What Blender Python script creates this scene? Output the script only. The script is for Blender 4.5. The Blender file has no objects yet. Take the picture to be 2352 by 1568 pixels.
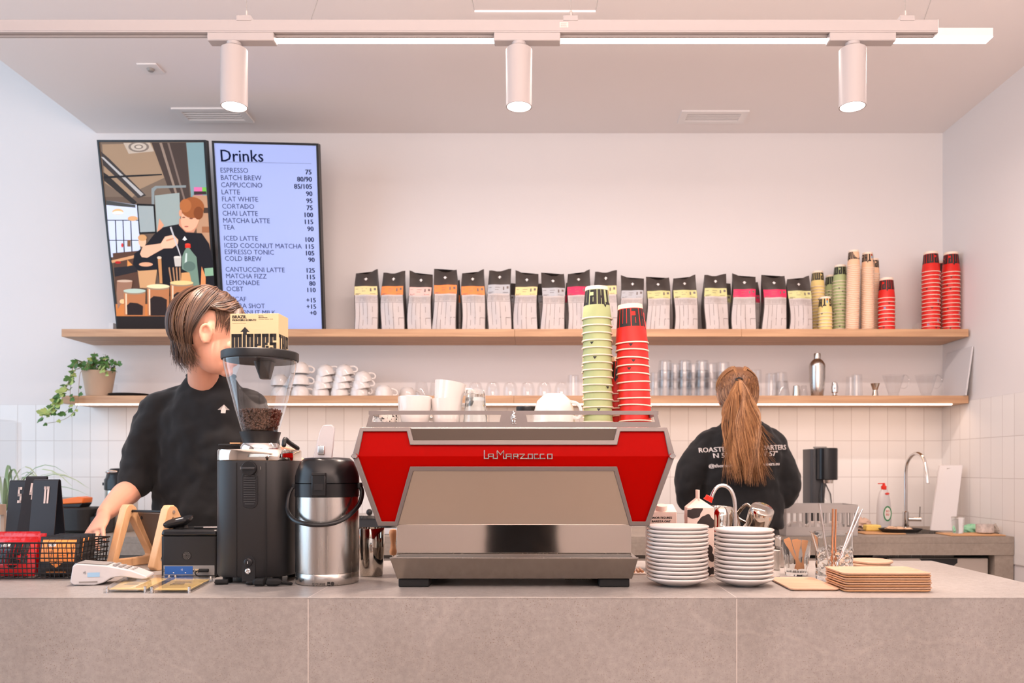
import bpy, bmesh, math, random
from mathutils import Vector, Matrix, Euler
random.seed(7)
SC = bpy.context.scene
COL = SC.collection
PI = math.pi

# ------------------------------------------------------------------ camera
F = 1900.0; VX = 1238.0; VY = 1075.0; CZ = 1.25      # focal length (px), vanishing point, eye height
cam = bpy.data.cameras.new('camera')
cam.sensor_width = 36.0
cam.lens = F / 2352.0 * 36.0
cam.shift_x = -(VX - 1176.0) / 2352.0
cam.shift_y = (VY - 784.0) / 2352.0
cam.clip_start = 0.05
cam.dof.use_dof = True
cam.dof.focus_distance = 2.25
cam.dof.aperture_fstop = 5.0
co = bpy.data.objects.new('camera', cam)
co.location = (0, 0, CZ); co.rotation_euler = (PI / 2, 0, 0)
COL.objects.link(co)
SC.camera = co

# ------------------------------------------------------------------ light and exposure
SC.view_settings.view_transform = 'Standard'
SC.view_settings.look = 'None'
SC.view_settings.gamma = 1.0
SC.view_settings.use_curve_mapping = False
SC.view_settings.exposure = -0.06
w = bpy.data.worlds.new('world'); SC.world = w; w.use_nodes = True
w.node_tree.nodes['Background'].inputs['Color'].default_value = (0.85, 0.90, 1.0, 1)
w.node_tree.nodes['Background'].inputs['Strength'].default_value = 0.6

def area(name, loc, target, size, size_y, power, color):
    l = bpy.data.lights.new(name, 'AREA'); l.shape = 'RECTANGLE'
    l.size = size; l.size_y = size_y; l.energy = power; l.color = color
    o = bpy.data.objects.new(name, l); o.location = loc
    o.rotation_euler = (Vector(target) - Vector(loc)).to_track_quat('-Z', 'Y').to_euler()
    COL.objects.link(o); return o
area('window_daylight_left', (-4.35, 1.6, 2.1), (0, 2.6, 1.6), 4.2, 3.0, 112, (0.56, 0.78, 1.0))
area('window_daylight_front', (-0.6, -4.3, 2.2), (-0.2, 2.0, 1.9), 4.6, 1.5, 20, (1.0, 0.94, 0.94))
area('ceiling_fill_uplight', (0.3, -0.8, 1.8), (0.35, -0.5, 3.2), 3.6, 2.4, 305, (1.0, 0.80, 0.72))  # unseen lamp added to brighten the ceiling; no fitting hangs here
area('linear_pendant_light', (0.35, 3.025, 2.79), (0.35, 3.10, 0), 2.7, 0.05, 32, (1.0, 0.81, 0.74))

# ------------------------------------------------------------------ helpers
def P(x, y, d):
    return Vector(((x - VX) / F * d, d, CZ - (y - VY) / F * d))
TOPZ = 0.9374                                   # island worktop
def dof(y): return (CZ - TOPZ) * F / (y - VY)
def lin(c):
    out = []
    for v in c:
        v = v / 255.0
        out.append(v / 12.92 if v <= 0.04045 else ((v + 0.055) / 1.055) ** 2.4)
    return (out[0], out[1], out[2], 1.0)

MATS = {}
def M(name, rgb=(200, 200, 200), rough=0.5, metal=0.0, trans=0.0, ior=1.45, emit=0.0, coat=0.0,
      var=0.0, vscale=8.0, vstretch=(1, 1, 1), bump=0.0, bscale=40.0, spec=0.5, rvar=0.0, sheen=0.0, sub=0.0, alpha=1.0):
    if name in MATS: return MATS[name]
    m = bpy.data.materials.new(name); m.use_nodes = True
    nt = m.node_tree; b = nt.nodes['Principled BSDF']
    b.inputs['Base Color'].default_value = lin(rgb)
    b.inputs['Roughness'].default_value = rough
    b.inputs['Metallic'].default_value = metal
    b.inputs['Transmission Weight'].default_value = trans
    b.inputs['IOR'].default_value = ior
    b.inputs['Coat Weight'].default_value = coat
    b.inputs['Coat Roughness'].default_value = 0.06
    b.inputs['Specular IOR Level'].default_value = spec
    b.inputs['Sheen Weight'].default_value = sheen
    b.inputs['Alpha'].default_value = alpha
    if sub:
        b.inputs['Subsurface Weight'].default_value = sub
        b.inputs['Subsurface Radius'].default_value = (0.02, 0.008, 0.004)
        b.inputs['Subsurface Scale'].default_value = 0.5
    if emit:
        b.inputs['Emission Color'].default_value = lin(rgb)
        b.inputs['Emission Strength'].default_value = emit
    if var or bump or rvar:
        tc = nt.nodes.new('ShaderNodeTexCoord'); mp = nt.nodes.new('ShaderNodeMapping')
        mp.inputs['Scale'].default_value = vstretch
        nt.links.new(tc.outputs['Object'], mp.inputs['Vector'])
    if var:
        n = nt.nodes.new('ShaderNodeTexNoise'); n.inputs['Scale'].default_value = vscale
        n.inputs['Detail'].default_value = 5
        nt.links.new(mp.outputs[0], n.inputs['Vector'])
        r = nt.nodes.new('ShaderNodeValToRGB')
        a = lin(rgb)
        r.color_ramp.elements[0].position = 0.3; r.color_ramp.elements[1].position = 0.7
        r.color_ramp.elements[0].color = tuple(min(1, c * (1 - var)) for c in a[:3]) + (1,)
        r.color_ramp.elements[1].color = tuple(min(1, c * (1 + var)) for c in a[:3]) + (1,)
        nt.links.new(n.outputs['Fac'], r.inputs['Fac'])
        nt.links.new(r.outputs['Color'], b.inputs['Base Color'])
    if rvar:
        n3 = nt.nodes.new('ShaderNodeTexNoise'); n3.inputs['Scale'].default_value = vscale
        n3.inputs['Detail'].default_value = 4
        nt.links.new(mp.outputs[0], n3.inputs['Vector'])
        mr = nt.nodes.new('ShaderNodeMapRange')
        mr.inputs['To Min'].default_value = max(0.02, rough - rvar); mr.inputs['To Max'].default_value = rough + rvar
        nt.links.new(n3.outputs['Fac'], mr.inputs['Value'])
        nt.links.new(mr.outputs[0], b.inputs['Roughness'])
    if bump:
        n2 = nt.nodes.new('ShaderNodeTexNoise'); n2.inputs['Scale'].default_value = bscale
        n2.inputs['Detail'].default_value = 4
        nt.links.new(mp.outputs[0], n2.inputs['Vector'])
        bp = nt.nodes.new('ShaderNodeBump'); bp.inputs['Strength'].default_value = bump
        bp.inputs['Distance'].default_value = 0.01
        nt.links.new(n2.outputs['Fac'], bp.inputs['Height'])
        nt.links.new(bp.outputs[0], b.inputs['Normal'])
    MATS[name] = m
    return m

class MB:
    """collects shapes; build() links them as ONE mesh object"""
    def __init__(s): s.v = []; s.f = []; s.m = []
    def add(s, vs, fs, mi=0, X=None):
        o = len(s.v)
        for p in vs:
            p = Vector(p)
            s.v.append(X @ p if X is not None else p)
        for f in fs: s.f.append([i + o for i in f]); s.m.append(mi)
        return s
    def box(s, c, size, mi=0, X=None):
        x, y, z = c; a, b, h = size[0] / 2, size[1] / 2, size[2] / 2
        vs = [(x + i * a, y + j * b, z + k * h) for k in (-1, 1) for j in (-1, 1) for i in (-1, 1)]
        return s.add(vs, [(0, 2, 3, 1), (4, 5, 7, 6), (0, 1, 5, 4), (2, 6, 7, 3), (0, 4, 6, 2), (1, 3, 7, 5)], mi, X)
    def b2(s, x0, x1, y0, y1, z0, z1, mi=0, X=None):
        return s.box(((x0 + x1) / 2, (y0 + y1) / 2, (z0 + z1) / 2), (x1 - x0, y1 - y0, z1 - z0), mi, X)
    def prism(s, pts, vec, mi=0, X=None):
        n = len(pts); vec = Vector(vec)
        vs = [Vector(p) for p in pts] + [Vector(p) + vec for p in pts]
        fs = [tuple(range(n)), tuple(range(2 * n - 1, n - 1, -1))]
        fs += [(i, (i + 1) % n, (i + 1) % n + n, i + n) for i in range(n)]
        return s.add(vs, fs, mi, X)
    def band(s, outer, inner, vec, mi=0, X=None):
        n = len(outer); vec = Vector(vec)
        o = [Vector(p) for p in outer]; i_ = [Vector(p) for p in inner]
        vs = o + i_ + [p + vec for p in o] + [p + vec for p in i_]
        fs = []
        for i in range(n):
            j = (i + 1) % n
            fs += [(i, j, n + j, n + i), (2 * n + i, 3 * n + i, 3 * n + j, 2 * n + j),
                   (i, 2 * n + i, 2 * n + j, j), (n + i, n + j, 3 * n + j, 3 * n + i)]
        return s.add(vs, fs, mi, X)
    def lathe(s, prof, seg=32, mi=0, X=None, mis=None, a0=0, a1=2 * PI):
        full = abs(a1 - a0 - 2 * PI) < 1e-6
        cols = seg if full else seg + 1
        vs = []; idx = []
        for (r, z) in prof:
            if r < 1e-6:
                idx.append([len(vs)] * cols); vs.append((0, 0, z))
            else:
                row = []
                for k in range(cols):
                    a = a0 + (a1 - a0) * k / seg
                    row.append(len(vs)); vs.append((r * math.cos(a), r * math.sin(a), z))
                idx.append(row)
        o = len(s.v); s.add(vs, [], mi, X)
        for i in range(len(prof) - 1):
            mm = mis[i] if mis else mi
            for k in range(seg):
                k2 = (k + 1) % cols
                q = [idx[i][k], idx[i][k2], idx[i + 1][k2], idx[i + 1][k]]
                u = []
                for t in q:
                    if t not in u: u.append(t)
                if len(u) > 2: s.f.append([t + o for t in u]); s.m.append(mm)
        return s
    def tube(s, pts, r, seg=10, mi=0, X=None, closed=False, flat=1.0, up=None, round_end=False):
        pts = [Vector(p) for p in pts]; n = len(pts)
        rs = list(r) if isinstance(r, (list, tuple)) else [r] * n
        if round_end and not closed:
            for side in (0, 1):
                a = pts[0] if side == 0 else pts[-1]; b = pts[1] if side == 0 else pts[-2]
                t = (a - b).normalized(); rr = rs[0] if side == 0 else rs[-1]
                e = [(a + t * rr * .55, rr * .85), (a + t * rr * .9, rr * .45)]
                if side == 0:
                    pts = [e[1][0], e[0][0]] + pts; rs = [e[1][1], e[0][1]] + rs
                else:
                    pts = pts + [e[0][0], e[1][0]]; rs = rs + [e[0][1], e[1][1]]
            n = len(pts)
        T = []
        for i in range(n):
            a = pts[(i - 1) % n] if (closed or i > 0) else pts[0]
            b = pts[(i + 1) % n] if (closed or i < n - 1) else pts[-1]
            T.append((b - a).normalized() if (b - a).length > 1e-9 else Vector((0, 0, 1)))
        u0 = Vector(up) if up is not None else (Vector((0, 0, 1)) if abs(T[0].z) < .9 else Vector((1, 0, 0)))
        U = (u0 - T[0] * u0.dot(T[0])).normalized()
        vs = []
        for i in range(n):
            U = (U - T[i] * U.dot(T[i]))
            U = U.normalized() if U.length > 1e-6 else Vector((1, 0, 0))
            W = T[i].cross(U)
            for k in range(seg):
                a = 2 * PI * k / seg
                vs.append(pts[i] + (U * math.cos(a) * flat + W * math.sin(a)) * rs[i])
        fs = []
        for i in range(n if closed else n - 1):
            j = (i + 1) % n
            for k in range(seg):
                k2 = (k + 1) % seg
                fs.append((i * seg + k, i * seg + k2, j * seg + k2, j * seg + k))
        if not closed:
            fs.append(tuple(range(seg - 1, -1, -1))); fs.append(tuple((n - 1) * seg + k for k in range(seg)))
        return s.add(vs, fs, mi, X)
    def loft(s, rings, mi=0, X=None, cap=True):
        n = len(rings[0]); vs = [Vector(p) for r in rings for p in r]; fs = []
        for i in range(len(rings) - 1):
            for k in range(n):
                k2 = (k + 1) % n
                fs.append((i * n + k, i * n + k2, (i + 1) * n + k2, (i + 1) * n + k))
        if cap:
            fs.append(tuple(range(n - 1, -1, -1))); fs.append(tuple((len(rings) - 1) * n + k for k in range(n)))
        return s.add(vs, fs, mi, X)
    def ball(s, c, r, seg=16, rings=10, mi=0, X=None, R=None):
        r = (r, r, r) if not isinstance(r, (tuple, list)) else r
        R = R or Matrix.Identity(3); c = Vector(c); vs = []; fs = []
        vs.append(c + R @ Vector((0, 0, -r[2])))
        for i in range(1, rings):
            e = -PI / 2 + PI * i / rings
            for k in range(seg):
                a = 2 * PI * k / seg
                vs.append(c + R @ Vector((r[0] * math.cos(e) * math.cos(a), r[1] * math.cos(e) * math.sin(a), r[2] * math.sin(e))))
        vs.append(c + R @ Vector((0, 0, r[2])))
        for k in range(seg): fs.append((0, 1 + (k + 1) % seg, 1 + k))
        for i in range(rings - 2):
            for k in range(seg):
                a = 1 + i * seg + k; b = 1 + i * seg + (k + 1) % seg
                fs.append((a, b, b + seg, a + seg))
        l = len(vs) - 1; o = 1 + (rings - 2) * seg
        for k in range(seg): fs.append((o + k, o + (k + 1) % seg, l))
        return s.add(vs, fs, mi, X)
    def text(s, body, size, X, mi=0, align='LEFT', bold=0.0, sx=1.0):
        cu = bpy.data.curves.new('t', 'FONT'); cu.body = body; cu.size = size; cu.align_x = align
        cu.resolution_u = 2
        ob = bpy.data.objects.new('t', cu)
        me = bpy.data.meshes.new_from_object(ob)
        for dx in ((0.0, bold * 1.6, -bold * 1.6) if bold else (0.0,)):
            s.add([Vector((v.co.x * sx + dx, v.co.y + abs(dx) * .4, 0)) for v in me.vertices], [tuple(p.vertices) for p in me.polygons], mi, X)
        bpy.data.objects.remove(ob); bpy.data.curves.remove(cu); bpy.data.meshes.remove(me)
        return s
    def mesh(s, name, mats, origin=None, angle=35, flip=True):
        me = bpy.data.meshes.new(name)
        o = Vector(origin) if origin is not None else Vector((0, 0, 0))
        me.from_pydata([tuple(p - o) for p in s.v], [], s.f)
        for m in (mats if isinstance(mats, (list, tuple)) else [mats]): me.materials.append(m)
        for i, p in enumerate(me.polygons): p.material_index = s.m[i]; p.use_smooth = True
        if flip:
            bm = bmesh.new(); bm.from_mesh(me); bmesh.ops.recalc_face_normals(bm, faces=bm.faces); bm.to_mesh(me); bm.free()
        me.update()
        me.set_sharp_from_angle(angle=math.radians(angle))
        return me
    def build(s, name, mats, parent=None, world=False, origin=None, bevel=0.0, angle=35, flip=True, bseg=2):
        if world and parent is not None: origin = parent.location.copy()
        me = s.mesh(name, mats, origin, angle, flip)
        o = bpy.data.objects.new(name, me); COL.objects.link(o)
        if parent is not None: o.parent = parent
        elif origin is not None: o.location = origin
        if bevel:
            b = o.modifiers.new('bevel', 'BEVEL'); b.width = bevel; b.segments = bseg; b.limit_method = 'ANGLE'
            b.angle_limit = math.radians(40); b.harden_normals = False
        return o

def tag(o, label=None, cat=None, group=None, kind=None):
    if label: o['label'] = label
    if cat: o['category'] = cat
    if group: o['group'] = group
    if kind: o['kind'] = kind
    return o
def thing(name, label, cat, loc=(0, 0, 0), rotz=0.0, group=None, rot=None):
    o = bpy.data.objects.new(name, None); COL.objects.link(o)
    o.empty_display_size = 0.02
    o.location = loc; o.rotation_euler = rot or (0, 0, rotz)
    return tag(o, label, cat, group)
KIDS = {}
def copy_tree(o, parent=None):
    c = o.copy(); COL.objects.link(c)
    if parent is not None: c.parent = parent
    for ch in [k for k in list(o.children)]: copy_tree(ch, c)
    return c
def dup(root, loc, rotz=0.0, label=None, group=None, rot=None, scale=None):
    c = copy_tree(root); c.location = loc; c.rotation_euler = rot or (0, 0, rotz)
    if scale: c.scale = scale
    return tag(c, label, None, group)
def T(x, y, z): return Matrix.Translation((x, y, z))
def RX(a): return Matrix.Rotation(a, 4, 'X')
def RY(a): return Matrix.Rotation(a, 4, 'Y')
def RZ(a): return Matrix.Rotation(a, 4, 'Z')
FRONT = RX(PI / 2)          # text in XY plane -> faces -Y (towards the camera)
ORD = ['topmost', 'second', 'third', 'fourth', 'fifth', 'sixth', 'seventh', 'eighth', 'ninth', 'tenth', 'eleventh', 'twelfth',
       'thirteenth', 'fourteenth', 'fifteenth', 'sixteenth', 'seventeenth', 'eighteenth', 'nineteenth', 'twentieth']
def ordw(i, n=None):
    if i == 0: return 'topmost'
    if i < 20: return ORD[i] + ' from top'
    t = ['twenty', 'thirty'][(i + 1) // 10 - 2]
    r = (i + 1) % 10
    if r == 0: return {'twenty': 'twentieth', 'thirty': 'thirtieth'}[t] + ' from top'
    return t + '-' + ['first', 'second', 'third', 'fourth', 'fifth', 'sixth', 'seventh', 'eighth', 'ninth'][r - 1] + ' from top'

# block lettering: every glyph as rectangles in a cell (x, y up, cap height 10)
def glyph(ch):
    S, G = 1.7, .35
    w2 = 2 * S + G; w3 = 3 * S + 2 * G; H = 10
    L = (0, 0, S, H); B = 1.7
    D = {
     'm': (w3, [(0, 0, S, H), (S + G, 0, 2 * S + G, H), (2 * S + 2 * G, 0, w3, H), (0, H - B, w3, H)]),
     'n': (w2, [(0, 0, S, H), (S + G, 0, w2, H), (0, H - B, w2, H)]),
     'u': (w2, [(0, 0, S, H), (S + G, 0, w2, H), (0, 0, w2, B)]),
     'i': (S, [(0, 0, S, H)]),
     'e': (w2, [(0, 0, S, H), (S + G, 5, w2, H), (0, 0, w2, B), (0, H - B, w2, H), (0, 4, w2, 5)]),
     'r': (w2, [(0, 0, S, H), (S + G, 5.5, w2, H), (0, H - B, w2, H), (S, 4.3, w2 - .6, 5.5), (S + G, 0, w2, 4)]),
     's': (w2, [(0, 4.2, S, H), (S + G, 0, w2, 5.6), (0, H - B, w2, H), (0, 0, w2, B), (0, 4.2, w2, 5.6), (S + G, 6.6, w2, H), (0, 0, S, 3.2)]),
     't': (w2, [(w2 / 2 - S / 2, 0, w2 / 2 + S / 2, H), (0, H - B, w2, H)]),
     'h': (w2, [(0, 0, S, H), (S + G, 0, w2, H), (0, 4.2, w2, 5.8)]),
     'a': (w2, [(0, 0, S, H), (S + G, 0, w2, H), (0, H - B, w2, H), (0, 3.6, w2, 5.2)]),
     'k': (w2, [(0, 0, S, H), (S + G, 5.5, w2, H), (S + G, 0, w2, 4.5), (0, 4.4, w2 - .5, 5.6)]),
     '1': (S + .5, [(.5, 0, S + .5, H), (0, H - B, S, H)]),
     '4': (w2, [(0, 3.6, S, H), (S + G, 0, w2, H), (0, 3.0, w2, 4.4)]),
     '5': (w2, [(0, 4.4, S, H), (0, H - B, w2, H), (0, 4.2, w2, 5.8), (S + G, 0, w2, 5.8), (0, 0, w2, B)]),
     ' ': (S, []),
    }
    return D[ch]
def word_rects(txt, gap=.55):
    x = 0; out = []
    for ch in txt:
        w_, rs = glyph(ch)
        out += [(x + a, b, x + c, d) for (a, b, c, d) in rs]
        x += w_ + gap
    return out, x - gap
def arrow2d(cx, cy, w):      # arrow logo outline (pointing up), width w
    return [(cx - w / 2, cy), (cx, cy + w * .52), (cx + w / 2, cy), (cx + w * .2, cy), (cx + w * .2, cy - w * .32), (cx - w * .2, cy - w * .32), (cx - w * .2, cy)]
# ------------------------------------------------------------------ materials
def thin_mat(name, clear, refl):
    # thin-walled glass: clear straight through, mirror-like towards grazing angles
    m = bpy.data.materials.new(name); m.use_nodes = True; nt = m.node_tree
    for n in list(nt.nodes): nt.nodes.remove(n)
    o = nt.nodes.new('ShaderNodeOutputMaterial'); mx = nt.nodes.new('ShaderNodeMixShader'); tr = nt.nodes.new('ShaderNodeBsdfTransparent'); gl = nt.nodes.new('ShaderNodeBsdfGlossy')
    tr.inputs[0].default_value = (clear, clear * 1.005, clear * 1.01, 1); gl.inputs['Roughness'].default_value = .03; gl.inputs['Color'].default_value = (.95, .95, .95, 1)
    lw = nt.nodes.new('ShaderNodeLayerWeight'); lw.inputs[0].default_value = .5
    pw = nt.nodes.new('ShaderNodeMath'); pw.operation = 'POWER'; pw.inputs[1].default_value = 3.5; ml = nt.nodes.new('ShaderNodeMath'); ml.operation = 'MULTIPLY_ADD'; ml.inputs[1].default_value = refl; ml.inputs[2].default_value = .05
    nt.links.new(lw.outputs['Facing'], pw.inputs[0]); nt.links.new(pw.outputs[0], ml.inputs[0]); nt.links.new(ml.outputs[0], mx.inputs[0]); nt.links.new(tr.outputs[0], mx.inputs[1]); nt.links.new(gl.outputs[0], mx.inputs[2]); nt.links.new(mx.outputs[0], o.inputs[0])
    return m
def tile_mat(name, axis):
    m = bpy.data.materials.new(name); m.use_nodes = True; nt = m.node_tree; b = nt.nodes['Principled BSDF']
    g = nt.nodes.new('ShaderNodeNewGeometry'); s = nt.nodes.new('ShaderNodeSeparateXYZ'); c = nt.nodes.new('ShaderNodeCombineXYZ')
    nt.links.new(g.outputs['Position'], s.inputs[0])
    a = nt.nodes.new('ShaderNodeMath'); a.operation = 'ADD'
    a.inputs[1].default_value = 10.0 - .024 if axis == 'X' else 10.0 - .07
    z = nt.nodes.new('ShaderNodeMath'); z.operation = 'ADD'; z.inputs[1].default_value = 2.0 - .0015
    nt.links.new(s.outputs[axis], a.inputs[0]); nt.links.new(s.outputs['Z'], z.inputs[0])
    nt.links.new(a.outputs[0], c.inputs[0]); nt.links.new(z.outputs[0], c.inputs[1])
    br = nt.nodes.new('ShaderNodeTexBrick'); br.offset = 0.0; br.squash = 1.0
    br.inputs['Scale'].default_value = 1.0; br.inputs['Brick Width'].default_value = .1
    br.inputs['Row Height'].default_value = .2; br.inputs['Mortar Size'].default_value = .0016
    br.inputs['Mortar Smooth'].default_value = .3
    br.inputs['Color1'].default_value = lin((232, 230, 228)); br.inputs['Color2'].default_value = lin((227, 225, 223))
    br.inputs['Mortar'].default_value = lin((196, 190, 186))
    nt.links.new(c.outputs[0], br.inputs['Vector']); nt.links.new(br.outputs['Color'], b.inputs['Base Color'])
    bp = nt.nodes.new('ShaderNodeBump'); bp.invert = True; bp.inputs['Strength'].default_value = .5; bp.inputs['Distance'].default_value = .002
    nt.links.new(br.outputs['Fac'], bp.inputs['Height']); nt.links.new(bp.outputs[0], b.inputs['Normal'])
    b.inputs['Roughness'].default_value = .32
    return m
def stone_mat(name, base, dark, rough=.55, dots=True):
    m = bpy.data.materials.new(name); m.use_nodes = True; nt = m.node_tree; b = nt.nodes['Principled BSDF']
    g = nt.nodes.new('ShaderNodeTexCoord')
    def noise(sc, det, ro=.6):
        n = nt.nodes.new('ShaderNodeTexNoise'); n.inputs['Scale'].default_value = sc; n.inputs['Detail'].default_value = det
        n.inputs['Roughness'].default_value = ro
        nt.links.new(g.outputs['Object'], n.inputs['Vector']); return n
    def ramp(src, p0, p1, c0, c1):
        r = nt.nodes.new('ShaderNodeValToRGB'); e = r.color_ramp.elements
        e[0].position = p0; e[1].position = p1; e[0].color = c0; e[1].color = c1
        nt.links.new(src, r.inputs['Fac']); return r
    def mix(fac, a, c_, mode='MIX'):
        x = nt.nodes.new('ShaderNodeMixRGB'); x.blend_type = mode
        if isinstance(fac, float): x.inputs[0].default_value = fac
        else: nt.links.new(fac, x.inputs[0])
        for i, q in ((1, a), (2, c_)):
            if isinstance(q, tuple): x.inputs[i].default_value = q
            else: nt.links.new(q, x.inputs[i])
        return x.outputs[0]
    n1 = noise(3.5, 6); r1 = ramp(n1.outputs['Fac'], .3, .72, lin(dark), lin(base))
    n2 = noise(60, 6, .7); r2 = ramp(n2.outputs['Fac'], .35, .65, (.80, .80, .80, 1), (1, 1, 1, 1))
    col = mix(1.0, r1.outputs[0], r2.outputs[0], 'MULTIPLY')
    if dots:
        n3 = noise(260, 2, .5); r3 = ramp(n3.outputs['Fac'], .60, .66, (0, 0, 0, 1), (1, 1, 1, 1))
        n4 = noise(9, 3); r4 = ramp(n4.outputs['Fac'], .42, .62, (.30, .30, .30, 1), (.85, .85, .85, 1))
        f = mix(1.0, r3.outputs[0], r4.outputs[0], 'MULTIPLY')
        col = mix(f, col, lin((128, 112, 100)))
        # pale hairline veins
        wv = nt.nodes.new('ShaderNodeTexWave'); wv.inputs['Scale'].default_value = .55; wv.inputs['Distortion'].default_value = 14
        wv.inputs['Detail'].default_value = 4; wv.inputs['Detail Scale'].default_value = 1.3; wv.bands_direction = 'DIAGONAL'
        nt.links.new(g.outputs['Object'], wv.inputs['Vector'])
        r5 = ramp(wv.outputs['Fac'], .9985, 1.0, (0, 0, 0, 1), (.05, .05, .05, 1))
        col = mix(r5.outputs[0], col, lin((228, 214, 204)))
    nt.links.new(col, b.inputs['Base Color'])
    b.inputs['Roughness'].default_value = rough
    bp = nt.nodes.new('ShaderNodeBump'); bp.inputs['Strength'].default_value = .12; bp.inputs['Distance'].default_value = .003
    nt.links.new(n2.outputs['Fac'], bp.inputs['Height']); nt.links.new(bp.outputs[0], b.inputs['Normal'])
    return m
def wood_mat(name, c0, c1, scale=(1.2, 22, 22), rough=.45):
    m = bpy.data.materials.new(name); m.use_nodes = True; nt = m.node_tree; b = nt.nodes['Principled BSDF']
    g = nt.nodes.new('ShaderNodeTexCoord'); mp = nt.nodes.new('ShaderNodeMapping'); mp.inputs['Scale'].default_value = scale
    nt.links.new(g.outputs['Object'], mp.inputs[0])
    n = nt.nodes.new('ShaderNodeTexNoise'); n.inputs['Scale'].default_value = 2.2; n.inputs['Detail'].default_value = 7; n.inputs['Distortion'].default_value = .6
    nt.links.new(mp.outputs[0], n.inputs['Vector'])
    r = nt.nodes.new('ShaderNodeValToRGB'); e = r.color_ramp.elements
    e[0].position = .3; e[1].position = .68; e[0].color = lin(c0); e[1].color = lin(c1)
    nt.links.new(n.outputs['Fac'], r.inputs['Fac']); nt.links.new(r.outputs[0], b.inputs['Base Color'])
    b.inputs['Roughness'].default_value = rough
    return m
WALL = M('wall_paint', (224, 220, 219), .85, bump=.03, bscale=120)
CEIL = M('ceiling_paint', (234, 228, 226), .9)
TILEX = tile_mat('wall_tile_back', 'X'); TILEY = tile_mat('wall_tile_side', 'Y')
STONE = stone_mat('grey_beige_stone', (174, 169, 165), (156, 150, 146), rough=.40)
STONE2 = stone_mat('grey_stone_worktop', (170, 158, 146), (150, 139, 128), dots=False)
OAK = wood_mat('oak_shelf', (176, 134, 100), (204, 162, 124))
BIRCH = wood_mat('birch_ply', (214, 164, 116), (236, 192, 146), (12, 12, 2.5))
TRAYW = wood_mat('tray_wood', (188, 148, 120), (206, 170, 144), (2, 16, 16))
TRAYE = wood_mat('tray_edge_ply', (150, 98, 62), (226, 176, 128), (1, 1, 260))
FLOORM = M('floor_oak', (172, 152, 134), .5, var=.12, vscale=3, vstretch=(1, 8, 1))
WHITE = M('white_satin', (232, 228, 226), .4)
WHITEG = M('white_glaze', (224, 218, 214), .12, coat=.5)
WPLAST = M('white_plastic', (208, 206, 207), .35)
BLACK = M('black_plastic', (30, 30, 32), .42)
BLACKS = M('black_satin', (26, 26, 28), .28)
BLACKM = M('black_powder', (34, 33, 34), .45, bump=.04, bscale=500)
RUBBER = M('black_rubber', (22, 22, 23), .75)
DGREY = M('dark_grey_plastic', (60, 60, 62), .45)
MGREY = M('mid_grey_plastic', (150, 146, 142), .5)
STEEL = M('brushed_steel', (196, 190, 184), .26, 1.0, rvar=.05, vscale=6, vstretch=(30, 30, 1))
STEELT = M('tray_steel', (156, 147, 138), .20, 1.0, rvar=.04, vscale=4)
STEELP = M('machine_steel', (186, 182, 176), .30, 1.0, rvar=.06, vscale=5)
STEELD = M('machine_dark_steel', (68, 61, 56), .40, 1.0)
MIRROR = M('polished_steel', (205, 196, 186), .06, 1.0)
CHROME = M('chrome', (225, 222, 220), .05, 1.0)
ALU = M('satin_grey_frame', (128, 119, 116), .42, .35)
RED = M('red_enamel', (160, 3, 0), .42, spec=.05)
GLASS = M('clear_glass', (252, 254, 254), .0, trans=1.0, ior=1.30)
GLASST = thin_mat('thin_clear_glass', .95, .75)
ACRYL = thin_mat('clear_acrylic', .97, .5)
LEVER = M('clear_lever', (228, 226, 228), .12, trans=.55, ior=1.3)
LWHITE = M('lamp_white', (166, 159, 158), .45)
HOPPER = thin_mat('hopper_plastic', .93, .95)
BEAN = M('roasted_bean', (82, 54, 40), .38, var=.3, vscale=60)
LAMP = M('lamp_face', (255, 244, 236), emit=14)
STRIP = M('led_strip', (255, 226, 204), emit=4)
STRIPW = M('led_strip_white', (255, 240, 228), emit=9)
CREAM = M('cup_rim_cream', (240, 222, 204), .5)
INK = M('black_ink', (32, 29, 28), .5)
CUPC = {'red': M('paper_red', (214, 34, 24), .42), 'green': M('paper_green', (168, 180, 128), .5),
        'yellow': M('paper_yellow', (230, 204, 132), .5), 'peach': M('paper_peach', (236, 192, 156), .55)}
BLUE = M('sticker_blue', (74, 168, 214), .5)
SHIRT = M('black_cotton', (18, 18, 20), .9, sheen=.1, bump=.12, bscale=22)
SKIN = M('skin', (226, 168, 142), .5, sub=.15, var=.04, vscale=6)
DENIM = M('dark_trousers', (38, 44, 54), .85)
HAIRB = [M('hair_brown_a', (76, 54, 42), .38), M('hair_brown_b', (104, 76, 58), .36), M('hair_brown_c', (52, 37, 30), .42), M('hair_brown_d', (112, 88, 70), .4)]
HAIRL = [M('hair_gold_a', (150, 106, 70), .38), M('hair_gold_b', (118, 80, 52), .4), M('hair_gold_c', (186, 140, 98), .36), M('hair_gold_d', (92, 60, 40), .42)]
LEAF = M('ivy_leaf', (74, 116, 58), .45, var=.35, vscale=14)
LEAFL = M('ivy_leaf_pale', (168, 188, 110), .5, var=.2, vscale=14)
CLAY = M('beige_pot', (196, 172, 150), .7)
CORK = M('cork', (206, 160, 116), .8)
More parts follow.
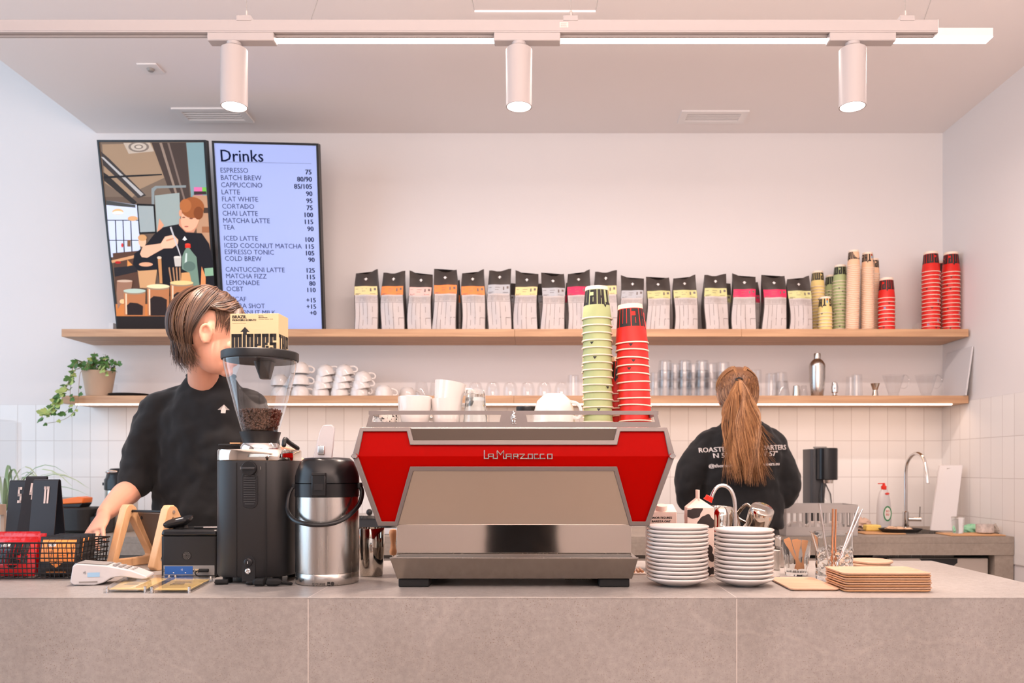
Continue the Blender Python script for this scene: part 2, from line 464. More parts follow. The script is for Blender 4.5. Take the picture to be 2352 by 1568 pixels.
# ------------------------------------------------------------------ the setting
WALLY = 4.57; RX_ = 2.23; LX = -4.5; FY = -4.5; CH = 3.10; EDGE = -2.444
def struct(o): o['kind'] = 'structure'; return o
struct(MB().b2(LX, RX_, FY, WALLY, -.1, 0).build('floor', FLOORM))
wb = struct(MB().b2(LX - .1, RX_ + .1, WALLY, WALLY + .12, 0, 4.4).build('wall_back', WALL))
MB().b2(LX, RX_, WALLY - .006, WALLY, .8, 1.601).build('tile_band', TILEX, wb)
wr = struct(MB().b2(RX_, RX_ + .1, FY, WALLY, 0, 4.4).build('wall_right', WALL))
MB().b2(RX_ - .006, RX_, 2.6, WALLY - .006, .8, 1.601).build('tile_band', TILEY, wr)
struct(MB().b2(EDGE, RX_, FY, WALLY, CH, CH + .3).build('ceiling', CEIL))
struct(MB().b2(LX, EDGE, FY, WALLY, 4.3, 4.4).build('trim_1', CEIL))
wl = MB()
wl.b2(LX - .1, LX, FY, WALLY, 0, .5); wl.b2(LX - .1, LX, FY, WALLY, 3.7, 4.4)
wl.b2(LX - .1, LX, FY, -.6, .5, 3.7); wl.b2(LX - .1, LX, 3.9, WALLY, .5, 3.7)
struct(wl.build('wall_left', WALL))
wf = MB()
wf.b2(LX, RX_, FY - .1, FY, 0, 1.4); wf.b2(LX, RX_, FY - .1, FY, 3.0, 4.4)
wf.b2(LX, -3.1, FY - .1, FY, 1.4, 3.0); wf.b2(1.9, RX_, FY - .1, FY, 1.4, 3.0)
struct(wf.build('wall_front', WALL))
FR = M('window_frame', (50, 50, 54), .5)
w1 = MB()
for y in (-.6, .9, 2.4, 3.86): w1.b2(LX - .08, LX - .02, y, y + .05, .5, 3.7)
for z in (.5, 2.6, 3.65): w1.b2(LX - .08, LX - .02, -.6, 3.9, z, z + .05)
struct(w1.build('window_1', FR))
w2 = MB()
for x in (-3.1, -1.45, .2, 1.85): w2.b2(x, x + .05, FY - .08, FY - .02, 1.4, 3.0)
for z in (1.4, 2.3, 2.95): w2.b2(-3.1, 1.9, FY - .08, FY - .02, z, z + .05)
struct(w2.build('window_2', FR))

# island counter
JOINT = M('joint_pale', (214, 206, 200), .6)
xs = [-2.7, -.558, .478, 1.329]
t = thing('stone_counter', 'long grey beige stone service counter across the foreground with pale speckled front', 'counter', (0, 2.0, 0))
for i in range(3):
    a, b = xs[i] + (.0003 if i else 0), xs[i + 1] - (.0003 if i < 2 else 0)
    MB().b2(a, b, 2.0, 2.8, TOPZ - .003, TOPZ).build('top_slab', STONE, t, world=True, bevel=.0006)
    MB().b2(a, b, 2.0, 2.012, 0, TOPZ - .003).build('front_slab', STONE, t, world=True)
    if i: MB().b2(xs[i] - .0009, xs[i] + .0009, 1.9996, 2.0004, 0, TOPZ - .003).build('joint', JOINT, t, world=True); MB().b2(xs[i] - .0007, xs[i] + .0007, 2.002, 2.799, TOPZ - .001, TOPZ + .00015).build('joint', JOINT, t, world=True)
MB().b2(1.317, 1.329, 2.0125, 2.8, 0, TOPZ - .003).build('side_slab', STONE, t, world=True)
MB().b2(-2.7, 1.316, 2.0125, 2.78, .02, TOPZ - .0135).build('carcass', M('carcass_grey', (206, 196, 188), .6), t, world=True)

# back worktop, cabinets
WZ = .930
t = thing('back_worktop', 'thick grey stone worktop running along the tiled back wall', 'worktop', (0, 3.87, WZ - .08))
# two slabs around the sink hole
SK = (1.62, 2.02, 4.02, 4.36)
m = MB()
m.b2(-4.4, SK[0], 3.87, WALLY - .008, WZ - .03, WZ)
m.b2(SK[1], 2.222, 3.87, WALLY - .008, WZ - .03, WZ)
m.b2(SK[0], SK[1], 3.87, SK[2], WZ - .03, WZ); m.b2(SK[0], SK[1], SK[3], WALLY - .008, WZ - .03, WZ)
m.build('slab', STONE2, t, world=True)
MB().b2(-4.4, 2.222, 3.87, 3.885, WZ - .086, WZ - .0305).build('apron', STONE2, t, world=True)
sk = thing('sink', 'small steel sink set in the back worktop beneath the gooseneck tap', 'sink', ((SK[0] + SK[1]) / 2, (SK[2] + SK[3]) / 2, WZ - .17))
m = MB(); a, b, c, d = SK
m.b2(a, b, c, d, WZ - .172, WZ - .17); m.b2(a, a + .003, c, d, WZ - .17, WZ + .001); m.b2(b - .003, b, c, d, WZ - .17, WZ + .001)
m.b2(a, b, c, c + .003, WZ - .17, WZ + .001); m.b2(a, b, d - .003, d, WZ - .17, WZ + .001)
m.build('basin', STEEL, sk, world=True)
MB().lathe([(0, .001), (.02, .001), (.022, 0)], 20, X=T((a + b) / 2, (c + d) / 2, WZ - .17)).build('drain', CHROME, sk, world=True)
CAB = M('cabinet_grey', (188, 178, 168), .5)
cabs = [(-4.3, -3.2), (-3.2, -2.1), (-2.1, -1.0), (-1.0, .1), (.1, 1.2), (1.2, 1.64), (1.64, 2.13)]
names = ['pale grey base cabinet furthest left under the back worktop', 'pale grey base cabinet second from left under back worktop',
         'pale grey base cabinet behind the tablet stand, under back worktop', 'pale grey base cabinet behind the flask and machine, under back worktop',
         'pale grey base cabinet behind the machine and saucers, under back worktop', 'narrow grey base cabinet behind the glass mixing jug under back worktop',
         'pale grey base cabinet with dark cut-out grip at right end of back worktop']
for (x0, x1), nm in zip(cabs, names):
    c = thing('base_cabinet', nm, 'cabinet', ((x0 + x1) / 2, 3.9, 0), group='base cabinets under the back worktop')
    MB().b2(x0 + .004, x1 - .004, 3.93, 4.54, .1, WZ - .032 if x0 < 1.15 else WZ - .19).build('body', CAB, c, world=True)
    MB().b2(x0 + .02, x1 - .02, 3.96, 4.54, 0, .1).build('plinth', DGREY, c, world=True)
    dr = MB().b2(x0 + .01, x1 - .01, 3.905, 3.928, .12, WZ - .105).build('door', CAB, c, world=True, bevel=.002)
    w_ = min(.09, (x1 - x0) * .3); cx = (x0 + x1) / 2; zt = WZ - .106
    pts = [(cx - w_, 3.9035, zt), (cx + w_, 3.9035, zt), (cx + w_, 3.9035, zt - .02), (cx + w_ - .02, 3.9035, zt - .036), (cx - w_ + .035, 3.9035, zt - .036), (cx - w_ + .018, 3.9035, zt - .02)]
    h = MB().prism(pts, (0, .002, 0)).build('handle', BLACK, c, world=True); h['label'] = 'dark cut-out grip'
MB_ = MB().b2(2.135, 2.222, 3.875, 3.93, 0, WZ - .087)
tag(MB_.build('end_panel', STONE2, None, origin=(2.18, 3.9, 0)), 'grey stone end panel between the last cabinet and right wall', 'panel')

# shelves
U0, U1 = 1.929, 1.969; S0, S1 = 1.585, 1.625; SF = 4.27
sh = thing('wall_shelf', 'upper long oak wall shelf carrying the coffee bags and paper cups', 'shelf', (0, SF, U0))
for a, b in ((-2.465, -.126), (-.1255, 1.046), (1.0465, 2.218)):
    MB().b2(a, b, SF, WALLY - .001, U0, U1).build('board', OAK, sh, world=True, bevel=.0015)
sh = thing('wall_shelf', 'lower long oak wall shelf with glowing light strip, carrying cups and glasses', 'shelf', (0, SF, S0))
for a, b in ((-2.465, -.13), (-.1295, 2.218)):
    MB().b2(a, b, SF, WALLY - .001, S0, S1).build('board', OAK, sh, world=True, bevel=.0015)
MB().b2(-2.40, 2.14, SF + .012, SF + .030, S0 - .008, S0 - .0005).build('light_strip', STRIP, sh, world=True)
l = bpy.data.lights.new('shelf_strip_light', 'AREA'); l.shape = 'RECTANGLE'; l.size = 4.5; l.size_y = .02; l.energy = 4.5; l.color = (1.0, .62, .40)
o = bpy.data.objects.new('shelf_strip_light', l); o.location = (-.1, SF + .03, S0 - .012); o.rotation_euler = (math.radians(18), 0, 0); COL.objects.link(o)

# ceiling vents and sensor
def vent(cx, cy, w_, d_, label):
    t = thing('ceiling_vent', label, 'vent', (cx, cy, CH), group='ceiling vents')
    o_ = [(-w_ / 2, -d_ / 2, 0), (w_ / 2, -d_ / 2, 0), (w_ / 2, d_ / 2, 0), (-w_ / 2, d_ / 2, 0)]
    i_ = [(x * .80, y * .62, 0) for x, y, z in o_]
    MB().band(o_, i_, (0, 0, -.008)).build('frame', WHITE, t)
    m = MB()
    for k in range(5): m.box((0, -d_ * .28 + k * d_ * .14, -.004), (w_ * .8, .009, .004), X=None)
    m.build('slats', WHITE, t)
    MB().b2(-w_ * .4, w_ * .4, -d_ * .31, d_ * .31, -.0015, -.0005).build('backing', MGREY, t)
vent(P(492, 265, 4.34).x, 4.33, .37, .17, 'white slatted ceiling vent above the left wall screens')
vent(P(1638, 265, 4.34).x, 4.35, .35, .15, 'white slatted ceiling vent above the right half of the shelves')
c = P(346, 155, 3.82)
t = thing('ceiling_sensor', 'small square white sensor plate on the ceiling, upper left', 'sensor', (c.x, c.y, CH))
MB().box((0, 0, -.004), (.09, .09, .007)).build('plate', WHITE, t, bevel=.002)
MB().lathe([(0, -.02), (.012, -.018), (.018, -.008)], 16).build('lens', MGREY, t)

# lighting track
TD = 2.5; TZ = P(0, 80, TD).z; TZ2 = P(0, 52, TD).z
x0, x1 = P(-260, 0, TD).x, P(2148, 0, TD).x
tr = thing('lighting_track', 'long white suspended lighting track across the top of the room', 'lighting track', (0, TD, TZ))
m = MB(); m.b2(x0, x1, TD - .018, TD + .018, TZ + .004, TZ2); m.b2(x0, x1, TD - .018, TD - .008, TZ - .001, TZ + .004); m.b2(x0, x1, TD + .008, TD + .018, TZ - .001, TZ + .004)
m.build('rail', LWHITE, tr, world=True, bevel=.001)
MB().b2(x1 - .0, x1 + .001, TD - .018, TD + .018, TZ - .002, TZ2).build('end_cap', WHITE, tr, world=True)
for px in (565, 1310, 2078):
    X = P(px, 0, TD).x
    MB().b2(X - .022, X + .022, TD - .02, TD + .02, TZ2 - .004, TZ2 + .012).build('clip', LWHITE, tr, world=True, bevel=.001)
    MB().tube([(X + .002, TD, TZ2 + .012), (X + .002, TD, TZ2 + .035)], .004, 8).build('cable_grip', CHROME, tr, world=True)
    MB().tube([(X + .002, TD, TZ2 + .03), (X + .002, TD, CH)], .0009, 6).build('wire', MGREY, tr, world=True)
X = P(1295, 0, TD).x
pl = MB().b2(X - .013, X + .013, TD - .0188, TD - .018, TZ + .012, TZ + .028).build('rating_plate', M('rating_plate', (205, 196, 190), .5), tr, world=True)
m = MB()
for k in range(5): m.b2(X - .010, X + .010 - .004 * (k % 2), TD - .0192, TD - .0189, TZ + .0135 + .0028 * k, TZ + .0145 + .0028 * k)
m.build('print', MGREY, pl, world=False).location = (0, 0, 0)
pl.children[0].data.transform(T(0, -TD, -TZ))
def spot(px, label):
    X = P(px, 0, TD).x; s_ = F / TD
    t = thing('track_spotlight', label, 'spotlight', (X, TD, TZ), group='track spotlights')
    MB().b2(-.075, .125, -.019, .019, -.026, -.001).build('adapter', LWHITE, t, bevel=.003)
    MB().lathe([(0, -.024), (.022, -.026), (.02, -.034), (.010, -.038), (.0, -.038)], 20).build('swivel', LWHITE, t)
    MB().b2(-.006, .006, -.008, .008, -.075, -.036).build('bracket', WHITE, t, bevel=.002)
    zb = -.218
    MB().lathe([(0, -.042), (.034, -.042), (.0395, -.046), (.0395, zb), (.036, zb), (.0355, zb + .004)], 40).build('housing', LWHITE, t)
    MB().lathe([(0, zb + .004), (.0355, zb + .004)], 32).build('lens', LAMP, t)
    l = bpy.data.lights.new('spot_beam', 'SPOT'); l.energy = 76; l.color = (1.0, .77, .64); l.spot_size = math.radians(100); l.spot_blend = .9; l.shadow_soft_size = .035
    o = bpy.data.objects.new('spot_beam', l); o.location = (0, 0, zb - .002); o.parent = t; COL.objects.link(o)
spot(538, 'white cylindrical track spotlight, left one above the screens')
spot(1192, 'white cylindrical track spotlight, middle one above the coffee machine')
spot(1958, 'white cylindrical track spotlight, right one near the end of track')
# linear lamp behind the track
LD = 3.0; LZ = P(0, 83, LD).z; x0, x1 = P(560, 0, LD).x, P(2281, 0, LD).x
t = thing('linear_pendant', 'long glowing linear pendant lamp hanging behind the track', 'pendant lamp', (0, LD, LZ))
MB().b2(x0, x1, LD, LD + .05, LZ + .001, LZ + .03).build('profile', WHITE, t, world=True)
MB().b2(x0, x1, LD + .001, LD + .049, LZ - .002, LZ + .0005).build('diffuser', STRIPW, t, world=True)
for px in (700, 2120):
    X = P(px, 0, LD).x
    MB().tube([(X, LD + .025, LZ + .03), (X + .09, LD + .025, CH)], .0012, 6).build('wire', MGREY, t, world=True)
HD = 3.0; a = P(1090, 30, HD); b = P(1368, 30, HD)
t = thing('hanging_bar', 'thin white hanging bar held by two slanting wires near the top edge', 'ceiling fitting', ((a.x + b.x) / 2, HD, a.z))
MB().b2(a.x, b.x, HD - .006, HD + .006, a.z, a.z + .008).build('bar', CEIL, t, world=True)
for q, s_ in ((a, -1), (b, 1)):
    dz = CH - q.z - .005
    MB().tube([(q.x, HD, q.z + .006), (q.x + s_ * dz * .2, HD, CH)], .0014, 6).build('wire', MGREY, t, world=True)
# ------------------------------------------------------------------ wall screens
class Screen:
    def __init__(s, tl, tr, br, bl, dt, db):
        s.px = (tl, tr, br, bl); s.c = [P(*tl, dt), P(*tr, dt), P(*br, db), P(*bl, db)]
        u = (s.c[1] - s.c[0]).normalized(); v = (s.c[0] - s.c[3]).normalized()
        s.n = u.cross(v).normalized()
        if s.n.y > 0: s.n = -s.n
        s.u = u; s.v = v
        s.base = (s.c[2] + s.c[3]) / 2; s.k = 0
    def q(s, px, py, off=0.0):
        tl, tr, br, bl = s.px
        v = (py - tl[1]) / (bl[1] - tl[1]); xl = tl[0] + (bl[0] - tl[0]) * v; xr = tr[0] + (br[0] - tr[0]) * v
        u = (px - xl) / (xr - xl); vv = v * 1.0
        a = s.c[0].lerp(s.c[1], u); b = s.c[3].lerp(s.c[2], u)
        return a.lerp(b, vv) + s.n * off
    def frame_mat(s, px, py, off):
        o = s.q(px, py, off); X = s.u; Z = s.n; Y = Z.cross(X)
        m = Matrix.Identity(4)
        for i in range(3): m[i][0] = X[i]; m[i][1] = Y[i]; m[i][2] = Z[i]; m[i][3] = o[i]
        return m
def screen_base(sc, label, inset, smat):
    t = thing('wall_screen', label, 'screen', sc.base, group=None)
    (tl, tr, br, bl) = sc.px
    out = [sc.q(*p) for p in (tl, tr, br, bl)]
    i = inset
    inn = [sc.q(tl[0] + i, tl[1] + i), sc.q(tr[0] - i, tr[1] + i), sc.q(br[0] - i, br[1] - i), sc.q(bl[0] + i, bl[1] - i)]
    MB().band(out, inn, sc.n * -.012).build('bezel', BLACKS, t, world=True)
    MB().prism([p + sc.n * -.012 for p in out], sc.n * -.03).build('housing', BLACK, t, world=True)
    scr = MB().prism([p + sc.n * -.004 for p in inn], sc.n * -.006).build('display', smat, t, world=True)
    cx = sc.q((tl[0] + tr[0]) / 2 + 10, (tl[1] + bl[1]) / 2, -.05)
    m = MB(); m.b2(cx.x - .15, cx.x + .15, cx.y + .012, WALLY - .001, cx.z - .04, cx.z + .04)
    m.build('wall_bracket', DGREY, t, world=True)
    return t
s2 = Screen((486, 323), (731, 326), (744.5, 764), (512, 764), 4.17, 4.40)
menu = screen_base(s2, 'bright pale blue menu screen listing drinks and prices, above the upper shelf', 5, M('menu_glow', (150, 166, 216), .3, emit=.5, spec=.2))
TXT = M('menu_text_navy', (34, 44, 84), .6, spec=0); TXTL = M('menu_text_blue', (92, 106, 158), .6, spec=0)
Z0 = lambda x, y: (200 + x / 3.267, 300 + y / 3.267)
MB().text('Drinks', .082, s2.frame_mat(*Z0(995, 222), -.0035), 0, bold=.0006).build('menu_title', [TXT, TXTL], menu, world=True, flip=False)
rows = [('ESPRESSO', '75', 303, 310), ('BATCH BREW', '80/90', 356, 363), ('CAPPUCCINO', '85/105', 409, 416), ('LATTE', '90', 461, 469),
        ('FLAT WHITE', '95', 513, 521), ('CORTADO', '75', 566, 573), ('CHAI LATTE', '100', 618, 626), ('MATCHA LATTE', '115', 671, 678), ('TEA', '90', 722, 730),
        ('ICED LATTE', '100', 804, 811), ('ICED COCONUT MATCHA', '115', 858, 864), ('ESPRESSO TONIC', '105', 907, 914), ('COLD BREW', '90', 957, 965),
        ('CANTUCCINI LATTE', '125', 1040, 1046), ('MATCHA FIZZ', '115', 1090, 1097), ('LEMONADE', '80', 1141, 1147), ('OCBT', '110', 1190, 1198),
        ('DECAF', '+15', 1268, 1277), ('EXTRA SHOT', '+15', 1320, 1327), ('COCONUT MILK', '+0', 1371, 1377)]
for name, price, yl, yr in rows:
    m = MB()
    xl = 996 + (yl - 303) * .053; xr = 1685 + (yr - 310) * .034
    m.text(name, .0345, s2.frame_mat(*Z0(xl, yl), -.0035), 1, bold=.0001, sx=.97)
    MB().text(price, .0335, s2.frame_mat(*Z0(xr, yr), -.0035), 0, align='RIGHT', bold=.0007).build('menu_price', [TXT], menu, world=True, flip=False)
    if name in ('CAPPUCCINO', 'LATTE', 'FLAT WHITE', 'CORTADO', 'CHAI LATTE', 'MATCHA LATTE', 'ICED LATTE', 'CANTUCCINI LATTE', 'ICED COCONUT MATCHA'):
        m.text('v', .014, s2.frame_mat(*Z0(xl + 22.5 * len(name) * .98 + 22, yl - 8), -.0035), 1)
    m.build('menu_line', [TXT, TXTL], menu, world=True, flip=False)
a = [s2.q(*Z0(1000, 224), -.0035), s2.q(*Z0(1682, 230), -.0035), s2.q(*Z0(1682, 231.5), -.0035), s2.q(*Z0(1000, 226), -.0035)]
MB().add(a, [(0, 1, 2, 3)], 0).build('menu_rule', [TXT], menu, world=True, flip=False)

s1 = Screen((222, 321), (472, 321), (499.5, 764), (268.5, 764), 4.17, 4.40)
pic = screen_base(s1, 'dark screen showing a photo of a barista behind glass jars, left of the menu', 4.5, M('picture_ground', (96, 80, 68), .3, emit=.4, spec=.2))
m = MB(); pm = []; cols = {}
def pc(rgb):
    if rgb not in cols:
        cols[rgb] = len(pm); pm.append(M('picture_%d_%d_%d' % rgb, rgb, .5, emit=.42, spec=.1))
    return cols[rgb]
s1.k = 0
def pp(pts, rgb):
    s1.k += 1; off = -.0038 + s1.k * .00009
    m.add([s1.q(*Z0(*p), off) for p in pts], [tuple(range(len(pts)))], pc(rgb))
def pe(cx, cy, rx, ry, rgb, n=22, rot=0):
    c_, s_ = math.cos(rot), math.sin(rot)
    pp([(cx + rx * math.cos(2 * PI * i / n) * c_ - ry * math.sin(2 * PI * i / n) * s_, cy + rx * math.cos(2 * PI * i / n) * s_ + ry * math.sin(2 * PI * i / n) * c_) for i in range(n)], rgb)
pp([(98, 84), (886, 84), (915, 480), (128, 480)], (112, 98, 86))
pp([(110, 100), (520, 90), (600, 330), (400, 420), (320, 500), (130, 380)], (150, 128, 106))
pp([(100, 150), (160, 200), (440, 470), (380, 490), (118, 250)], (62, 58, 58))
pp([(100, 190), (118, 190), (420, 460), (400, 475)], (170, 170, 170))
pp([(118, 300), (150, 320), (370, 520), (345, 540), (122, 360)], (50, 48, 48))
pp([(480, 88), (740, 88), (770, 480), (690, 560), (600, 400)], (70, 60, 56))
pp([(540, 90), (560, 90), (700, 540), (685, 545)], (140, 124, 112))
pp([(600, 90), (615, 90), (735, 500), (722, 505)], (118, 104, 96))
pp([(270, 90), (470, 88), (500, 150), (310, 168)], (178, 166, 152)); pe(385, 118, 78, 38, (120, 110, 102)); pe(385, 118, 60, 28, (182, 172, 160)); pe(385, 118, 34, 16, (120, 110, 102)); pe(385, 118, 22, 10, (190, 180, 168))
pp([(742, 88), (880, 86), (912, 480), (778, 480)], (120, 150, 156))
pp([(120, 330), (560, 312), (560, 322), (120, 346)], (40, 40, 42))
pp([(480, 420), (510, 400), (740, 395), (740, 412), (520, 418), (502, 440), (502, 560), (482, 560)], (128, 138, 140))
pp([(505, 470), (690, 450), (700, 700), (520, 750)], (146, 160, 158))
pp([(138, 505), (375, 540), (400, 930), (172, 930)], (196, 208, 232))
pp([(138, 505), (360, 540), (360, 560), (140, 540)], (70, 72, 72))
for x in (205, 262, 320): pp([(x, 650), (x + 7, 650), (x + 18, 900), (x + 10, 900)], (40, 44, 52))
for y in (650, 800): pp([(150, y), (385, y), (385, y + 6), (150, y + 6)], (40, 44, 52))
pe(228, 590, 42, 22, (216, 176, 132)); pe(228, 597, 40, 12, (255, 240, 220)); pe(340, 640, 38, 18, (206, 160, 116))
pp([(370, 530), (505, 535), (520, 750), (388, 755)], (30, 30, 32)); pp([(380, 545), (495, 548), (508, 738), (396, 742)], (150, 162, 164))
pp([(540, 640), (575, 690), (520, 760)], (210, 150, 120))
pp([(800, 408), (862, 410), (864, 468), (800, 468)], (206, 110, 160)); pp([(862, 410), (892, 410), (896, 462), (864, 462)], (110, 180, 80)); pp([(800, 440), (892, 440), (896, 462), (800, 466)], (60, 50, 50))
pp([(790, 470), (900, 470), (925, 900), (840, 900)], (176, 138, 110)); pp([(870, 560), (915, 560), (920, 600), (872, 600)], (70, 56, 50)); pp([(860, 700), (915, 700), (920, 745), (860, 745)], (150, 100, 70))
pp([(190, 900), (400, 880), (420, 1200), (215, 1200)], (86, 62, 52)); pp([(180, 955), (350, 915), (360, 935), (185, 975)], (200, 150, 110)); pp([(200, 1010), (380, 990), (380, 1040), (205, 1080)], (44, 42, 46))
pp([(300, 950), (340, 990), (300, 1000)], (210, 140, 80)); pe(230, 970, 22, 10, (170, 40, 40)); pe(262, 840, 8, 16, (196, 60, 60)); pp([(300, 800), (325, 800), (325, 850), (300, 850)], (120, 84, 60))
# second figure
pp([(378, 1030), (525, 1015), (505, 1170), (395, 1165)], (196, 152, 110))
pp([(352, 905), (400, 868), (455, 860), (520, 910), (525, 1025), (385, 1035), (342, 985)], (34, 34, 40))
pe(413, 812, 29, 40, (226, 178, 148)); pe(413, 784, 33, 24, (196, 150, 104)); pe(440, 985, 52, 16, (218, 160, 128))
# barista
pp([(570, 705), (640, 690), (700, 680), (760, 745), (860, 750), (915, 830), (948, 1000), (955, 1230), (560, 1230), (520, 1000), (500, 930), (430, 850), (500, 760)], (34, 33, 38))
pp([(690, 640), (830, 690), (800, 745), (740, 742), (688, 690)], (196, 138, 112))
pe(772, 640, 68, 96, (224, 168, 138), rot=.25); pe(790, 560, 88, 78, (146, 86, 50)); pe(738, 545, 44, 50, (166, 102, 60)); pe(835, 600, 36, 48, (120, 68, 40)); pe(700, 600, 12, 26, (206, 150, 120))
pe(780, 640, 14, 5, (110, 70, 56)); pe(724, 632, 12, 5, (120, 76, 60)); pe(745, 700, 16, 5, (170, 96, 84))
pp([(396, 905), (420, 845), (560, 825), (600, 850), (450, 935), (410, 930)], (224, 174, 146))
pp([(550, 830), (585, 775), (650, 762), (684, 800), (680, 830), (640, 862), (565, 865)], (232, 182, 154)); pp([(590, 800), (660, 780), (664, 790), (596, 812)], (196, 140, 112))
pp([(620, 705), (632, 700), (706, 925), (700, 930)], (186, 186, 190))
pp([(715, 798), (732, 772), (750, 798), (739, 798), (739, 805), (726, 805), (726, 798)], (226, 226, 226))
pp([(650, 930), (706, 930), (704, 1000), (660, 1000)], (190, 186, 180)); pe(678, 930, 28, 8, (214, 208, 200))
for a, b in ((610, 640), (640, 662), (665, 680), (690, 700)): pp([(a, 1010), (a + 10, 1006), (b + 10, 1200), (b, 1200)], (170, 128, 96))
pp([(530, 930), (556, 930), (566, 1130), (545, 1130)], (190, 136, 90)); pe(542, 934, 17, 10, (210, 190, 170))
pp([(708, 1050), (800, 1040), (800, 1220), (700, 1220)], (206, 152, 100)); pp([(860, 1000), (890, 1080), (890, 1220), (850, 1220)], (222, 140, 90)); pp([(880, 1015), (945, 1010), (950, 1070), (885, 1075)], (130, 168, 140))
pp([(712, 930), (730, 885), (745, 860), (768, 860), (785, 885), (822, 930), (828, 1000), (850, 1200), (800, 1200), (770, 1050), (712, 1020)], (110, 136, 122)); pp([(740, 900), (752, 900), (748, 1010), (730, 1010)], (190, 206, 200)); pe(768, 1000, 46, 38, (90, 112, 104))
pp([(736, 832), (776, 832), (778, 860), (736, 860)], (206, 50, 40)); pe(756, 833, 20, 7, (222, 70, 56))
# table, jars
pp([(215, 1290), (965, 1290), (970, 1385), (222, 1385)], (196, 122, 68)); pp([(224, 1385), (970, 1385), (978, 1500), (230, 1500)], (42, 38, 38))
pp([(225, 1110), (342, 1110), (336, 1160), (232, 1330), (222, 1200)], (150, 112, 92)); pe(283, 1112, 58, 10, (196, 170, 150)); pe(268, 1270, 22, 18, (236, 190, 140))
for cx, yt, w_, yb, yc, lid in ((358, 1190, 82, 1380, 1300, (176, 194, 182)), (535, 1155, 84, 1385, 1250, (232, 214, 172)), (712, 1128, 86, 1390, 1220, (226, 196, 138))):
    pp([(cx - w_, yt), (cx + w_, yt), (cx + w_ - 4, yb), (cx - w_ + 6, yb)], (176, 116, 78))
    pp([(cx - w_ + 12, yt + 8), (cx - w_ + 24, yt + 8), (cx - w_ + 26, yb - 10), (cx - w_ + 16, yb - 10)], (232, 196, 166))
    pp([(cx - w_ + 24, yc), (cx - w_ * .4, yc - 22), (cx + w_ * .3, yc - 16), (cx + w_ - 18, yc + 6), (cx + w_ - 20, yb - 4), (cx - w_ + 28, yb - 4)], (46, 38, 38))
    pe(cx, yt + 8, w_ + 2, 18, (150, 130, 108)); pe(cx, yt - 2, w_ + 2, 17, lid)
m.build('picture', pm, pic, world=True, flip=False)
brk = MB(); q0 = P(257, 742, 4.5)
brk.b2(q0.x - .012, q0.x + .012, 4.49, 4.565, U1 + .0005, U1 + .07)
tag(brk.build('shelf_bracket', WHITE, None, origin=(q0.x, 4.52, U1 + .0005)), 'small white bracket at the foot of the barista picture screen', 'bracket')
q0 = P(2113, 745, 4.5)
tag(MB().b2(q0.x - .012, q0.x + .012, 4.49, 4.565, U1 + .0005, U1 + .07).build('shelf_bracket', WHITE, None, origin=(q0.x, 4.52, U1 + .0005)), 'small white bracket left of the far right red cup stacks', 'bracket')

# ------------------------------------------------------------------ coffee bags
BAGC = {'yellow': (232, 210, 150), 'orange': (250, 140, 72), 'pink': (240, 188, 178), 'grey': (182, 184, 188), 'magenta': (232, 44, 92), 'lime': (206, 204, 142)}
BAGK = M('bag_black', (60, 52, 48), .42, bump=.35, bscale=14)
BAGW = M('bag_white', (198, 189, 186), .5, bump=.3, bscale=16)
PRN = M('bag_print', (120, 108, 104), .5)
def bag_surface(u, v, W, H, D, seed, side=-1):
    # front surface of a filled bag: u 0..1 across, v 0..1 up
    b = math.sin(PI * min(1, v * 1.18)) ** .6 if v < .85 else 0
    ww = W * (1 - .08 * v - .03 * math.sin(7 * v + seed))
    x = (u - .5) * ww
    dd = D / 2 * (1 - v ** 3 * .96) * (.78 + .22 * math.sin(PI * u)) if v < 1 else D * .02
    wav = .004 * math.sin(9 * u + 5 * v + seed) * (v > .05)
    z = v * H
    if v > .8: z += (v - .8) / .2 * ((.004 + .006 * abs(math.sin(seed * 1.7))) * math.cos(2 * PI * u) + .022 * (u - .5) * math.sin(seed * 3 + 1))
    return Vector((x + .004 * math.sin(5 * v + seed), side * (dd + wav), z))
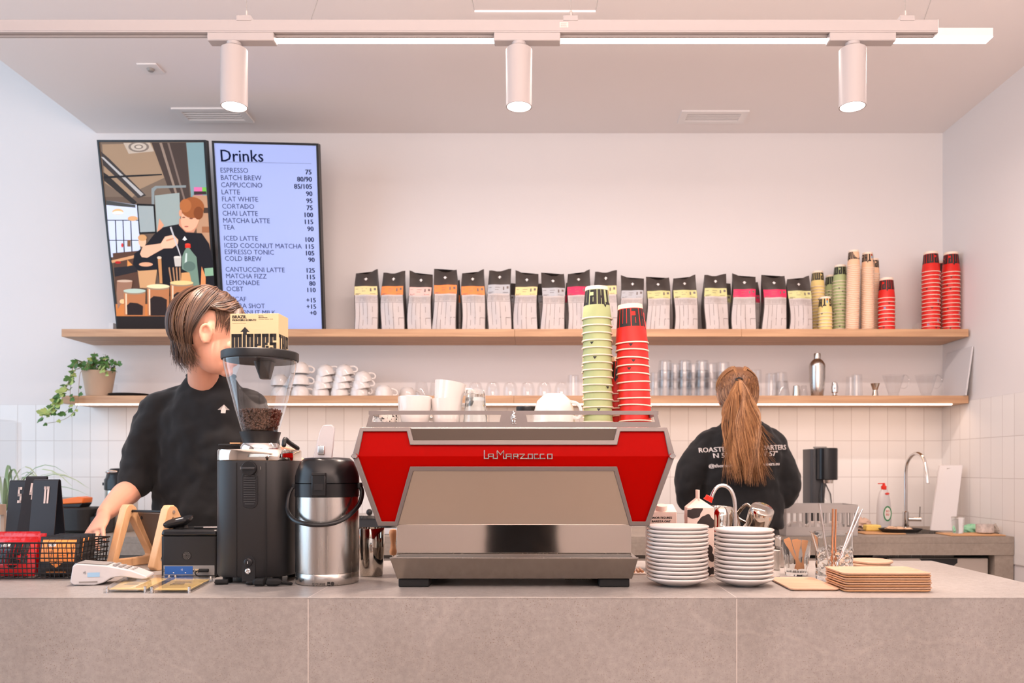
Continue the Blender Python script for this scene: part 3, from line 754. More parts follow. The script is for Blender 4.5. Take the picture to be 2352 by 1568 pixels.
def make_bag_meshes(seed, W=.128, H=.30, D=.085):
    NU, NV = 8, 20
    body = MB(); ring = []
    for j in range(NV + 1):
        v = j / NV
        ring.append([bag_surface(i / NU, v, W, H, D, seed, -1) for i in range(NU + 1)] + [bag_surface(i / NU, v, W, H, D, seed, 1) for i in range(NU, -1, -1)])
    body.loft(ring)
    def patch(u0, u1, v0, v1, off, nu=8, nv=8):
        mm = MB(); vs = []
        for j in range(nv + 1):
            for i in range(nu + 1):
                u = u0 + (u1 - u0) * i / nu; v = v0 + (v1 - v0) * j / nv
                vs.append(bag_surface(u, v, W, H, D, seed) + Vector((0, -off, 0)))
        mm.add(vs, [(j * (nu + 1) + i, j * (nu + 1) + i + 1, (j + 1) * (nu + 1) + i + 1, (j + 1) * (nu + 1) + i) for j in range(nv) for i in range(nu)])
        return mm
    fp = patch(.03, .97, .0, .60, .0022, 8, 12)
    band = patch(.015, .985, .60, .75, .0028, 8, 3)
    pr = MB()
    def pl(u0, u1, v0, v1, off=.0032):
        n = max(1, int((v1 - v0) / .06)); k = max(1, int((u1 - u0) / .15))
        q = patch(u0, u1, v0, v1, off, k, n); pr.add(q.v, q.f)
    for u, a, b in ((.2, 0, .46), (.36, .25, .46), (.36, 0, .17), (.55, .0, .46), (.76, .30, .40), (.76, .08, .20), (.97, .0, .46)): pl(u, u + .012, a, b)
    pl(.76, .96, .20, .208); pl(.53, .57, .2, .21)
    rects, wd = word_rects('theminers')
    for (a, b, c, d) in rects[:]:
        for e in (a, c): pl(.05 + .9 * e / wd, .05 + .9 * e / wd + .006, .485 + .09 * b / 10, .485 + .09 * d / 10)
    pl(.04, .96, .468, .472)
    for u0, u1, v0, v1 in ((.68, .74, .66, .715), (.84, .93, .68, .72)): pl(u0, u1, v0, v1, .0040)
    for u0, u1, v0 in ((.06, .28, .62), (.06, .2, .605), (.06, .18, .70), (.34, .56, .70), (.34, .5, .66), (.68, .9, .615)): pl(u0, u1, v0, v0 + .006, .0040)
    lg = MB()
    z = [(x, y) for x, y in arrow2d(0, 0, .021)]
    vs = [bag_surface(.5 + x / W, .885 + y / H, W, H, D, seed) + Vector((0, -.0018, 0)) for x, y in z]
    lg.add(vs, [(0, 1, 2), (3, 4, 5, 6)])
    return body.mesh('bag', BAGK, angle=60), fp.mesh('front_panel', BAGW, angle=60), band, pr.mesh('print', PRN, angle=60, flip=False), lg.mesh('logo', M('logo_white', (240, 234, 230), .5), flip=False)
BAGSETS = [make_bag_meshes(s_) for s_ in (0.3, 1.9, 3.4, 5.0)]
BANDM = {}
def bag(x, y, z, color, label, seed, yaw=0.0, group='coffee bags on the upper shelf', sc=1.0):
    k = seed % len(BAGSETS); b = BAGSETS[k]
    t = thing('coffee_bag', label, 'coffee bag', (x, y, z), yaw, group); t.scale = (1, 1, sc)
    if (k, color) not in BANDM: BANDM[(k, color)] = b[2].mesh('band', M('band_' + color, BAGC[color], .45, bump=.15, bscale=30), angle=60)
    for nm, me in (('bag', b[0]), ('front_panel', b[1]), ('label_band', BANDM[(k, color)]), ('print', b[3]), ('logo', b[4])):
        o = bpy.data.objects.new(nm, me); COL.objects.link(o); o.parent = t
        if nm == 'label_band': o['label'] = {'grey': 'silver grey', 'lime': 'yellow-green'}.get(color, color) + ' label band'
    return t
bags = [(844, 624, 'yellow'), (905, 624, 'orange'), (966, 627, 'pink'), (1024, 620, 'orange'), (1088, 624, 'orange'), (1148, 619, 'grey'), (1209, 626, 'yellow'),
        (1270, 629, 'grey'), (1331, 625, 'magenta'), (1391, 622, 'yellow'), (1451, 637, 'grey'), (1511, 638, 'lime'), (1573, 636, 'lime'), (1642, 630, 'lime'),
        (1707, 633, 'magenta'), (1776, 634, 'magenta'), (1834, 638, 'lime')]
POS = ['furthest left', 'second from left', 'third from left', 'fourth from left', 'fifth from left', 'sixth from left', 'seventh from left', 'eighth from left',
       'ninth from left', 'tenth from left, just behind the green cup stack', 'eleventh from left', 'sixth from the right end', 'fifth from the right end', 'fourth from the right end',
       'third from the right end', 'second from the right end', 'nearest the yellow cups']
for i, (px, yt, col) in enumerate(bags):
    q0 = P(px, 757, 4.345); h = P(px, yt, 4.345).z - U1
    cn = {'grey': 'silver grey', 'lime': 'yellow-green'}.get(col, col)
    bag(q0.x, 4.345, U1 + .0005, col, 'coffee bag with %s band, %s' % (cn, POS[i]), i, yaw=random.uniform(-.09, .09), sc=h / .305)
for i, w_ in ((3, 'fourth'), (5, 'sixth'), (7, 'eighth'), (8, 'ninth'), (13, 'fourteenth'), (14, 'fifteenth')):
    q0 = P(bags[i][0] + (9 if i != 7 and i != 8 else -7), 757, 4.46)
    bag(q0.x, 4.462, U1 + .0005, bags[i][2], 'dark coffee bag in the back row, peeking out behind the %s bag from left' % w_, i + 1, sc=.93, group='coffee bags in the back row')

# ------------------------------------------------------------------ paper cups
CUPS = {}
def cup_meshes(color, R, rt, h):
    key = (color, R)
    if key in CUPS: return CUPS[key]
    cm = CUPC[color]
    prof = [(R - .0026, .0035), (R - .0012, .0), (R + .0008, .0008), (R + .0012, .0024), (R, .0040), (R - .0016, .0042), (rt, h - .001), (rt - .001, h), (rt - .0022, h), (rt - .003, h - .007), (0, h - .007)]
    mis = [1, 1, 1, 1, 1, 0, 1, 1, 1, 1]
    body = MB().lathe(prof, 36, mis=mis)
    lip = MB().lathe([(rt + (R - .0016 - rt) * .115 + .0006, h * .885), (rt + .0008, h - .0002), (rt - .001, h + .0002)], 36)
    def cone(u, z, off=.0005):   # u: arc length at top radius
        r = rt + (R - .0016 - rt) * (h - z) / h + off; a = u
        return Vector((r * math.cos(a), r * math.sin(a), z))
    def patch(mm, a0, a1, z0, z1, mi=0, off=.0005):
        n = max(1, int(abs(a1 - a0) / .12)); vs = []
        for z in (z0, z1):
            for i in range(n + 1): vs.append(cone(a0 + (a1 - a0) * i / n, z, off))
        mm.add(vs, [(i, i + 1, n + 2 + i, n + 1 + i) for i in range(n)], mi)
    pr = MB()
    rects, wd = word_rects('theminers ')
    z0, z1 = h * .42, h * .87
    for rep in (0,):
        for (a, b, c, d) in rects:
            # the cup stands upside down: lettering is upside down too
            aa = 2 * PI * .97 * a / wd; bb = 2 * PI * .97 * c / wd
            patch(pr, -aa, -bb, z1 - (z1 - z0) * b / 10, z1 - (z1 - z0) * d / 10)
    for rep in (0, 1):      # arrow tip
        a = -PI * rep - .62; pr.add([cone(a - .14, z0), cone(a + .14, z0), cone(a, z0 - h * .10)], [(0, 1, 2)])
    tags = MB(); patch(tags, .05, .26, h * .60, h * .74, 0, .0009); patch(tags, .05, .26, h * .74, h * .88, 1, .0009)
    nest = MB(); nest.add(body.v, body.f); nest.m = list(body.m)
    nest2 = MB(); nest2.add(body.v, body.f); nest2.m = list(body.m)
    a = 0.0; nest2.add([cone(a - .14, .0172, .0012), cone(a, .0172, .0012), cone(a + .14, .0172, .0012), cone(a, .0095, .0012)], [(0, 1, 3), (1, 2, 3)], 2)
    nest3 = MB(); nest3.add(body.v, body.f); nest3.m = list(body.m)
    patch(nest3, -.1, .12, .0055, .0165, 3)
    mats = [cm, CREAM, INK, BLUE]
    CUPS[key] = dict(top=body.mesh('cup', mats, angle=50), pr=pr.mesh('lettering', INK, flip=False), tags=tags.mesh('stickers', [BLUE, RED], flip=False), lip=lip.mesh('base_ring', CREAM),
                     n=[nest.mesh('cup', mats, angle=50), nest2.mesh('cup', mats, angle=50), nest3.mesh('cup', mats, angle=50)])
    return CUPS[key]
def stack(color, n, pitch, R, rt, h, x, y, z, where, lean=(0, 0), group=None, topang=0.0, sticker=True):
    c = cup_meshes(color, R, rt, h)
    grp = group or ('%s paper cups nested in the %s' % (color, where))
    for k in range(n):
        fromtop = n - 1 - k
        zz = z + k * pitch; xx = x + lean[0] * k * pitch + random.uniform(-.0004, .0004); yy = y + lean[1] * k * pitch
        rot = (-lean[1], lean[0], (topang if fromtop == 0 else random.uniform(0, 6.28)))
        lab = '%s paper cup, %s in the %s' % (color, ordw(fromtop) if fromtop else 'topmost', where)
        if fromtop == 0:
            t = thing('paper_cup', lab, 'paper cup', (xx, yy, zz), group=grp, rot=rot)
            for nm, me in (('cup_body', c['top']), ('lettering', c['pr']), ('base_ring', c['lip'])) + ((('stickers', c['tags']),) if sticker else ()):
                o = bpy.data.objects.new(nm, me); COL.objects.link(o); o.parent = t
        else:
            r = random.random()
            me = c['n'][1 if (r < .3 and color != 'peach') else (2 if (r > .8 and color == 'red') else 0)]
            if me is not c['n'][0]: rot = (rot[0], rot[1], -PI / 2 + random.uniform(-1.0, 1.0))
            o = bpy.data.objects.new('paper_cup', me); COL.objects.link(o); o.location = (xx, yy, zz); o.rotation_euler = rot
            tag(o, lab, 'paper cup', grp)
def sx(px, d): return (px - VX) / F * d
zs = U1 + .0005
stack('yellow', 16, .0165, .038, .028, .088, sx(1878, 4.44), 4.44, zs, 'taller yellow stack by the bags', topang=.5)
stack('yellow', 6, .0175, .038, .028, .088, sx(1895, 4.335), 4.335, zs, 'short yellow stack in front', topang=-1.7)
stack('green', 15, .0168, .038, .029, .09, sx(1909, 4.49), 4.49, zs, 'rear green shelf stack', lean=(.008, 0), topang=1.0)
stack('green', 17, .0168, .038, .029, .09, sx(1928, 4.405), 4.405, zs, 'taller green stack beside the peach cups', lean=(.012, 0), topang=-.3)
stack('peach', 35, .0098, .034, .0255, .085, sx(1957, 4.33), 4.33, zs, 'leftmost peach stack', lean=(.025, 0), topang=.8, sticker=False)
stack('peach', 35, .0096, .033, .0255, .085, sx(1992, 4.35), 4.35, zs, 'middle peach stack', lean=(.004, 0), topang=-1.3)
stack('peach', 34, .0096, .033, .0255, .085, sx(2005, 4.44), 4.44, zs, 'peach stack at back', lean=(.006, 0), topang=.2, sticker=False)
stack('red', 9, .0208, .044, .033, .11, sx(2036, 4.345), 4.345, zs, 'short red stack beside peach cups', topang=1.9, sticker=False)
stack('red', 16, .0205, .047, .034, .11, sx(2138, 4.36), 4.36, zs, 'left tall red stack near shelf end', topang=.3, sticker=False)
stack('red', 15, .0205, .047, .034, .11, sx(2160, 4.485), 4.485, zs, 'rear red stack at shelf end', topang=1.1, sticker=False)
stack('red', 16, .0205, .047, .034, .11, sx(2184, 4.37), 4.37, zs, 'right tall red stack at shelf end', topang=2.1, sticker=False)

# ------------------------------------------------------------------ lower shelf
zl = S1 + .0005
def cup_profile(R, rb, h, t=.003):
    return [(0, 0), (rb * .8, 0), (rb * .85, .002), (rb, .003), (R * .82, h * .25), (R * .97, h * .62), (R, h - .001), (R - t * .5, h), (R - t, h - .001), (R * .97 - t, h * .62), (R * .8 - t, h * .27), (rb * .8, .007), (0, .0065)]
def handle_pts(R, h, s_=1.0):
    return [(R * .93, 0, h * .80), (R + .012 * s_, 0, h * .86), (R + .022 * s_, 0, h * .72), (R + .021 * s_, 0, h * .52), (R + .010 * s_, 0, h * .36), (R * .84, 0, h * .30)]
def smooth_pts(pts, n=4, closed=False):
    pts = [Vector(p) for p in pts]; out = []; N = len(pts)
    rng = range(N if closed else N - 1)
    for i in rng:
        p0 = pts[(i - 1) % N] if (closed or i > 0) else pts[0]; p1 = pts[i]; p2 = pts[(i + 1) % N]; p3 = pts[(i + 2) % N] if (closed or i < N - 2) else pts[-1]
        for k in range(n):
            t = k / n
            out.append(.5 * ((2 * p1) + (-p0 + p2) * t + (2 * p0 - 5 * p1 + 4 * p2 - p3) * t * t + (-p0 + 3 * p1 - 3 * p2 + p3) * t ** 3))
    if not closed: out.append(pts[-1])
    return out
def make_cup(R, rb, h, label, name='coffee_cup', mat=None, hs=1.0, cat='cup'):
    mat = mat or WHITEG
    t = thing(name, label, cat)
    MB().lathe(cup_profile(R, rb, h), 40).build('cup_body', mat, t, angle=50)
    MB().tube(smooth_pts(handle_pts(R, h, hs)), .0034, 8, flat=1.4).build('handle', mat, t)
    return t
cap = make_cup(.047, .026, .060, 'white cup lying upside down on the lower shelf, lowest of the leftmost column')
def put(root, first, loc, rot, label, group):
    o = root if first else copy_tree(root)
    o.location = loc; o.rotation_euler = rot; return tag(o, label, None, group)
first = True
G = 'white coffee cups upside down on the lower shelf'
cols_ = [(643, 4.40, 2, 'column seen through the hopper', .0), (690, 4.36, 3, 'column just right of the hopper', .0),
         (735, 4.38, 4, 'tall leaning column left of centre', .28), (778, 4.38, 4, 'third leaning column', .3), (823, 4.38, 3, 'leaning column nearest the single cup', .3)]
WORD = ['lowest', 'second from bottom', 'third from bottom', 'uppermost']
for (px, d, n, where, tilt) in cols_:
    for k in range(n):
        tl = tilt * (.35 + .65 * (k / max(1, n - 1)))
        hh = .060 if tilt == 0 else .0335
        up = .062 + k * hh if n > 1 or True else .062
        lab = 'white cup upside down, %s in the %s' % (WORD[k] if not (k == n - 1) else 'uppermost', where)
        put(cap, first, (sx(px, d) + (.006 * k if tilt else 0), d, zl + up + (math.sin(tl) * .02)), (PI, -tl, .35 + random.uniform(-.3, .3) if k % 2 == 0 else .1), lab, G); first = False
put(cap, False, (sx(882, 4.36), 4.36, zl + .061), (PI, 0, .25), 'single white cup upside down, right of the cup columns', G)
put(cap, False, (sx(936, 4.46), 4.46, zl + .061), (PI, 0, .1), 'white cup upside down in shade left of the first glass', G)
put(cap, False, (sx(668, 4.47), 4.47, zl + .061), (PI, 0, 2.0), 'white cup upside down at the back, behind the cups by the hopper', G)
put(cap, False, (sx(845, 4.48), 4.48, zl + .061), (PI, 0, 1.0), 'white cup upside down at the back, behind the last leaning column', G)
put(cap, False, (sx(760, 4.49), 4.49, zl + .061), (PI, 0, 1.6), 'white cup upside down at back between the leaning columns', G)

def glass_mesh(R, rb, h, t=.0028, facets=0, seg=24):
    prof = [(0, .001), (rb - .002, 0), (rb, .002), (R, h - .001), (R - t * .5, h), (R - t, h - .001)]
    return MB().lathe(prof, seg)
def inv(me_root, first, px, d, zz, label, group, h, yaw=0.0):
    o = me_root if first else me_root.copy()
    if not first: COL.objects.link(o)
    o.location = (sx(px, d), d, zz + h); o.rotation_euler = (PI, 0, yaw)
    return tag(o, label, 'glass', group)
g1 = glass_mesh(.040, .030, .082).build('drinking_glass', GLASST, angle=40)
tum = [(0, .001), (.020, 0), (.030, .006), (.037, .03), (.0375, .055), (.036, .076), (.0345, .077), (.034, .075)]
g2 = MB().lathe(tum, 24).build('drinking_glass', GLASST, angle=40)
lst = [(1055, 'behind the inverted mugs'), (1092, 'behind the glasses on the machine'), (1132, 'third'), (1172, 'fourth'), (1212, 'above the black-lidded jar'), (1250, 'left of the big white cup'), (1290, 'beside the tall glass')]
GG = 'rounded glasses upside down along the lower shelf'
for i, (px, where) in enumerate(lst):
    nm = where if where not in ('third', 'fourth') else ('%s in the glass row from left' % where)
    inv(g2, i == 0, px, 4.38, zl, 'rounded clear glass upside down on lower shelf, %s' % nm, GG, .078)
inv(g1, True, 968, 4.42, zl, 'clear glass upside down on lower shelf, first right of the white cups', 'drinking glasses', .083)
inv(g1, False, 1002, 4.44, zl, 'clear glass upside down on lower shelf behind the upright mug', 'drinking glasses', .083)
inv(g1, False, 1028, 4.40, zl, 'clear glass upside down on lower shelf behind the stacked mugs', 'drinking glasses', .083)
g3 = glass_mesh(.034, .030, .118).build('tall_glass', GLASST, angle=40)
inv(g3, True, 1317, 4.40, zl, 'tall clear glass upside down left of the green cup stack', 'tall glasses', .119)
st = glass_mesh(.040, .033, .088).build('stacking_glass', GLASST, angle=40)
f0 = True
for ci, (px, d, n, where) in enumerate([(1527, 4.36, 3, 'first front stack right of red cups'), (1572, 4.36, 3, 'middle front stack'), (1612, 4.36, 3, 'front stack nearest the ponytail'),
                          (1506, 4.46, 2, 'back stack beside the red cups'), (1550, 4.47, 3, 'back stack between first two'), (1592, 4.47, 3, 'back stack between middle and third'), (1633, 4.46, 3, 'back stack right of front three'), (1660, 4.42, 3, 'stack partly hidden by the ponytail')]):
    for k in range(n):
        inv(st, f0, px + k * .4, d, zl + k * .051, 'clear glass upside down, %s in the %s' % (['lowest', 'middle', 'top'][k], where), 'stacked clear glasses on the lower shelf', .0885); f0 = False
for px, d, h, where in ((1735, 4.37, .142, 'first right of the ponytail'), (1772, 4.36, .122, 'second right of the ponytail')):
    o = glass_mesh(.034, .031, h, seg=24).build('tall_glass', GLASST, angle=40); inv(o, True, px, d, zl, 'tall clear glass, %s' % where, 'tall glasses', h + .001)
inv(st, False, 1797, 4.46, zl, 'clear glass at back, lower of the two right of tall glasses', 'stacked clear glasses on the lower shelf', .0885)
inv(st, False, 1793, 4.46, zl + .051, 'clear glass at back, upper of the two right of tall glasses', 'stacked clear glasses on the lower shelf', .0885)
inv(g1, False, 1796, 4.36, zl, 'short clear glass upside down right of tall glasses', 'drinking glasses', .083)
o = glass_mesh(.021, .016, .06).build('shot_glass', GLASST, angle=40); inv(o, True, 1846, 4.37, zl, 'small shot glass upside down left of the cocktail shaker', None, .061)
o = MB().lathe([(0, .062), (.014, .062), (.0165, .060), (.021, .0), (.0195, 0), (.0155, .058), (0, .059)], 24).build('steel_thimble', MIRROR, None, origin=(0, 0, 0)); o.location = (sx(1829, 4.38), 4.38, zl); tag(o, 'small shiny steel measuring cup beside the shot glass', 'measuring cup')
# cocktail shaker
t = thing('cocktail_shaker', 'tall brushed steel cocktail shaker on the lower shelf', 'shaker', (sx(1877, 4.37), 4.37, zl))
MB().lathe([(0, 0), (.029, 0), (.031, .003), (.037, .05), (.0405, .10), (.041, .145), (.0405, .158)], 36).build('beaker', STEEL, t)
MB().lathe([(.0415, .157), (.0418, .165), (.038, .178), (.028, .192), (.018, .200), (.0165, .204)], 36).build('strainer_top', STEEL, t)
MB().lathe([(.0175, .202), (.0178, .226), (.016, .231), (0, .232)], 28).build('cap', STEEL, t)
t = thing('jigger_cone', 'small chrome tamper-like bell with wide foot on lower shelf right of shaker', 'bar tool', (sx(1917, 4.37), 4.37, zl))
MB().lathe([(0, 0), (.026, 0), (.024, .004), (.012, .012), (.010, .02), (.017, .026), (.019, .05), (.014, .076), (.008, .080), (0, .081)], 28).build('body', CHROME, t)
for px, d, where in ((1968, 4.36, 'front, between the chrome bell and the jigger'), (1955, 4.46, 'rear, behind its twin near the jigger')):
    o = glass_mesh(.026, .030, .118, .002).build('tall_glass', GLASST, angle=40); o.location = (sx(px, d), d, zl); tag(o, 'slender clear glass, %s' % where, 'glass', 'slender glasses')
t = thing('jigger', 'shiny double-ended steel jigger on the lower shelf', 'jigger', (sx(2010, 4.37), 4.37, zl))
MB().lathe([(.018, 0), (.013, .030), (.012, .034), (.0135, .040), (.024, .072), (.0228, .072), (.0125, .042), (0, .038)], 28).build('cups', MIRROR, t)
for px, where in ((2060, 'left one, beside the jigger'), (2135, 'right one, beside the white board')):
    t = thing('glass_server', 'conical clear glass coffee server with round handle, %s' % where, 'coffee server', (sx(px - 8, 4.38), 4.38, zl), group='glass coffee servers')
    MB().lathe([(0, .002), (.026, .002), (.030, .006), (.024, .018), (.028, .024), (.056, .118), (.0545, .118)], 32).build('vessel', GLASST, t, angle=40)
    MB().tube(smooth_pts([(.050, 0, .11), (.066, 0, .118), (.082, 0, .10), (.080, 0, .07), (.062, 0, .048), (.040, 0, .05)]), .003, 8).build('handle', GLASST, t)
# white board leaning on the right wall
t = thing('white_board', 'white plastic board leaning against right wall on lower shelf end', 'board', (2.18, 4.33, zl))
m = MB(); m.prism([(2.188, 4.245, zl), (2.188, 4.50, zl), (2.218, 4.50, zl + .25), (2.218, 4.235, zl + .25)], (.008, 0, -.003)); m.build('panel', WPLAST, t, world=True, bevel=.002)
# flat black tablet/tray left
t = thing('serving_tray', 'flat black tray edge lying on the lower shelf beside the ivy pot', 'tray', (sx(296, 4.36), 4.36, zl))
MB().lathe([(0, 0), (.10, 0), (.118, .012), (.12, .016), (.116, .016), (.099, .004), (0, .004)], 40, X=Matrix.Diagonal((.85, .7, 1, 1))).build('tray', BLACK, t)
t = thing('acrylic_stand', 'tiny clear acrylic stand behind the black tray on lower shelf', 'stand', (sx(264, 4.45), 4.45, zl)); MB().b2(-.004, .004, -.02, .02, 0, .075).build('plate', ACRYL, t, bevel=.001)

# ------------------------------------------------------------------ ivy
random.seed(21)
px0 = sx(227, 4.36)
t = thing('potted_ivy', 'trailing green ivy in a beige pot at left end of the lower shelf', 'plant', (px0, 4.36, zl))
MB().lathe([(0, 0), (.056, 0), (.060, .004), (.080, .130), (.082, .134), (.078, .135), (.075, .118), (0, .116)], 40).build('pot', CLAY, t)
MB().lathe([(0, .119), (.0745, .119)], 24).build('soil', M('soil', (56, 42, 32), .95), t)
def leaf(mm, p, dirv, up, s_, mi):
    d = Vector(dirv).normalized(); u = Vector(up); w_ = d.cross(u)
    w_ = w_.normalized() if w_.length > 1e-3 else Vector((1, 0, 0)); n = w_.cross(d)
    pts = [(0, 0), (.15, .42), (.45, .50), (.5, .28), (.75, .26), (1.0, 0), (.75, -.26), (.5, -.28), (.45, -.5), (.15, -.42)]
    vs = [Vector(p) + d * a * s_ + w_ * b * s_ + n * (-.18 * abs(b) * s_ * 1.3 + .05 * s_ * math.sin(a * 3)) for a, b in pts] + [Vector(p) + d * .5 * s_ + n * .03 * s_]
    mm.add(vs, [(i, (i + 1) % 10, 10) for i in range(10)], mi)
lf = MB(); stm = MB()
def vine(pts, r=.0012, leaves=12, size=.028, pale=.3, start=.1):
    sp = smooth_pts(pts, 6); stm.tube(sp, r, 6)
    n = len(sp)
    for k in range(leaves):
        i = int((start + (1 - start) * (k + random.random()) / leaves) * (n - 1)); p = sp[min(i, n - 1)]
        a = random.uniform(0, 2 * PI)
        leaf(lf, p, (math.cos(a), -abs(math.sin(a)) * .8, random.uniform(-.9, .3)), (random.uniform(-.5, .5), -1, random.uniform(0, .8)), size * random.uniform(.7, 1.25), 1 if random.random() < pale else 0)
# mound on the pot
for k in range(34):
    a = random.uniform(0, 2 * PI); r = random.uniform(.03, .12); z = .13 + random.uniform(.0, .07) * (1 - r / .16)
    vine([(r * .2 * math.cos(a), r * .2 * math.sin(a), .12), (r * .6 * math.cos(a), r * .6 * math.sin(a), z + .03), (r * math.cos(a), r * math.sin(a) * .8, z)], .0009, 4, .026, .12)
vine([(0, 0, .12), (-.01, 0, .19), (-.02, -.01, .235)], .001, 4, .032, .1, .5); vine([(.01, 0, .12), (.03, 0, .18), (.035, 0, .225)], .001, 7, .03, .1, .4)
# trailing vines to the lower left (px relative to the pot)
def rp(x, y, d=4.30):
    q = P(x, y, d); return (q.x - px0, q.y - 4.36, q.z - zl)
vine([rp(205, 845, 4.34), rp(182, 828, 4.3), rp(165, 850, 4.2), rp(158, 880, 4.2), rp(140, 905, 4.2), rp(130, 930, 4.2), rp(105, 945, 4.2), rp(90, 968, 4.2)], .0013, 30, .034, .5)
vine([rp(205, 845, 4.34), rp(175, 832, 4.3), rp(160, 870, 4.22), rp(150, 890, 4.22), rp(132, 915, 4.2), rp(122, 940, 4.2), rp(112, 955, 4.2)], .0013, 26, .036, .45)
vine([rp(200, 845, 4.34), rp(185, 855, 4.25), rp(181, 890, 4.22), rp(178, 930, 4.22), rp(160, 955, 4.22), rp(135, 967, 4.22), rp(105, 972, 4.22)], .0011, 8, .026, .3, .3)
vine([rp(195, 845, 4.34), rp(172, 850, 4.25), rp(162, 890, 4.22), rp(160, 935, 4.22), rp(140, 952, 4.22)], .0011, 9, .028, .35, .3)
vine([rp(215, 845, 4.3), rp(238, 845, 4.25), rp(243, 860, 4.25)], .001, 6, .028, .8, .3); vine([rp(235, 840, 4.34), rp(262, 828, 4.34), rp(274, 838, 4.34)], .001, 8, .024, .1, .2)
lf.build('leaves', [LEAF, LEAFL], t, flip=False); stm.build('stems', M('ivy_stem', (150, 124, 96), .7), t)
random.seed(5)
# ------------------------------------------------------------------ things on the back worktop
zw = WZ + .0005
# tap
t = thing('gooseneck_tap', 'tall chrome gooseneck tap over the sink on the back worktop', 'tap', (sx(2080, 4.44), 4.44, zw))
dd = 4.44
pts = [P(2080, 1195, dd)] + [P(2080, y, dd) for y in (1160, 1120, 1090)] + [P(2083, 1065, dd - .01), P(2093, 1047, dd - .04), P(2108, 1041, dd - .08), P(2121, 1052, dd - .12), P(2128, 1078, dd - .15), P(2131, 1110, dd - .17)]
MB().tube(smooth_pts(pts, 5), .0095, 14).build('spout', CHROME, t, world=True)
MB().lathe([(0, 0), (.022, 0), (.022, .004), (.0175, .006), (.0175, .085), (.012, .09), (0, .09)], 24).build('base', CHROME, t)
MB().tube([(.012, -.01, .048), (.07, -.03, .048)], .012, 16).build('valve', CHROME, t)
MB().tube([(.062, -.028, .055), (.064, -.03, .115)], .0032, 10).build('lever', CHROME, t)
# washing-up bottle
t = thing('dish_soap_bottle', 'white washing-up liquid bottle with red cap by the tap', 'bottle', (sx(2030, 4.3), 4.3, zw), .2)
prof = [(.030, 0), (.034, .004), (.035, .06), (.033, .12), (.029, .16), (.022, .195), (.012, .21)]
MB().loft([[(r * 1.15 * math.cos(a), r * .75 * math.sin(a), z) for a in [2 * PI * k / 28 for k in range(28)]] for r, z in prof]).build('body', WPLAST, t)
m = MB(); m.lathe([(.013, .209), (.014, .226), (.008, .23), (.005, .243), (0, .244)], 20); m.box((-.014, 0, .240), (.034, .012, .005), X=None); m.build('cap', M('red_plastic', (226, 52, 34), .4), t)
lb = MB()
def ell(mm, cx, cz, rx, rz, y, mi, n=24): mm.add([(cx + rx * math.cos(2 * PI * k / n), y, cz + rz * math.sin(2 * PI * k / n)) for k in range(n)], [tuple(range(n))], mi)
ell(lb, .004, .085, .024, .040, -.0262, 0); ell(lb, .004, .085, .018, .032, -.0265, 1); ell(lb, .006, .188, .013, .006, -.0205, 2)
lb.text('SO', .016, T(-.006, -.0268, .092) @ FRONT, 2, bold=.0004); lb.text('SU', .016, T(-.006, -.0268, .075) @ FRONT, 2, bold=.0004)
lb.build('label', [M('label_green', (60, 140, 90), .5), M('label_white', (236, 232, 226), .5), M('label_red', (216, 60, 50), .5)], t, flip=False)
# leaning white cutting board
t = thing('cutting_board', 'tall white plastic cutting board leaning on the tiles beside the tap', 'cutting board', (sx(2170, 4.42), 4.42, zw))
bl, br_, tr_, tl_ = P(2137, 1208, 4.24), P(2194, 1212, 4.20), P(2212, 1068, 4.28), P(2158, 1068, 4.34)
bl.z = br_.z = zw
inn0 = lambda a, b: bl.lerp(br_, a).lerp(tl_.lerp(tr_, a), b)
outer = [bl, br_, tr_, tl_]; MB().prism(outer, (0, .012, .002)).build('board', WPLAST, t, world=True, bevel=.003)
MB().prism([inn0(.33, .93) + Vector((0, -.0005, 0)), inn0(.62, .93) + Vector((0, -.0005, 0)), inn0(.62, .955) + Vector((0, -.0005, 0)), inn0(.33, .955) + Vector((0, -.0005, 0))], (0, .0003, 0)).build('grip_hole', MGREY, t, world=True)
# soda maker
q0 = sx(1891, 4.12)
t = thing('sparkling_water_maker', 'slim black sparkling water machine with bottle, right of the person at back', 'water machine', (q0, 4.12, zw))
def rrect(cx, cy, w_, d_, r, n=5):
    out = []
    for sx_, sy_, a0 in ((1, 1, 0), (-1, 1, PI / 2), (-1, -1, PI), (1, -1, 3 * PI / 2)):
        for k in range(n + 1):
            a = a0 + PI / 2 * k / n
            out.append((cx + sx_ * (w_ / 2 - r) + r * math.cos(a), cy + sy_ * (d_ / 2 - r) + r * math.sin(a)))
    return out
def slab(mm, cx, cy, w_, d_, r, z0, z1, mi=0, taper=1.0):
    a = rrect(cx, cy, w_, d_, r); b = [(cx + (x - cx) * taper, cy + (y - cy) * taper) for x, y in a]
    mm.loft([[(x, y, z0) for x, y in a], [(x, y, z1) for x, y in b]], mi); return mm
m = MB(); slab(m, -.028, .06, .075, .14, .02, 0, .415); m.build('tower', DGREY, t)
slab(MB(), .012, .0, .104, .12, .045, .262, .420).build('head', BLACKS, t, bevel=.004)
slab(MB(), .012, .0, .110, .12, .03, 0, .02).build('base', BLACK, t)
m = MB(); m.lathe([(0, .245), (.026, .245), (.03, .262)], 24, X=T(.018, -.01, 0)); m.build('nozzle', CHROME, t)
m = MB(); m.lathe([(0, .0), (.028, .0), (.032, .01), (.032, .14), (.014, .19), (.013, .2), (0, .2)], 28, X=T(.016, -.01, .05) @ RY(-.10)); m.build('bottle', GLASS, t)
slab(MB(), .0, .05, .06, .05, .015, .42, .428).build('button', MGREY, t)
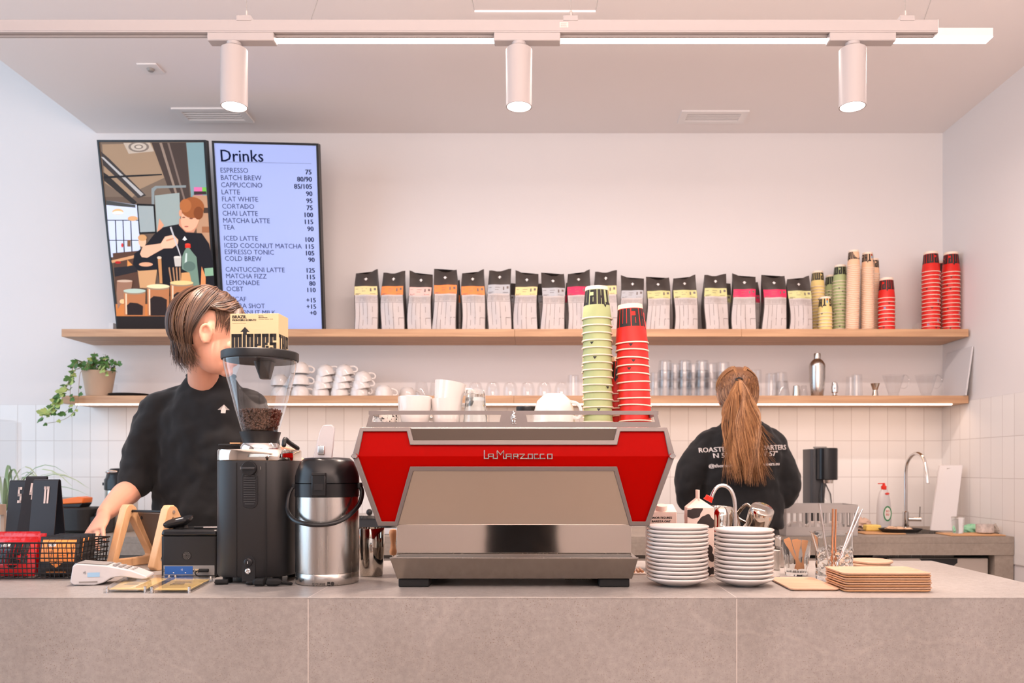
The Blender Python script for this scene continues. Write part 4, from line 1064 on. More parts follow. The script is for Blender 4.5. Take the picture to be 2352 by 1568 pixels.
# dish rack (grey crate)
t = thing('dish_rack', 'light grey slotted plastic dish crate in front of the water machine', 'dish rack', (sx(1872, 3.98), 3.98, zw))
W_, D_, H_ = .335, .19, .148
GREYP = M('grey_crate', (176, 170, 166), .5)
m = MB()
m.b2(-W_ / 2, W_ / 2, -D_ / 2, D_ / 2, 0, .004)
for sy in (-1, 1):
    y = sy * D_ / 2
    m.b2(-W_ / 2, W_ / 2, y - .002, y + .002, .004, .045); m.b2(-W_ / 2, W_ / 2, y - .003, y + .003, H_ - .038, H_)
    for k in range(13):
        x = -W_ / 2 + W_ * k / 12; m.b2(x - .005, x + .005, y - .002, y + .002, .045, H_ - .038)
for sx_ in (-1, 1):
    x = sx_ * W_ / 2
    m.b2(x - .002, x + .002, -D_ / 2, D_ / 2, .004, .045); m.b2(x - .002, x + .002, -D_ / 2, D_ / 2, H_ - .038, H_)
    for k in range(7):
        y = -D_ / 2 + D_ * k / 6; m.b2(x - .002, x + .002, y - .005, y + .005, .045, H_ - .038)
m.build('crate', GREYP, t)
for k, (dx, dy) in enumerate(((-.10, -.03), (-.01, -.035), (.08, -.03))):
    o = copy_tree(cap); o.location = (t.location.x + dx, t.location.y + dy, zw + .068); o.rotation_euler = (PI, 0, .4 + k)
    tag(o, 'white cup upside down inside the grey dish crate, %s' % ['left', 'middle', 'right'][k], None, 'cups in the dish crate')
# cloth, sponge, black pan, cork mats
def lumpy(name, c, r, mat, label, cat, seed, sub=3, amp=.35, flatten=.0):
    rnd = random.Random(seed); mm = MB(); n, k = 28, 18; vs = []
    ph = [(rnd.uniform(2, 7), rnd.uniform(2, 7), rnd.uniform(0, 6)) for _ in range(4)]
    mm.ball((0, 0, 0), 1.0, n, k)
    for i, v in enumerate(mm.v):
        a = math.atan2(v.y, v.x); e = v.z
        f = 1 + amp * sum(math.sin(p * a + q * e * 2 + s_) for p, q, s_ in ph) / 4
        mm.v[i] = Vector((v.x * r[0] * f, v.y * r[1] * f, max(-r[2] * .72, v.z * r[2] * f) + r[2] * .72))
    o = mm.build(name, mat, None, angle=70); o.location = c; return tag(o, label, cat)
lumpy('kitchen_cloth', (sx(1982, 4.3), 4.3, zw), (.045, .04, .034), M('cloth_beige', (214, 186, 168), .9), 'crumpled beige cloth behind the yellow sponge', 'cloth', 3)
o = MB().box((0, 0, .015), (.075, .05, .03)).build('sponge', M('sponge_yellow', (242, 214, 120), .9, bump=.5, bscale=200), None, bevel=.006, origin=None); o.location = (sx(2003, 4.14), 4.14, zw + .007); tag(o, 'yellow sponge left of the black dish on the back worktop', 'sponge')
o = MB().b2(-.10, .10, -.07, .07, 0, .006).build('cork_mat', CORK, None, bevel=.002); o.location = (sx(2020, 4.06), 4.06, zw); tag(o, 'thin cork mat under the black dish and yellow sponge', 'mat')
t = thing('black_dish', 'black oval dish holding pale scraps of food, left of sink', 'dish', (sx(2068, 4.06), 4.06, zw + .0065))
t.location.z = zw + .0065
MB().lathe([(0, 0), (.085, 0), (.104, .014), (.106, .018), (.102, .018), (.084, .004), (0, .004)], 40, X=Matrix.Diagonal((1, .62, 1, 1))).build('dish', BLACK, t)
for k, (x, y, s_) in enumerate(((-.045, 0, 1.1), (.0, .01, .95), (.035, -.008, .8))):
    o = lumpy('food_scrap', (t.location.x + x, t.location.y + y, t.location.z + .0045), (.028 * s_, .02 * s_, .012 * s_), M('crumb', (226, 190, 158), .8), 'pale scrap of food on the black dish, %s' % ['left', 'middle', 'right'][k], 'food', 40 + k); o['group'] = 'food scraps on the black dish'
o = MB().b2(-.13, .13, -.075, .075, 0, .006).build('cork_mat', CORK, None, bevel=.002); o.location = (sx(2228, 3.97), 3.97, zw); tag(o, 'cork mat at the right end of the back worktop', 'mat')
o = glass_mesh(.030, .024, .078).build('drinking_glass', GLASS, angle=40); o.location = (sx(2200, 3.99), 3.99, zw + .0065); tag(o, 'clear drinking glass of water standing on the right cork mat', 'glass')
lumpy('green_sponge', (sx(2232, 4.12), 4.12, zw), (.042, .03, .022), M('sponge_green', (150, 206, 170), .9), 'mint green scrubbing cloth behind the right cork mat', 'sponge', 9)
t = thing('speckled_bowl', 'small grey speckled bowl on the right cork mat', 'bowl', (sx(2262, 3.98), 3.98, zw + .0065))
MB().lathe([(0, 0), (.030, 0), (.040, .006), (.040, .044), (.037, .044), (.036, .008), (0, .006)], 32).build('bowl', M('speckled_grey', (196, 186, 180), .5, var=.25, vscale=60), t)
lumpy('crumpled_wrap', (sx(2293, 4.02), 4.02, zw), (.030, .026, .026), M('wrap_grey', (170, 160, 150), .4), 'crumpled grey wrapping at the far right of the back worktop', 'wrapping', 15)
# second airpot behind the left person
def airpot_small(px, d, label):
    t = thing('vacuum_flask', label, 'flask', (sx(px, d), d, zw))
    MB().lathe([(0, 0), (.072, 0), (.076, .006), (.076, .205), (.074, .21)], 36).build('body', STEEL, t)
    MB().lathe([(.076, .209), (.079, .213), (.079, .262), (.072, .272), (.066, .30), (.05, .318), (0, .322)], 36).build('lid', BLACKS, t)
    MB().ball((-.02, -.05, .30), (.035, .03, .012)).build('pump_lever', CHROME, t)
    m = MB(); m.box((-.085, 0, .24), (.014, .02, .014)); m.build('handle_pivot', BLACK, t)
    return t
airpot_small(279, 4.2, 'steel vacuum flask with black lid on back worktop behind the left person')
# black appliance with orange-topped cutter
t = thing('waffle_press', 'rounded dark grey appliance on back worktop left of the reaching hand', 'appliance', (sx(182, 4.1), 4.1, zw))
slab(MB(), -.01, .0, .19, .18, .05, .008, .128).build('body', BLACKM, t, bevel=.01)
m = MB(); m.box((.10, -.03, .06), (.05, .05, .05)); m.build('latch', BLACK, t, bevel=.008)
slab(MB(), .125, .02, .06, .14, .02, .0, .10).build('rear_unit', DGREY, t, bevel=.008)
t = thing('orange_scale', 'orange and black slanted kitchen gadget lying on the dark appliance', 'kitchen gadget', (sx(165, 4.08), 4.08, zw + .1285))
m = MB(); m.prism([(-.085, -.04, .0), (.06, -.04, .0), (.075, -.04, .02), (-.085, -.04, .012)], (0, .09, 0)); m.build('base', BLACK, t, bevel=.003)
m = MB(); m.prism([(-.085, -.04, .0125), (.075, -.04, .0205), (.078, -.04, .046), (.05, -.04, .052), (-.085, -.04, .03)], (0, .09, 0)); m.build('cover', M('orange_plastic', (250, 126, 52), .4), t, bevel=.004)
MB().b2(-.07, .02, -.02, .04, .034, .048).build('grille', MGREY, t, bevel=.004)
# appliance between flask and machine
t = thing('batch_brewer', 'black and steel appliance on back worktop behind the steel tumbler', 'appliance', (sx(868, 4.1), 4.1, zw))
slab(MB(), -.02, 0, .22, .2, .03, 0, .02).build('base', BLACK, t)
slab(MB(), -.02, 0, .20, .18, .03, .0205, .075).build('body', DGREY, t)
slab(MB(), -.02, 0, .21, .19, .03, .0755, .09).build('top_plate', STEEL, t)
MB().ball((-.03, -.06, .105), .016).build('knob', BLACK, t)
t = thing('salad_box', 'open green-leafed salad pack lying right of the steel tumbler at back', 'salad pack', (sx(905, 4.02), 4.02, zw))
MB().b2(-.05, .05, -.03, .05, 0, .03).build('tray', WPLAST, t, bevel=.004)
m = MB(); rr = random.Random(3)
for k in range(30): leaf(m, (rr.uniform(-.04, .04), rr.uniform(-.03, .04), .035 + rr.uniform(0, .012)), (rr.uniform(-1, 1), rr.uniform(-1, 1), .4), (0, 0, 1), .028, rr.choice([0, 1]))
m.build('leaves', [LEAF, LEAFL], t, flip=False)
# spider plant on the back worktop left
t = thing('spider_plant', 'long thin-leaved spider plant at far left in front of the tiles', 'plant', (sx(8, 4.15), 4.15, zw))
MB().lathe([(0, 0), (.05, 0), (.065, .10), (.062, .10), (.055, .085), (0, .085)], 30).build('pot', WPLAST, t)
m = MB(); rr = random.Random(12)
for k in range(36):
    a = rr.uniform(-.9, 1.1) if k < 22 else rr.uniform(0, 2 * PI); L = rr.uniform(.16, .36) if k > 4 else .42
    h = rr.uniform(.10, .20); pts = []
    for i in range(9):
        u = i / 8; pts.append(Vector((math.cos(a) * L * u ** 1.2, math.sin(a) * L * u ** 1.2 * .6, .08 + h * math.sin(PI * min(1, u * .78)) * 1.3)))
    vs = []
    for i, p in enumerate(pts):
        w_ = .0075 * math.sin(PI * (.12 + .86 * i / 8)); n_ = Vector((-math.sin(a), math.cos(a), .3)).normalized(); vs += [p - n_ * w_, p + n_ * w_]
    m.add(vs, [(2 * i, 2 * i + 1, 2 * i + 3, 2 * i + 2) for i in range(8)], 1 if k % 3 == 0 else 0)
m.build('leaves', [M('spider_leaf', (128, 164, 118), .5), M('spider_leaf_pale', (186, 204, 166), .5)], t, flip=False)
# ------------------------------------------------------------------ things on the island counter
zt = TOPZ + .0004
# ---- coffee grinder
GD = 2.33; gx = sx(598, GD)
t = thing('coffee_grinder', 'tall black coffee grinder with clear bean hopper on the counter', 'coffee grinder', (gx, GD, zt))
z_ = lambda y, d=GD: P(0, y, d).z - zt
R = .1055
def rsq(r, z, e=3.0, n=56):
    out = []
    for k in range(n):
        a = 2 * PI * k / n; c_, s_ = math.cos(a), math.sin(a)
        f = (abs(c_) ** e + abs(s_) ** e) ** (-1 / e); out.append((r * f * c_, r * f * s_, z))
    return out
MB().loft([rsq(R * .97, .018), rsq(R, .024), rsq(R, z_(1060)), rsq(R * .99, z_(1058))]).build('body', BLACKM, t, angle=40)
MB().loft([rsq(R * 1.0, z_(1057.5)), rsq(R * 1.003, z_(1056)), rsq(R * 1.003, z_(1036)), rsq(R * .985, z_(1033))]).build('steel_collar', MIRROR, t, angle=40)
MB().lathe([(0, z_(1033)), (.055, z_(1033)), (.055, z_(1027)), (.050, z_(1020)), (.048, z_(1018)), (0, z_(1018))], 40).build('chrome_neck', CHROME, t)
MB().lathe([(.046, z_(1019)), (.050, z_(1010)), (.056, z_(992)), (.054, z_(992)), (.046, z_(1012))], 40).build('neck_ring', BLACK, t)
hp = [(.0505, 990), (.056, 975), (.0665, 945), (.0790, 905), (.0900, 870), (.0965, 848), (.0992, 834), (.1000, 829)]
out = [(r, z_(y)) for r, y in hp]; inn = [(r - .003, z) for r, z in reversed(out)]
MB().lathe(out, 56).build('hopper', HOPPER, t, angle=50)
MB().lathe([(0, z_(831)), (.096, z_(831)), (.0965, z_(828)), (.1035, z_(828)), (.1050, z_(825)), (.1050, z_(811)), (.102, z_(809)), (0, z_(809))], 56).build('lid', BLACK, t, angle=40)
m = MB(); m.loft([[(x, y, z_(831)) for x, y in rrect(.012, 0, .05, .05, .01)], [(x, y, z_(838)) for x, y in rrect(.012, 0, .046, .05, .01)], [(x, y, z_(870)) for x, y in rrect(.014, 0, .026, .03, .008)]]); m.build('lid_catch', BLACK, t)
MB().lathe([(0, z_(989)), (.036, z_(989)), (.040, z_(975)), (.049, z_(950)), (.045, z_(948)), (0, z_(947))], 40).build('beans', BEAN, t).data
bean_core = t.children[-1]; bean_core['label'] = 'mass of roasted coffee beans'; bean_core['kind'] = 'stuff'
bm_ = MB(); rr = random.Random(4)
def bean_shape(mm, c, Rm, s_):
    o0 = len(mm.v); mm.ball(c, (s_, s_ * .72, s_ * .5), 8, 6, R=Rm)
for k in range(620):
    y = rr.uniform(946, 986); z = z_(y); a = rr.uniform(-PI, 0) if rr.random() < .8 else rr.uniform(0, PI)
    r_out = .0505 + (.0665 - .0505) * min(1, (990 - y) / 45) - .0085
    if rr.random() < .28: r = r_out * math.sqrt(rr.random()); z = z_(945) + rr.uniform(0, .004)
    else: r = r_out
    bean_shape(bm_, (r * math.cos(a), r * math.sin(a), z), Euler((rr.uniform(0, 6), rr.uniform(0, 6), rr.uniform(0, 6))).to_matrix(), rr.uniform(.0042, .0056))
b_ = bm_.build('loose_beans', BEAN, bean_core, angle=80); b_['kind'] = 'stuff'
fy = -R - .0002
def front(mm, pts2, y, dep, mi=0):     # polygon on the grinder front, (x,z)
    return mm.prism([(x, y, z) for x, z in pts2], (0, dep, 0), mi)
dx = sx(575, GD) - gx
zf = lambda y: P(0, y, GD - R).z - zt
xf = lambda x: sx(x, GD - R) - gx
fx = lambda x: sx(x, GD - R) - gx
def rr2(cx, cz, w_, h, r, n=6): return rrect(cx, cz, w_, h, r, n)
c0 = fx(574)
front(MB(), rr2(c0, (zf(1083) + zf(1167)) / 2, fx(593) - fx(556), zf(1083) - zf(1167), .017), fy + .002, -.004).build('vent_panel', BLACK, t, bevel=.001)
m = MB()
for k in range(13):
    y = 1092 + k * 5.4; w_ = .0155 if 1096 < y < 1155 else .0125
    m.box((c0, fy - .0032, zf(y)), (w_ * 2, .003, .0026))
m.build('vent_ribs', DGREY, t)
m = MB(); m.lathe([(0, 0), (.0185, 0), (.0195, -.002), (.0195, -.012), (.0185, -.013), (0, -.013)], 32, X=T(c0, fy + .002, zf(1075)) @ RX(-PI / 2)); dl = m.build('grind_dial', BLACKS, t)
MB().box((c0, fy - .0125, zf(1075)), (.034, .006, .006)).build('grip_bar', DGREY, dl, bevel=.0015)
m = MB(); m.text('H', .012, T(fx(551), fy - .0005, zf(1078)) @ FRONT); m.text('I', .012, T(fx(597), fy - .0005, zf(1078)) @ FRONT); m.build('scale_marks', MGREY, t, flip=False)
m = MB()
for px in (543, 611): m.box((fx(px), fy + .0006, (zf(1062) + zf(1330)) / 2), (.0012, .002, zf(1062) - zf(1330)))
m.build('seams', RUBBER, t)
cz_ = fx(571)
front(MB(), [(cz_ - .0175, zf(1335)), (cz_ - .0175, zf(1290))] + [(cz_ - .0175 * math.cos(PI * k / 8), zf(1290) + .0175 * math.sin(PI * k / 8)) for k in range(1, 8)] + [(cz_ + .0175, zf(1290)), (cz_ + .0175, zf(1335))], fy + .001, -.0025).build('switch_plate', BLACK, t)
m = MB(); m.lathe([(.011, 0), (.011, -.004), (.0095, -.005), (0, -.005)], 24, X=T(cz_, fy - .001, zf(1291)) @ RX(-PI / 2)); sw = m.build('power_switch', BLACKS, t)
MB().box((cz_, fy - .0065, zf(1291)), (.0014, .001, .007)).build('switch_mark', WHITE, sw)
m = MB(); m.lathe([(.0075, 0), (.0075, -.005), (.005, -.006), (0, -.004)], 20, X=T(cz_, fy - .001, zf(1311)) @ RX(-PI / 2)); m.build('socket', CHROME, t)
for a in (-.8, .8, 2.3, -2.3):
    MB().lathe([(0, 0), (.012, 0), (.013, .003), (.013, .0179), (0, .0179)], 16, X=T(.095 * math.sin(a), -.095 * math.cos(a) * .95, 0)).build('foot', RUBBER, t)
# fork/holder arm at the back of the neck
MB().box((-.095, .03, z_(1021)), (.06, .03, .006)).build('portafilter_rest', BLACK, t, bevel=.002)
MB().box((-.075, .02, z_(1017)), (.03, .02, .004)).build('label_plate', CORK, t)
# power cable with two plugs in front
t2 = thing('power_plugs', 'two joined black power plugs lying in front of the grinder', 'plug', (sx(612, 2.19), 2.19, zt))
m = MB(); m.loft([[(x, y, z + .011) for x, y, z in [(px_, w_ * math.cos(a), w_ * math.sin(a) * .8) for a in [2 * PI * k / 8 + PI / 8 for k in range(8)]]] for px_, w_ in ((-.035, .007), (-.028, .0125), (-.006, .0125), (-.004, .007))]); m.build('plug', RUBBER, t2, angle=30)
m = MB(); m.loft([[(x, y, z + .011) for x, y, z in [(px_, w_ * math.cos(a), w_ * math.sin(a) * .8) for a in [2 * PI * k / 8 + PI / 8 for k in range(8)]]] for px_, w_ in ((.002, .007), (.004, .0125), (.03, .0125), (.04, .007))]); m.build('plug', RUBBER, t2, angle=30)
MB().tube(smooth_pts([(-.034, 0, .011), (-.052, .0, .008), (-.05, .02, .004), (-.03, .028, .004), (.03, .028, .004), (.06, .02, .004), (.055, .004, .008), (.039, 0, .011)]), .0036, 8).build('cable', RUBBER, t2)
t2 = thing('cable_connector', 'small black connector lying between receipt printer and grinder', 'connector', (sx(505, 2.22), 2.22, zt))
MB().tube([(-.012, 0, .007), (.02, .005, .007)], .007, 10).build('connector', RUBBER, t2); MB().tube(smooth_pts([(-.012, 0, .007), (-.02, .02, .004), (-.015, .06, .004)]), .002, 8).build('wire', RUBBER, t2)

# ---- coffee box on the hopper lid
YEL = M('box_yellow', (214, 192, 148), .5); YEL2 = M('ink_small', (70, 60, 40), .6)
zb = zt + z_(809) + .0006
t = thing('coffee_box', 'pale yellow coffee box with bold black lettering standing on grinder lid', 'box', (sx(604, 2.34), 2.34, zb), math.radians(-3))
hh = P(0, 720, 2.28).z - zb; wB = .136; dB = .075
MB().b2(-wB / 2, wB / 2, -.062, -.062 + dB, 0, hh).build('carton', YEL, t, bevel=.0008)
m = MB(); yb = -.0625
m.text('BRAZIL', .0125, T(-.062, yb, hh - .0135) @ FRONT, bold=.0004); m.text('MONTEIRO LOBATO', .0072, T(-.062, yb, hh - .0205) @ FRONT, bold=.0003)
m.text('Tasting notes by the roastery', .0033, T(-.062, yb, hh - .0275) @ FRONT, 1); m.text('Espresso', .0038, T(.012, yb, hh - .008) @ FRONT, 1, bold=.0002); m.text('Natural Process', .0038, T(.012, yb, hh - .0125) @ FRONT, 1, bold=.0002); m.text('Chocolate, Hazelnut, Vanilla', .0036, T(.012, yb, hh - .017) @ FRONT, 1)
m.build('small_text', [INK, YEL2], t, flip=False)
m = MB(); rects, wd = word_rects('miners'); k = .126 / wd; zl0 = hh - .056 - .055
for a, b, c, d in rects: m.prism([(-.064 + a * k, yb, zl0 + b * .0055), (-.064 + c * k, yb, zl0 + b * .0055), (-.064 + c * k, yb, zl0 + d * .0055), (-.064 + a * k, yb, zl0 + d * .0055)], (0, .0001, 0))
ar = arrow2d(-.064 + k * 7.6, zl0 + .0605, .026); m.prism([(x, yb - .0001, z) for x, z in ar], (0, .0001, 0))
rects, wd = word_rects('the'); k2 = (dB - .006) / wd
for a, b, c, d in rects: m.prism([(wB / 2 + .0003, -.059 + a * k2, zl0 + b * .0055), (wB / 2 + .0003, -.059 + c * k2, zl0 + b * .0055), (wB / 2 + .0003, -.059 + c * k2, zl0 + d * .0055), (wB / 2 + .0003, -.059 + a * k2, zl0 + d * .0055)], (-.0001, 0, 0))
m.build('bold_lettering', INK, t)

# ---- airpot
AD = 2.27; ax = sx(752, AD); za = lambda y: P(0, y, AD).z - zt
t = thing('vacuum_airpot', 'brushed steel pump airpot with black lid between grinder and coffee machine', 'airpot', (ax, AD, zt))
AR = .0855
MB().lathe([(0, 0), (AR - .004, 0), (AR - .001, .003), (AR - .001, .030), (AR - .002, .031), (AR, .032), (AR, za(1190)), (AR - .001, za(1140)), (AR - .003, za(1139))], 56).build('body', STEEL, t, angle=50)
MB().lathe([(AR - .003, za(1140)), (AR + .0005, za(1139)), (AR + .0008, za(1110)), (AR - .001, za(1109))], 56).build('collar', BLACKS, t)
MB().lathe([(AR - .001, za(1108.5)), (AR + .0008, za(1108)), (AR + .0003, za(1094)), (AR - .004, za(1080)), (AR - .014, za(1060)), (AR - .025, za(1052)), (.03, za(1050)), (0, za(1050))], 56).build('lid', BLACKS, t, angle=50)
m = MB(); m.b2(-.019, .019, -AR - .006, -AR + .01, za(1137), za(1085)); lt = m.build('latch', BLACKS, t, bevel=.003)
MB().b2(-.018, .018, -AR - .0085, -AR - .003, za(1091), za(1085)).build('latch_rib', BLACKM, lt, bevel=.001); MB().b2(-.012, .012, -AR - .008, -AR - .004, za(1124), za(1110)).build('latch_window', BLACK, lt, bevel=.001)
# transparent pump lever
lv = [( -.030, za(1066)), (.024, za(1064)), (.028, za(985)), (.020, za(976)), (-.004, za(977)), (-.012, za(990))]
MB().prism([(x, -.052 + (z - za(1066)) * .18, z) for x, z in lv], (0, .010, 0)).build('pump_lever', LEVER, t, bevel=.003)
MB().b2(-.012, .006, -.056, -.046, za(1045), za(1024)).build('lever_hinge', CHROME, t, bevel=.002)
MB().b2(-.032, .026, -.062, -.040, za(1070), za(1062)).build('lever_foot', CHROME, t, bevel=.002)
ps = [(-AR - .006, -.004, za(1116)), (-AR - .014, -.02, za(1135)), (-AR - .011, -.045, za(1168)), (-AR * .82, -.08, za(1188)), (-.035, -AR - .018, za(1196)), (.0, -AR - .022, za(1199)), (.04, -AR - .017, za(1196)), (AR * .84, -.08, za(1183)), (AR + .010, -.045, za(1158)), (AR + .014, -.02, za(1132)), (AR + .006, -.004, za(1116))]
MB().tube(smooth_pts(ps, 6), .0062, 10, flat=.75).build('bail_handle', BLACKS, t)
for s_ in (-1, 1): MB().b2(s_ * (AR + .004) - .006, s_ * (AR + .004) + .006, -.012, .012, za(1122), za(1108)).build('handle_pivot', BLACK, t, bevel=.003)
m = MB()
def on_cyl(mm, n0, r, ang0, z0):     # bend the last vertices around the cylinder
    for i in range(n0, len(mm.v)):
        v = mm.v[i]; a = ang0 + v.x / r; mm.v[i] = Vector((r * math.sin(a), -r * math.cos(a), v.y + z0))
m.text('32125.0000', .0078, Matrix.Identity(4)); on_cyl(m, 0, AR + .0003, math.radians(-14), za(1334)); n0 = len(m.v)
m.add([(0, 0, 0), (.008, 0, 0), (.008, .009, 0), (0, .009, 0)], [(0, 1, 2, 3)]); m.add([(.0095 + .0045 + .0045 * math.cos(a), .0045 + .0045 * math.sin(a), 0) for a in [2 * PI * k / 16 for k in range(16)]], [tuple(range(16))])
m.add([(.0012, .003, .1), (.0068, .003, .1), (.0068, .0042, .1), (.0012, .0042, .1)], [(0, 1, 2, 3)], 1)
on_cyl(m, n0, AR + .0004, math.radians(14), za(1335))
m.text('NSF', .004, T(0, 0, 0), 1); on_cyl(m, len(m.v) - 0, AR, 0, 0)
m.v = m.v[:]; m.build('base_print', [INK, STEEL], t, flip=False)

# ---- steel tumbler behind
TDd = 2.41; tx = sx(853, TDd); tz = lambda y: P(0, y, TDd).z - zt
t = MB().lathe([(0, 0), (.031, 0), (.033, .004), (.0365, .07), (.0385, tz(1213)), (.0375, tz(1212)), (.036, .10), (.030, .008), (0, .006)], 40).build('steel_tumbler', MIRROR, None, angle=50)
t.location = (tx, TDd, zt); tag(t, 'polished steel tumbler between the airpot and the coffee machine', 'tumbler')

# ---- receipt printer
PD = 2.37; px_ = sx(434, PD); 
t = thing('receipt_printer', 'black receipt printer seen from behind, left of the grinder', 'printer', (px_, PD, zt))
w_ = .165; h_ = .136; dp = .15
slab(MB(), 0, dp / 2, w_, dp, .012, .004, h_ * .86).build('housing', BLACKM, t, angle=40)
slab(MB(), 0, dp / 2, w_ + .002, dp + .002, .012, h_ * .865, h_, taper=.965).build('top_cover', BLACKS, t, bevel=.006)
m = MB(); m.lathe([(0, -.0006), (.0125, -.0006), (.0125, .001)], 28, X=T(-.006, 0, .062) @ RX(-PI / 2) @ RX(PI)); sp = m.build('speaker', BLACK, t)
m = MB()
for r, n in ((.0035, 6), (.0068, 12), (.0098, 18)):
    for k in range(n):
        a = 2 * PI * k / n; m.box((-.006 + r * math.cos(a), -.0012, .062 + r * math.sin(a)), (.0013, .0008, .0013))
m.build('speaker_holes', MGREY, sp)
MB().b2(-.072, .074, -.0022, .002, .006, .034).build('port_recess', MGREY, t)
MB().b2(-.068, .012, -.0034, -.002, .009, .032).build('interface_card', M('card_blue', (44, 96, 170), .5), t)
m = MB(); m.b2(.018, .030, -.0034, -.002, .014, .024); m.b2(-.072, -.069, -.004, -.002, .016, .024); m.b2(.013, .016, -.004, -.002, .016, .024); m.b2(-.044, -.041, -.004, -.0034, .012, .015, 1); m.b2(-.01, -.007, -.004, -.0034, .012, .015, 1); m.build('screws', [CHROME, WHITE], t)
m = MB()
for r in (.003, .005, .007): m.add([(-.024 + (r + .0006 * q) * math.cos(a), -.0036, .022 + (r + .0006 * q) * math.sin(a)) for q in (0, 1) for a in [-.5 + k * .25 for k in range(5)]], [(k, k + 1, k + 6, k + 5) for k in range(4)])
m.build('wireless_mark', WHITE, t, flip=False)
m = MB(); m.tube([(.034, -.012, .021), (.060, -.012, .021)], .005, 12); m.tube([(.040, -.012, .021), (.044, -.003, .021)], .004, 8); m.tube(smooth_pts([(.034, -.012, .021), (.024, -.016, .016), (.030, -.014, .006), (.05, -.012, .003), (.085, -.02, .003)]), .0016, 6); m.build('power_lead', RUBBER, t)
for a, b in ((-1, .01), (1, .01), (-1, dp - .02), (1, dp - .02)): MB().lathe([(0, 0), (.007, 0), (.007, .0039), (0, .0039)], 12, X=T(a * (w_ / 2 - .015), b + .005, 0)).build('foot', RUBBER, t)
# card reader pad on top
t = thing('barcode_pad', 'dark rounded tilted reader pad standing on the receipt printer', 'card reader', (sx(415, 2.43), 2.43, zt + h_ + .0005))
a_ = RY(-.22) @ RX(.25); m = MB()
m.loft([[a_ @ Vector((x * k, y * k, z + .019)) for x, y in rrect(0, 0, .082, .06, .022)] for z, k in ((-.009, .72), (-.004, .95), (.004, 1.0), (.008, .96))]); m.build('pad', BLACKS, t, angle=50)
m = MB(); m.box((.005, .0, .0285), (.022, .006, .001), X=a_ @ T(0, 0, -.0005)); m.build('logo', WHITE, t)
MB().lathe([(0, 0), (.022, 0), (.018, .008), (0, .010)], 20).build('foot', BLACK, t)
t = thing('clip_pen', 'thin black and silver pen lying on receipt printer next to the grinder', 'pen', (sx(470, 2.40), 2.40, zt + h_ + .0045))
MB().tube([(-.03, 0, 0), (.05, .01, 0)], .0035, 10).build('barrel', BLACK, t); MB().tube([(.0, -.008, .0005), (.05, -.002, .0005)], .003, 10).build('clip', CHROME, t)

# ---- wooden tablet stand
bd = Vector((.37, .93, 0)).normalized(); sd = Vector((.93, -.37, 0)).normalized(); A = Vector((-1.352, 2.58, 0))
t = thing('tablet_stand', 'light wooden tablet stand of two angular loops on the counter', 'tablet stand', (A.x + .1, A.y + .05, zt))
def loop3(off, H=.197):
    # outline in plane (b, z)
    outer = [(0.0, .012), (.012, .0), (.168, .0), (.184, .010), (.184, .030), (.090, H - .008), (.078, H), (.062, H), (.052, H - .012)]
    inner = [(.026, .030), (.030, .026), (.140, .026), (.150, .030), (.148, .040), (.083, H - .045), (.078, H - .040), (.074, H - .038), (.070, H - .042)]
    f = lambda p: A + sd * off + bd * p[0] + Vector((0, 0, zt + p[1]))
    return [f(p) for p in outer], [f(p) for p in inner]
for off in (0.0, .172):
    o_, i_ = loop3(off); MB().band(o_, i_, sd * .028).build('wooden_loop', BIRCH, t, world=True, bevel=.003)
f = lambda off, b, z: A + sd * off + bd * b + Vector((0, 0, zt + z))
MB().tube([f(.0285, .076, .176), f(.1715, .076, .176)], .0042, 12).build('crossbar', BLACK, t, world=True)
for o2 in (-.0005, .2005): MB().tube([f(o2, .076, .176), f(o2 + .001, .076, .176)], .0055, 14).build('bolt', CHROME, t, world=True)
t3 = thing('tablet', 'grey tablet computer resting back-on in the wooden stand', 'tablet', (A.x + .1, A.y + .09, zt + .03))
c4 = [f(.031, .094, .170), f(.169, .094, .170), f(.169, .163, .030), f(.031, .163, .030)]
nrm = (c4[1] - c4[0]).cross(c4[3] - c4[0]).normalized()
if nrm.y > 0: nrm = -nrm
MB().prism([c + nrm * .001 for c in c4], nrm * -.007).build('shell', M('tablet_bronze', (126, 110, 98), .4, .6), t3, world=True, bevel=.002)
MB().prism([c4[0].lerp(c4[2], .012) + nrm * -.0062, c4[1].lerp(c4[3], .012) + nrm * -.0062, c4[2].lerp(c4[0], .012) + nrm * -.0062, c4[3].lerp(c4[1], .012) + nrm * -.0062], nrm * -.0005).build('display', BLACKS, t3, world=True)
cc = c4[0].lerp(c4[2], .09); MB().prism([cc + nrm * .001 + Vector((x, 0, z)) for x, z in ((-.004, -.008), (.002, -.008), (.004, .008), (-.002, .008))], nrm * .001).build('camera_bump', BLACK, t3, world=True)

# ---- card terminal
t = thing('card_terminal', 'white payment card terminal lying on the counter before the wire basket', 'card terminal', (sx(165, 2.22), 2.235, zt), math.radians(12))
prof = [(0, .010), (.008, .002), (.06, 0), (.082, .006), (.10, .018), (.125, .022), (.178, .012), (.19, .014), (.19, .020), (.15, .037), (.085, .052), (.015, .058), (.006, .052)]
MB().prism([(x, -.04, z) for x, z in prof], (0, .082, 0)).build('body', WPLAST, t, bevel=.006, bseg=3)
m = MB(); m.prism([(x, -.032, z) for x, z in [(.014, .0588), (.088, .0528), (.088, .0535), (.016, .0604)]], (0, .066, 0)); m.build('display', MGREY, t, bevel=.0006)
m = MB(); m.prism([(.0065, -.03, .0535), (.0065, .03, .0535), (.0115, .03, .058), (.0115, -.03, .058)], (-.0006, 0, .0006)); m.build('rear_window', M('pale_blue_window', (176, 204, 226), .2), t)
m = MB(); m.box((.058, -.0408, .028), (.03, .0008, .012)); m.build('status_window', M('status_blue', (160, 200, 230), .3), t)
